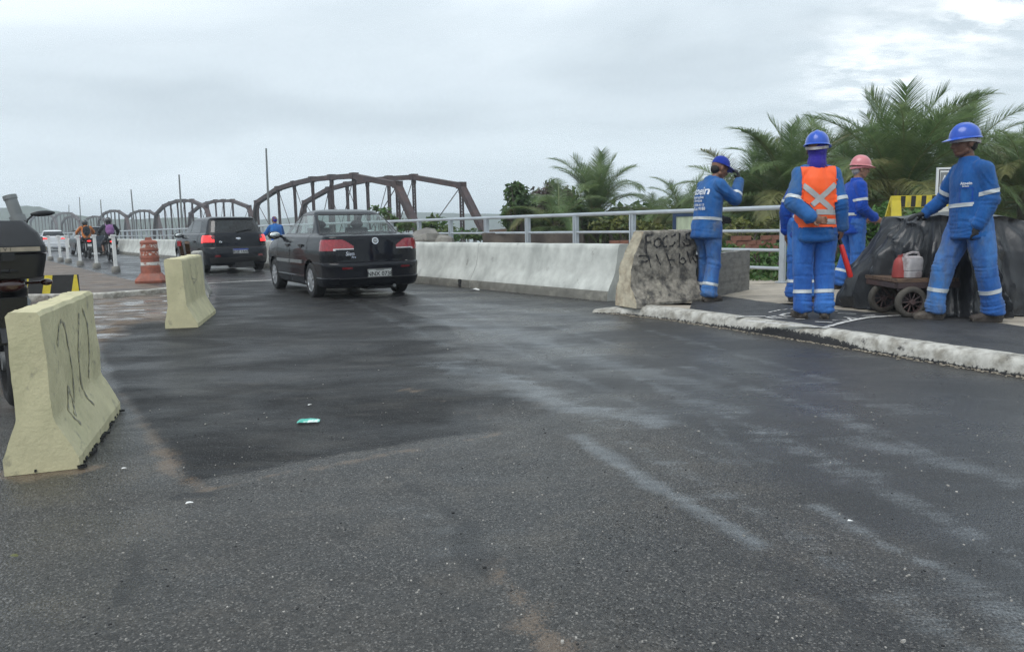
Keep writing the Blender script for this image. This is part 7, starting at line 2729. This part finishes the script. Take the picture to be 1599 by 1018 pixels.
# white delineator posts
bl = ['nearest white delineator post, first left of the orange drum', 'second white delineator post from the orange drum', 'third white delineator post from the orange drum', 'fourth white delineator post from the orange drum',
      'fifth white delineator post, in front of the white car', 'farthest white delineator post, beside the black top case']
proto = None
for i, (px, py) in enumerate(((181.5, 425.5), (151.5, 419.3), (126, 415.4), (107, 411.2), (95, 409), (79, 407))):
    q = G(px, py, IZ)
    if proto is None:
        t = proto = thing('delineator_post', bl[0], 'bollard', q, R(36), 'white delineator posts along the lane')
        mb = MB(); mb.lathe([(0.115, 0), (0.12, 0.02), (0.112, 0.16), (0.095, 0.18), (0, 0.18)], 20)
        obj('concrete_foot', mb, MAT['concrete_dark'], t, smooth=40)
        mb = MB(); mb.box((0, 0, 0.60), (0.085, 0.085, 0.86)); mb.box((0, 0, 1.05), (0.12, 0.12, 0.05)); mb.box((-0.08, 0, 1.0), (0.06, 0.04, 0.06))
        obj('post', mb, MAT['white_paint'], t)
    else:
        copy_tree(proto, None, bl[i]).location = q

# striped hazard board behind the near block
t = thing('hazard_board', 'black and yellow striped hazard board low behind the large yellow block', 'barricade', D(70, 466, 12.6) * 1.0, 0)
t.location.z = 0.0
mb = MB()
mb.box((0.0, 0, 0.30), (1.15, 0.05, 0.30))
bo = obj('board', mb, MAT['black_paint'], t)
for x in (-0.40, -0.02, 0.46):
    mb = MB()
    mb.add([(x, -0.028, 0.15), (x + 0.13, -0.028, 0.15), (x + 0.20 if x < .4 else 0.575, -0.028, 0.45), (x + 0.07, -0.028, 0.45)] + [(x, -0.0245, 0.15), (x + 0.13, -0.0245, 0.15), (x + 0.20 if x < .4 else 0.575, -0.0245, 0.45), (x + 0.07, -0.0245, 0.45)],
           [(0, 1, 2, 3), (0, 4, 5, 1), (1, 5, 6, 2), (2, 6, 7, 3), (3, 7, 4, 0)])
    obj('yellow_stripe', mb, MAT['yellow_paint'], bo)
for x in (-0.45, 0.45):
    mb = MB(); mb.box((x, 0.06, 0.10), (0.05, 0.05, 0.2)); mb.box((x, 0.06, 0.015), (0.06, 0.4, 0.03))
    obj('leg', mb, MAT['black_paint'], t)

# grey exhaust-like pipe standing up behind the top case
a, b = D(32, 352, 6.6), D(15, 307, 6.6)
ft = Vector((a.x - 0.06, 6.6, 0))
mb = MB()
mb.tube([a - ft, b - ft], 0.05, 12)
t = thing('metal_pipe', 'grey metal pipe leaning up behind the black top case', 'pipe', ft)
mb = MB(); mb.tube([Vector((0, 0, 0)), Vector((0.01, 0, a.z - 0.15)), a - ft, b - ft], [0.052, 0.050, 0.050, 0.048], 14); obj('pipe', mb, MAT['steel_grey'], t, smooth=40)
mb = MB(); mb.tube([(a - ft).lerp(b - ft, 0.9), (a - ft).lerp(b - ft, 1.03)], 0.054, 14); obj('pipe_cap', mb, MAT['steel_grey'], t, smooth=40)
mb = MB(); mb.tube([(a - ft).lerp(b - ft, 0.1), (a - ft).lerp(b - ft, 0.32)], 0.062, 14)
obj('collar', mb, MAT['steel_grey'], t, smooth=40)

# ---------------------------------------------------------------- old broken barrier with scrawl
MAT['old_block'] = M('old_block', (0.30, 0.275, 0.23), 0.85, var=0.30, scale=22, col2=(0.085, 0.080, 0.072), mscale=7, lo=0.44, hi=0.62, bump=0.012, bscale=34, col3=(0.38, 0.35, 0.28), mscale3=4.2, lo3=0.58, hi3=0.72)
MAT['old_block_end'] = M('old_block_end', (0.50, 0.45, 0.34), 0.85, var=0.2, scale=9, col2=(0.34, 0.28, 0.20), mscale=6, bump=0.015, bscale=22)
fa, fb = G(994, 480, 0.115), G(1099, 470.5, PZ)
fa.z = fb.z = 0.10
tb, ob, meb, invb = jersey('old_barrier_piece', 'broken weathered concrete barrier piece with dark painted letters', fa, fb, 0.46, 0.90, 0.22, 0.06, 0.14, [MAT['old_block'], MAT['old_block_end']], broken=0.72, seed=23)
mi = []
for p in meb.polygons:
    mi.append(1 if p.normal.y < -0.5 else 0)
meb.polygons.foreach_set('material_index', mi)
def px_strokes(seq):
    return seq
word1 = [[(1008, 367), (1009, 396)], [(1009, 368), (1018, 367)], [(1009, 379), (1016, 378)],
         [(1028, 372), (1022, 376), (1021, 383), (1026, 387), (1032, 383), (1032, 375), (1027, 371)], [(1042, 368), (1036, 372), (1034, 380), (1037, 386), (1041, 385)],
         [(1055, 366), (1048, 370)], [(1054, 378), (1050, 384), (1045, 385)], [(1061, 364), (1060, 386)], [(1078, 364), (1071, 366), (1071, 373), (1077, 376), (1077, 383), (1070, 384), (1065, 378)]]
word2 = [[(997, 400), (1010, 399), (1014, 405), (1008, 409), (1001, 408)], [(1012, 400), (1016, 418)], [(1024, 397), (1031, 414)], [(1040, 395), (1047, 415)], [(1042, 406), (1053, 406)],
         [(1061, 396), (1060, 410), (1066, 413), (1071, 408), (1066, 402), (1062, 406)], [(1072, 392), (1078, 411)], [(1084, 390), (1081, 403), (1086, 410), (1090, 404), (1085, 399)]]
mb = strokes(meb, word1, 0.026, invb, 0.006)
obj('painted_letters', mb, MAT['tar_black'], ob, fix=False)
mb = strokes(meb, word2, 0.020, invb, 0.006)
obj('painted_letters', mb, MAT['tar_black'], ob, fix=False)

# concrete slab standing behind the cap wearer
a, b = G(1120, 463, PZ), G(1170, 452.5, PZ)
d = (b - a).normalized()
t = thing('concrete_slab', 'grey concrete slab standing on edge behind the cap wearer', 'slab', a, math.atan2(d.y, d.x))
L = (b - a).length
mb = MB()
vs, fs = [], []
nx, nz = 20, 12
for side_, y in ((0, 0.0), (1, 0.13)):
    for i in range(nx + 1):
        for k in range(nz + 1):
            x, z = -0.5 + (L + 0.5) * i / nx, 0.56 * k / nz
            e = 1 if i in (0, nx) or k == nz else 0
            q = Vector((x * 7, z * 7, y * 9))
            vs.append((x + e * fnoise(q * 2, 2) * 0.012, y + fnoise(q, 2) * 0.004, z + (0.01 * fnoise(q, 2) if k == nz else 0)))
m_ = (nx + 1) * (nz + 1)
ix = lambda s, i, k: s * m_ + i * (nz + 1) + k
for i in range(nx):
    for k in range(nz):
        fs += [(ix(0, i, k), ix(0, i + 1, k), ix(0, i + 1, k + 1), ix(0, i, k + 1)), (ix(1, i, k), ix(1, i, k + 1), ix(1, i + 1, k + 1), ix(1, i + 1, k))]
    fs += [(ix(0, i, nz), ix(0, i + 1, nz), ix(1, i + 1, nz), ix(1, i, nz)), (ix(0, i, 0), ix(1, i, 0), ix(1, i + 1, 0), ix(0, i + 1, 0))]
for k in range(nz):
    fs += [(ix(0, 0, k), ix(0, 0, k + 1), ix(1, 0, k + 1), ix(1, 0, k)), (ix(0, nx, k), ix(1, nx, k), ix(1, nx, k + 1), ix(0, nx, k + 1))]
mb.add(vs, fs)
obj('slab', mb, MAT['slab_grey'], t, smooth=35)
mb = MB()
for k in range(5):
    mb.tube([(L, 0.065, 0.06 + 0.105 * k), (L + 0.025 + 0.01 * (k % 2), 0.065, 0.055 + 0.105 * k)], 0.008, 8)
obj('rebar_stub', mb, MAT['rust'], t)

# blue framed board behind the railing
c = D(1053, 346, 15.0)
t = thing('framed_board', 'pale board in a dark blue frame behind the railing left of the cap wearer', 'board', (c.x, 15.0, -0.3))
mb = MB()
w, z0, z1 = 0.62, 0.95, 1.56
for x in (0, w):
    mb.box((x, 0, z1 / 2), (0.06, 0.05, z1))
for z in (z1 - 0.03, z0):
    mb.box((w / 2, 0, z), (w - 0.06, 0.045, 0.06))
obj('frame', mb, MAT['blue_frame'], t)
mb = MB(); mb.box((w / 2, 0.0, (z0 + z1) / 2), (w - 0.06, 0.02, z1 - z0 - 0.09)); obj('panel', mb, MAT['pale_panel'], t)

# brick stacks
mbk = MB(); mbk.box((0, 0, 0), (0.186, 0.09, 0.086))
me_b = mbk.mesh('brick', [MAT['brick'], MAT['tar_black']])
r = random.Random(4)
for lab, pxl, pyt, Y, ncol, nrow, drop in (('stack of red bricks behind the railing right of the cap wearer', 1134, 369, 15.2, 5, 10, 2), ('stack of red bricks behind the railing left of the broken barrier piece', 951, 369, 15.6, 4, 10, 0)):
    c = D(pxl, pyt, Y)
    gz = c.z - nrow * 0.0885
    t = thing('brick_stack', lab, 'brick stack', (c.x, Y, gz), R(-4), 'stacks of red bricks')
    for row in range(nrow):
        for col in range(ncol + (1 if row < nrow - 2 and drop else 0)):
            if row == nrow - 1 and r.random() < 0.25:
                continue
            b_ = link('brick', me_b, t, (0.095 + col * 0.191 + (0.09 if row % 2 else 0) + r.uniform(-.006, .006), r.uniform(-.012, .012), 0.045 + row * 0.0885))
            b_.rotation_euler = (0, 0, R(r.uniform(-2.5, 2.5)))

# ---------------------------------------------------------------- trestle and sign
t = thing('trestle', 'yellow and black striped road trestle behind the tarpaulin', 'barricade', (D(1393, 310, 9.4).x, 9.4, PZ))
H = D(1393, 305.5, 9.4).z - PZ
mb = MB(); mb.box((0.50, -0.02, H - 0.075), (1.04, 0.035, 0.14)); bo = obj('crossbar', mb, MAT['yellow_paint'], t)
for k in range(8):
    x = 0.085 + k * 0.125
    mb = MB()
    a_ = [(x, -0.0402, H - 0.14), (x + 0.055, -0.0402, H - 0.14), (x + 0.060, -0.0402, H - 0.01), (x + 0.004, -0.0402, H - 0.01)]
    mb.add(a_ + [(p[0], -0.0368, p[2]) for p in a_], [(0, 1, 2, 3), (0, 4, 5, 1), (1, 5, 6, 2), (2, 6, 7, 3), (3, 7, 4, 0)])
    obj('black_stripe', mb, MAT['black_paint'], bo)
for x, s in ((0.04, -1), (0.96, 1)):
    for sy in (-1, 1):
        mb = MB()
        tw, bw = 0.05, 0.10
        y0, y1 = sy * 0.015, sy * 0.34
        vs = []
        for z, y, w_, xo in ((H - 0.02, y0, tw, 0), (0.0, y1, bw, s * 0.10)):
            for dx in (-1, 1):
                for dy in (-0.012, 0.012):
                    vs.append((x + xo + dx * w_, y + dy, z))
        mb.add(vs, [(0, 1, 3, 2), (4, 6, 7, 5), (0, 4, 5, 1), (2, 3, 7, 6), (0, 2, 6, 4), (1, 5, 7, 3)])
        obj('leg', mb, MAT['yellow_paint'], t)

c = D(1463, 262, 9.7)
t = thing('warning_sign', 'white road sign with black lettering half hidden behind the leaning worker', 'sign', (c.x, 9.7, PZ), R(2))
zt = c.z - PZ
w, h = 0.52, 0.78
mb = MB(); mb.box((w / 2, 0, zt - h / 2), (w, 0.02, h))
pn = obj('sign_panel', mb, MAT['sign_white'], t)
mb = MB()
for (cx, cz, sx, sz) in ((w / 2, zt - 0.030, w - .05, .012), (w / 2, zt - h + .03, w - .05, .012), (0.031, zt - h / 2, .012, h - .072), (w - .031, zt - h / 2, .012, h - .072)):
    mb.box((cx, -0.0112, cz), (sx, 0.003, sz))
obj('border', mb, MAT['black_paint'], pn)
mb = MB(); mb.box((w / 2, -0.0112, zt - 0.135), (w - 0.09, 0.003, 0.15)); obj('dark_band', mb, MAT['steel_grey'], pn)
for s_t, z, sz, mt, x in (('ATENÇÃO', zt - 0.135, 0.105, 'white_print', w / 2 + 0.02), ('FAIXA', zt - 0.295, 0.135, 'black_paint', w / 2 - 0.005)):
    me = text_mesh(s_t, sz, 0.001, bold=0.0015, spacing=0.95)
    me.transform(frame((x, -0.0145, z), (0.88 if s_t != 'FAIXA' else 1, 0, 0), (0, 0, 1), (0, -1, 0)))
    me.materials.append(MAT[mt])
    link('sign_lettering', me, pn)
mb = MB(); mb.box((w / 2, 0.03, zt / 2 - 0.02), (0.05, 0.04, zt)); mb.box((w / 2, 0.03, 0.02), (0.4, 0.3, 0.04)); obj('stand', mb, MAT['steel_grey'], t)

# ---------------------------------------------------------------- cart, tarpaulin, canisters
ct = thing('hand_cart', 'rusty low cart with spoked rubber wheels under the black tarpaulin', 'cart', (3.74, 7.42, PZ))
DZ = 0.365
for k in range(4):
    mb = MB(); mb.box((0.83, 0.085 + k * 0.172, DZ), (1.66, 0.166, 0.035)); obj('deck_board', mb, MAT['wood'], ct)
mb = MB()
for y in (0.02, 0.66):
    mb.box((0.83, y, DZ - 0.048), (1.64, 0.045, 0.055))
for x in (0.02, 0.8, 1.62):
    mb.box((x, 0.34, DZ - 0.05), (0.045, 0.60, 0.05))
for x in (0.17, 1.25):
    mb.tube([(x, -0.03, 0.155), (x, 0.53, 0.155)], 0.014, 8)
    for y in (0.06, 0.44):
        mb.bar((x, y, 0.155), (x - 0.14, y, DZ - 0.06), 0.028, 0.012)
        mb.bar((x, y, 0.155), (x + 0.14, y, DZ - 0.06), 0.028, 0.012)
    mb.bar((x - 0.14, 0.03, DZ - 0.08), (x + 0.10, 0.40, 0.17), 0.03, 0.03)
obj('chassis', mb, MAT['rust'], ct)
for x, y in ((0.14, 0.005), (0.09, 0.46), (1.26, 0.0), (1.20, 0.48)):
    g_ = link('wheel', None, ct, (x, y, 0.155))
    rot = Matrix.Rotation(R(90), 4, 'X')
    mb = MB(); mb.lathe([(0.155 - 0.034 + 0.034 * math.cos(R(a)), 0.032 * math.sin(R(a))) for a in (-125, -95, -60, -25, 0, 25, 60, 95, 125)], 36, rot, close=True)
    obj('tyre', mb, MAT['tyre_dusty'], g_, smooth=40)
    mb = MB()
    mb.lathe([(0.100, -0.026), (0.108, -0.026), (0.108, 0.026), (0.100, 0.026)], 32, rot, close=True)
    for k in range(10):
        a = 2 * math.pi * k / 10
        mb.tube([(0.018 * math.cos(a), -0.012, 0.018 * math.sin(a)), (0.102 * math.cos(a), -0.016, 0.102 * math.sin(a))], 0.0065, 6)
    mb.lathe([(0.022, -0.04), (0.024, -0.03), (0.024, 0.03), (0.022, 0.04)], 14, rot)
    obj('rim', mb, MAT['rust'], g_, smooth=40)

MAT['tarpaulin'] = M('tarpaulin', (0.024, 0.026, 0.030), 0.34, var=0.10, scale=4, col2=(0.040, 0.043, 0.048), mscale=2.5, lo=0.45, hi=0.70, bump=0.010, bscale=5, stretch=(1.6, 1.6, 0.5))
TC = Vector((4.55, 8.05))
LV = [  # outlines at falling heights
    (1.00, [(4.12, 8.25), (4.06, 7.95), (4.10, 7.66), (4.14, 7.48), (4.5, 7.50), (5.05, 7.55), (5.2, 7.9), (5.1, 8.4), (4.5, 8.5), (4.05, 8.45)]),
    (0.66, [(3.90, 8.40), (3.85, 8.00), (3.92, 7.68), (4.00, 7.60), (4.06, 7.38), (4.5, 7.35), (5.3, 7.36), (5.62, 7.8), (5.5, 8.6), (4.5, 8.72), (3.95, 8.62)]),
    (0.37, [(3.75, 8.50), (3.72, 8.14), (3.80, 8.00), (3.99, 7.68), (4.07, 7.35), (4.5, 7.31), (5.45, 7.32), (5.85, 7.8), (5.7, 8.7), (4.5, 8.82), (3.85, 8.72)]),
    (0.012, [(3.65, 8.55), (3.62, 8.22), (3.76, 8.08), (4.06, 8.02), (4.10, 7.35), (4.5, 7.27), (5.5, 7.29), (6.0, 7.8), (5.85, 8.8), (4.5, 8.95), (3.75, 8.82)])]


def polar(poly, th):
    d = Vector((math.cos(th), math.sin(th)))
    best = 0.1
    n = len(poly)
    for i in range(n):
        a, b = Vector(poly[i]) - TC, Vector(poly[(i + 1) % n]) - TC
        e = b - a
        den = d.x * e.y - d.y * e.x
        if abs(den) < 1e-9:
            continue
        t_ = (a.x * e.y - a.y * e.x) / den
        s_ = (a.x * d.y - a.y * d.x) / den
        if t_ > 0 and 0 <= s_ <= 1:
            best = max(best, t_)
    return best


NT, NVt = 300, 64
rad = np.array([[polar(pl, 2 * math.pi * k / NT) for k in range(NT)] for z, pl in LV])
ker = np.array([1, 2, 3, 2, 1]) / 9
for i in range(len(LV)):
    rad[i] = sum(np.roll(rad[i], j - 2) * ker[j] for j in range(5))
zl = [1.0, 0.66, 0.37, 0.012]
vs, fs = [], []
for i in range(NVt + 1):
    v = i / NVt
    for k in range(NT):
        th = 2 * math.pi * k / NT
        if v < 0.36:                                        # crown of the heap
            q = v / 0.36
            rr = rad[0, k] * q
            x, y = TC.x + rr * math.cos(th), TC.y + rr * math.sin(th)
            z = 1.0 + 0.02 * (1 - q ** 3) + 0.045 * fnoise(Vector((x * 2.2, y * 2.2, 3)), 2) * (1 - q * 0.5)
            z -= 0.22 * max(0, (x - 4.75)) ** 1.0 * 1.0
        else:
            q = (v - 0.36) / 0.64
            z = 1.0 - 0.988 * q ** 0.92
            rr = float(np.interp(-z, [-a for a in zl], rad[:, k]))
            x, y = TC.x + rr * math.cos(th), TC.y + rr * math.sin(th)
            z -= 0.22 * max(0, (x - 4.75)) * max(0, z) * 1.0
            hang = q
            pl = 0.0
            for f, am, ph in ((7, 0.060, 0.4), (13, 0.040, 1.9), (23, 0.020, 4.1)):
                pl += am * (1.0 - 2.0 * abs(math.sin(f * th + ph + 2.6 * fnoise(Vector((th * 1.6, z * 1.1, f)), 2))))
            rr += pl * (0.30 + 0.9 * hang)
            cr_ = 1 - 2.2 * abs(noise.noise(Vector((th * 5, z * 6, 2)) + noise.noise_vector(Vector((th * 3, z * 3, 1))) * 0.8))
            cr_ = sum(a_ * (1 - abs(noise.noise(Vector((x * f_, y * f_, z * f_ * 0.42)) + noise.noise_vector(Vector((x * 1.6, y * 1.6, z * 1.6)) + Vector((f_, 0, 0))) * 1.3)) * 1.6) ** 3 for f_, a_ in ((1.6, 0.045), (3.2, 0.012), (6.5, 0.004)))
            rr += cr_ - 0.04
            x, y = TC.x + rr * math.cos(th), TC.y + rr * math.sin(th)
        w1 = 1 - 2.6 * abs(noise.noise(Vector((x * 3.5, y * 3.5, z * 3.5)) + noise.noise_vector(Vector((x * 2, y * 2, z * 2))) * 0.7))
        z += 0.010 * w1 * min(1, z * 3)
        z *= 0.97
        vs.append((x, y, max(z, 0.008 + 0.004 * math.sin(k))))
for i in range(NVt):
    for k in range(NT):
        k2 = (k + 1) % NT
        fs.append((i * NT + k, (i + 1) * NT + k, (i + 1) * NT + k2, i * NT + k2))
mb = MB()
mb.add([(x - TC.x, y - TC.y, z) for x, y, z in vs], fs)
me = mb.mesh('tarpaulin', MAT['tarpaulin'])
bm = bmesh.new(); bm.from_mesh(me)
bmesh.ops.remove_doubles(bm, verts=bm.verts, dist=0.0005)
bm.to_mesh(me); bm.free()
shade(me, 60)
tag(link('tarpaulin', me, None, (TC.x, TC.y, PZ)), 'crumpled black plastic tarpaulin draped over the loaded cart', 'tarpaulin')

# red jug and dirty white canister on the cart
jp = Vector((3.835, 7.575, PZ + DZ + 0.018))
t = thing('plastic_jug', 'faded red plastic jug on the cart deck', 'jug', jp)
mb = MB(); mb.lathe([(0.062, 0), (0.072, 0.008), (0.070, 0.06), (0.064, 0.12), (0.056, 0.165), (0.036, 0.195), (0.024, 0.205), (0.024, 0.222), (0.0, 0.222)], 26)
b_ = obj('body', mb, MAT['red_plastic'], t, smooth=40)
mb = MB(); mb.tube([(0.045, 0, 0.165), (0.075, 0, 0.195), (0.055, 0, 0.228), (0.015, 0, 0.222)], 0.011, 8); obj('handle', mb, MAT['red_plastic'], t, smooth=50)
cp = Vector((3.925, 7.53, PZ + DZ + 0.018))
t = thing('canister', 'dirty white plastic canister with handle beside the red jug', 'canister', cp, R(12))
def rr_stack(levels, c=0.03):
    mb = MB(); vs = []
    for z, hx, hy in levels:
        for cx, cy, a0 in ((hx - c, hy - c, 0), (-hx + c, hy - c, 90), (-hx + c, -hy + c, 180), (hx - c, -hy + c, 270)):
            for k in range(4):
                a = R(a0 + k * 30); vs.append((cx + c * math.cos(a), cy + c * math.sin(a), z))
    n = 16
    fs = [(i * n + k, i * n + (k + 1) % n, (i + 1) * n + (k + 1) % n, (i + 1) * n + k) for i in range(len(levels) - 1) for k in range(n)]
    fs += [tuple(range(n - 1, -1, -1)), tuple((len(levels) - 1) * n + k for k in range(n))]
    return mb.add(vs, fs)
b_ = obj('body', rr_stack([(0, .075, .055), (0.01, .086, .063), (0.06, .088, .065), (0.064, .085, .062), (0.072, .085, .062), (0.076, .090, .066), (0.17, .094, .068), (0.20, .088, .062), (0.215, .06, .045)]), MAT['dirty_white'], t, smooth=30)
mb = MB(); mb.tube([(-0.075, 0, 0.19), (-0.055, 0, 0.235), (0.0, 0, 0.248), (0.065, 0, 0.245), (0.085, 0, 0.19)], 0.013, 8); obj('handle', mb, MAT['dirty_white'], t, smooth=50)
mb = MB(); mb.lathe([(0.024, 0.21), (0.024, 0.238), (0, 0.238)], 16, Matrix.Translation((-0.055, 0.02, 0))); obj('cap', mb, MAT['dirty_white'], t, smooth=40)

# ---------------------------------------------------------------- litter
MAT['wrapper'] = M('wrapper', (0.10, 0.52, 0.42), 0.3, var=0.3, scale=30, col2=(0.62, 0.72, 0.70), mscale=16, lo=0.5, hi=0.6)
p = G(482, 659.5, 0.010)
mb = MB()
vs, fs = [], []
for i in range(13):
    for k in range(6):
        x, y = -0.062 + 0.124 * i / 12, -0.028 + 0.056 * k / 5
        vs.append((x, y, 0.004 + 0.016 * math.sin(math.pi * k / 5) * math.sin(math.pi * i / 12) ** 0.4 + 0.004 * fnoise(Vector((x * 60, y * 60, 1)), 2) + 0.002))
for i in range(12):
    for k in range(5):
        fs.append((i * 6 + k, (i + 1) * 6 + k, (i + 1) * 6 + k + 1, i * 6 + k + 1))
mb.add(vs, fs)
o = obj('wrapper', mb, [MAT['wrapper']], smooth=60, loc=p + Vector((0, 0, 0.002)), rz=R(6))
tag(o, 'small green and white plastic wrapper lying on the dark patch', 'wrapper')
labs = [(296, 785, .016, 'small white paper scrap just below the corner of the dark patch'), (484, 632, .014, 'tiny white scrap above the green wrapper'), (194, 731, .012, 'pale scrap beside the large yellow block'),
        (741, 453, .10, 'white scrap in front of the barrier by the drain hole'), (1328, 813, .010, 'pale chip on the wet asphalt at the right'), (22, 868, .018, 'dry leaf on the asphalt at the lower left')]
for px, py, s, lab in labs:
    p = G(px, py, 0.012)
    mb = MB()
    mb.add([(-s, -s * .3, 0), (0, -s * .55, s * .22), (s, -s * .2, 0.002), (s * .8, s * .4, s * .1), (0, s * .5, s * .3), (-s * .8, s * .4, 0.004)], [(0, 1, 4, 5), (1, 2, 3, 4)])
    o = obj('dry_leaf' if 'leaf' in lab else 'paper_scrap', mb, MAT['palm_pale'] if 'leaf' in lab else MAT['white_paint'], loc=p, rz=random.uniform(-.5, .5))
    tag(o, lab, 'leaf' if 'leaf' in lab else 'scrap')
# loose asphalt crumbs and pale grit
mb, mb2 = MB(), MB()
r = random.Random(77)
for k in range(900):
    py = 470 + 540 * r.random() ** 1.3
    px = r.uniform(120, 1600)
    if px > 930 and py < 490 + (px - 930) * 0.155 + 14:
        continue
    p = G(px, py, 0.012)
    s = r.uniform(0.002, 0.0055) * (1.5 if r.random() < 0.06 else 1)
    (mb if r.random() < 0.45 else mb2).box((p.x, p.y, 0.010 + s * 0.2), (s * r.uniform(1, 1.8), s, s * 0.7), Matrix.Rotation(r.uniform(0, 3), 3, 'Z') @ Matrix.Rotation(r.uniform(-.4, .4), 3, 'X'))
obj('asphalt_crumbs', mb, MAT['tar_black'], kind='stuff')
MAT['pale_grit'] = M('pale_grit', (0.36, 0.34, 0.31), 0.8, var=0.4, scale=60, world=True)
obj('pale_grit', mb2, MAT['pale_grit'], kind='stuff')

# ---------------------------------------------------------------- rain-hazy air
hz_m = bpy.data.materials.new('haze')
hz_m.use_nodes = True
t_ = hz_m.node_tree
t_.nodes.clear()
o_, pv = t_.nodes.new('ShaderNodeOutputMaterial'), t_.nodes.new('ShaderNodeVolumePrincipled')
pv.inputs['Color'].default_value = (0.87, 0.94, 1.0, 1)
pv.inputs['Density'].default_value = 0.0010
t_.links.new(pv.outputs[0], o_.inputs['Volume'])
mb = MB()
mb.box((0, 1650, 11.0), (5600, 4400, 40.0))
obj('haze', mb, hz_m, kind='stuff')
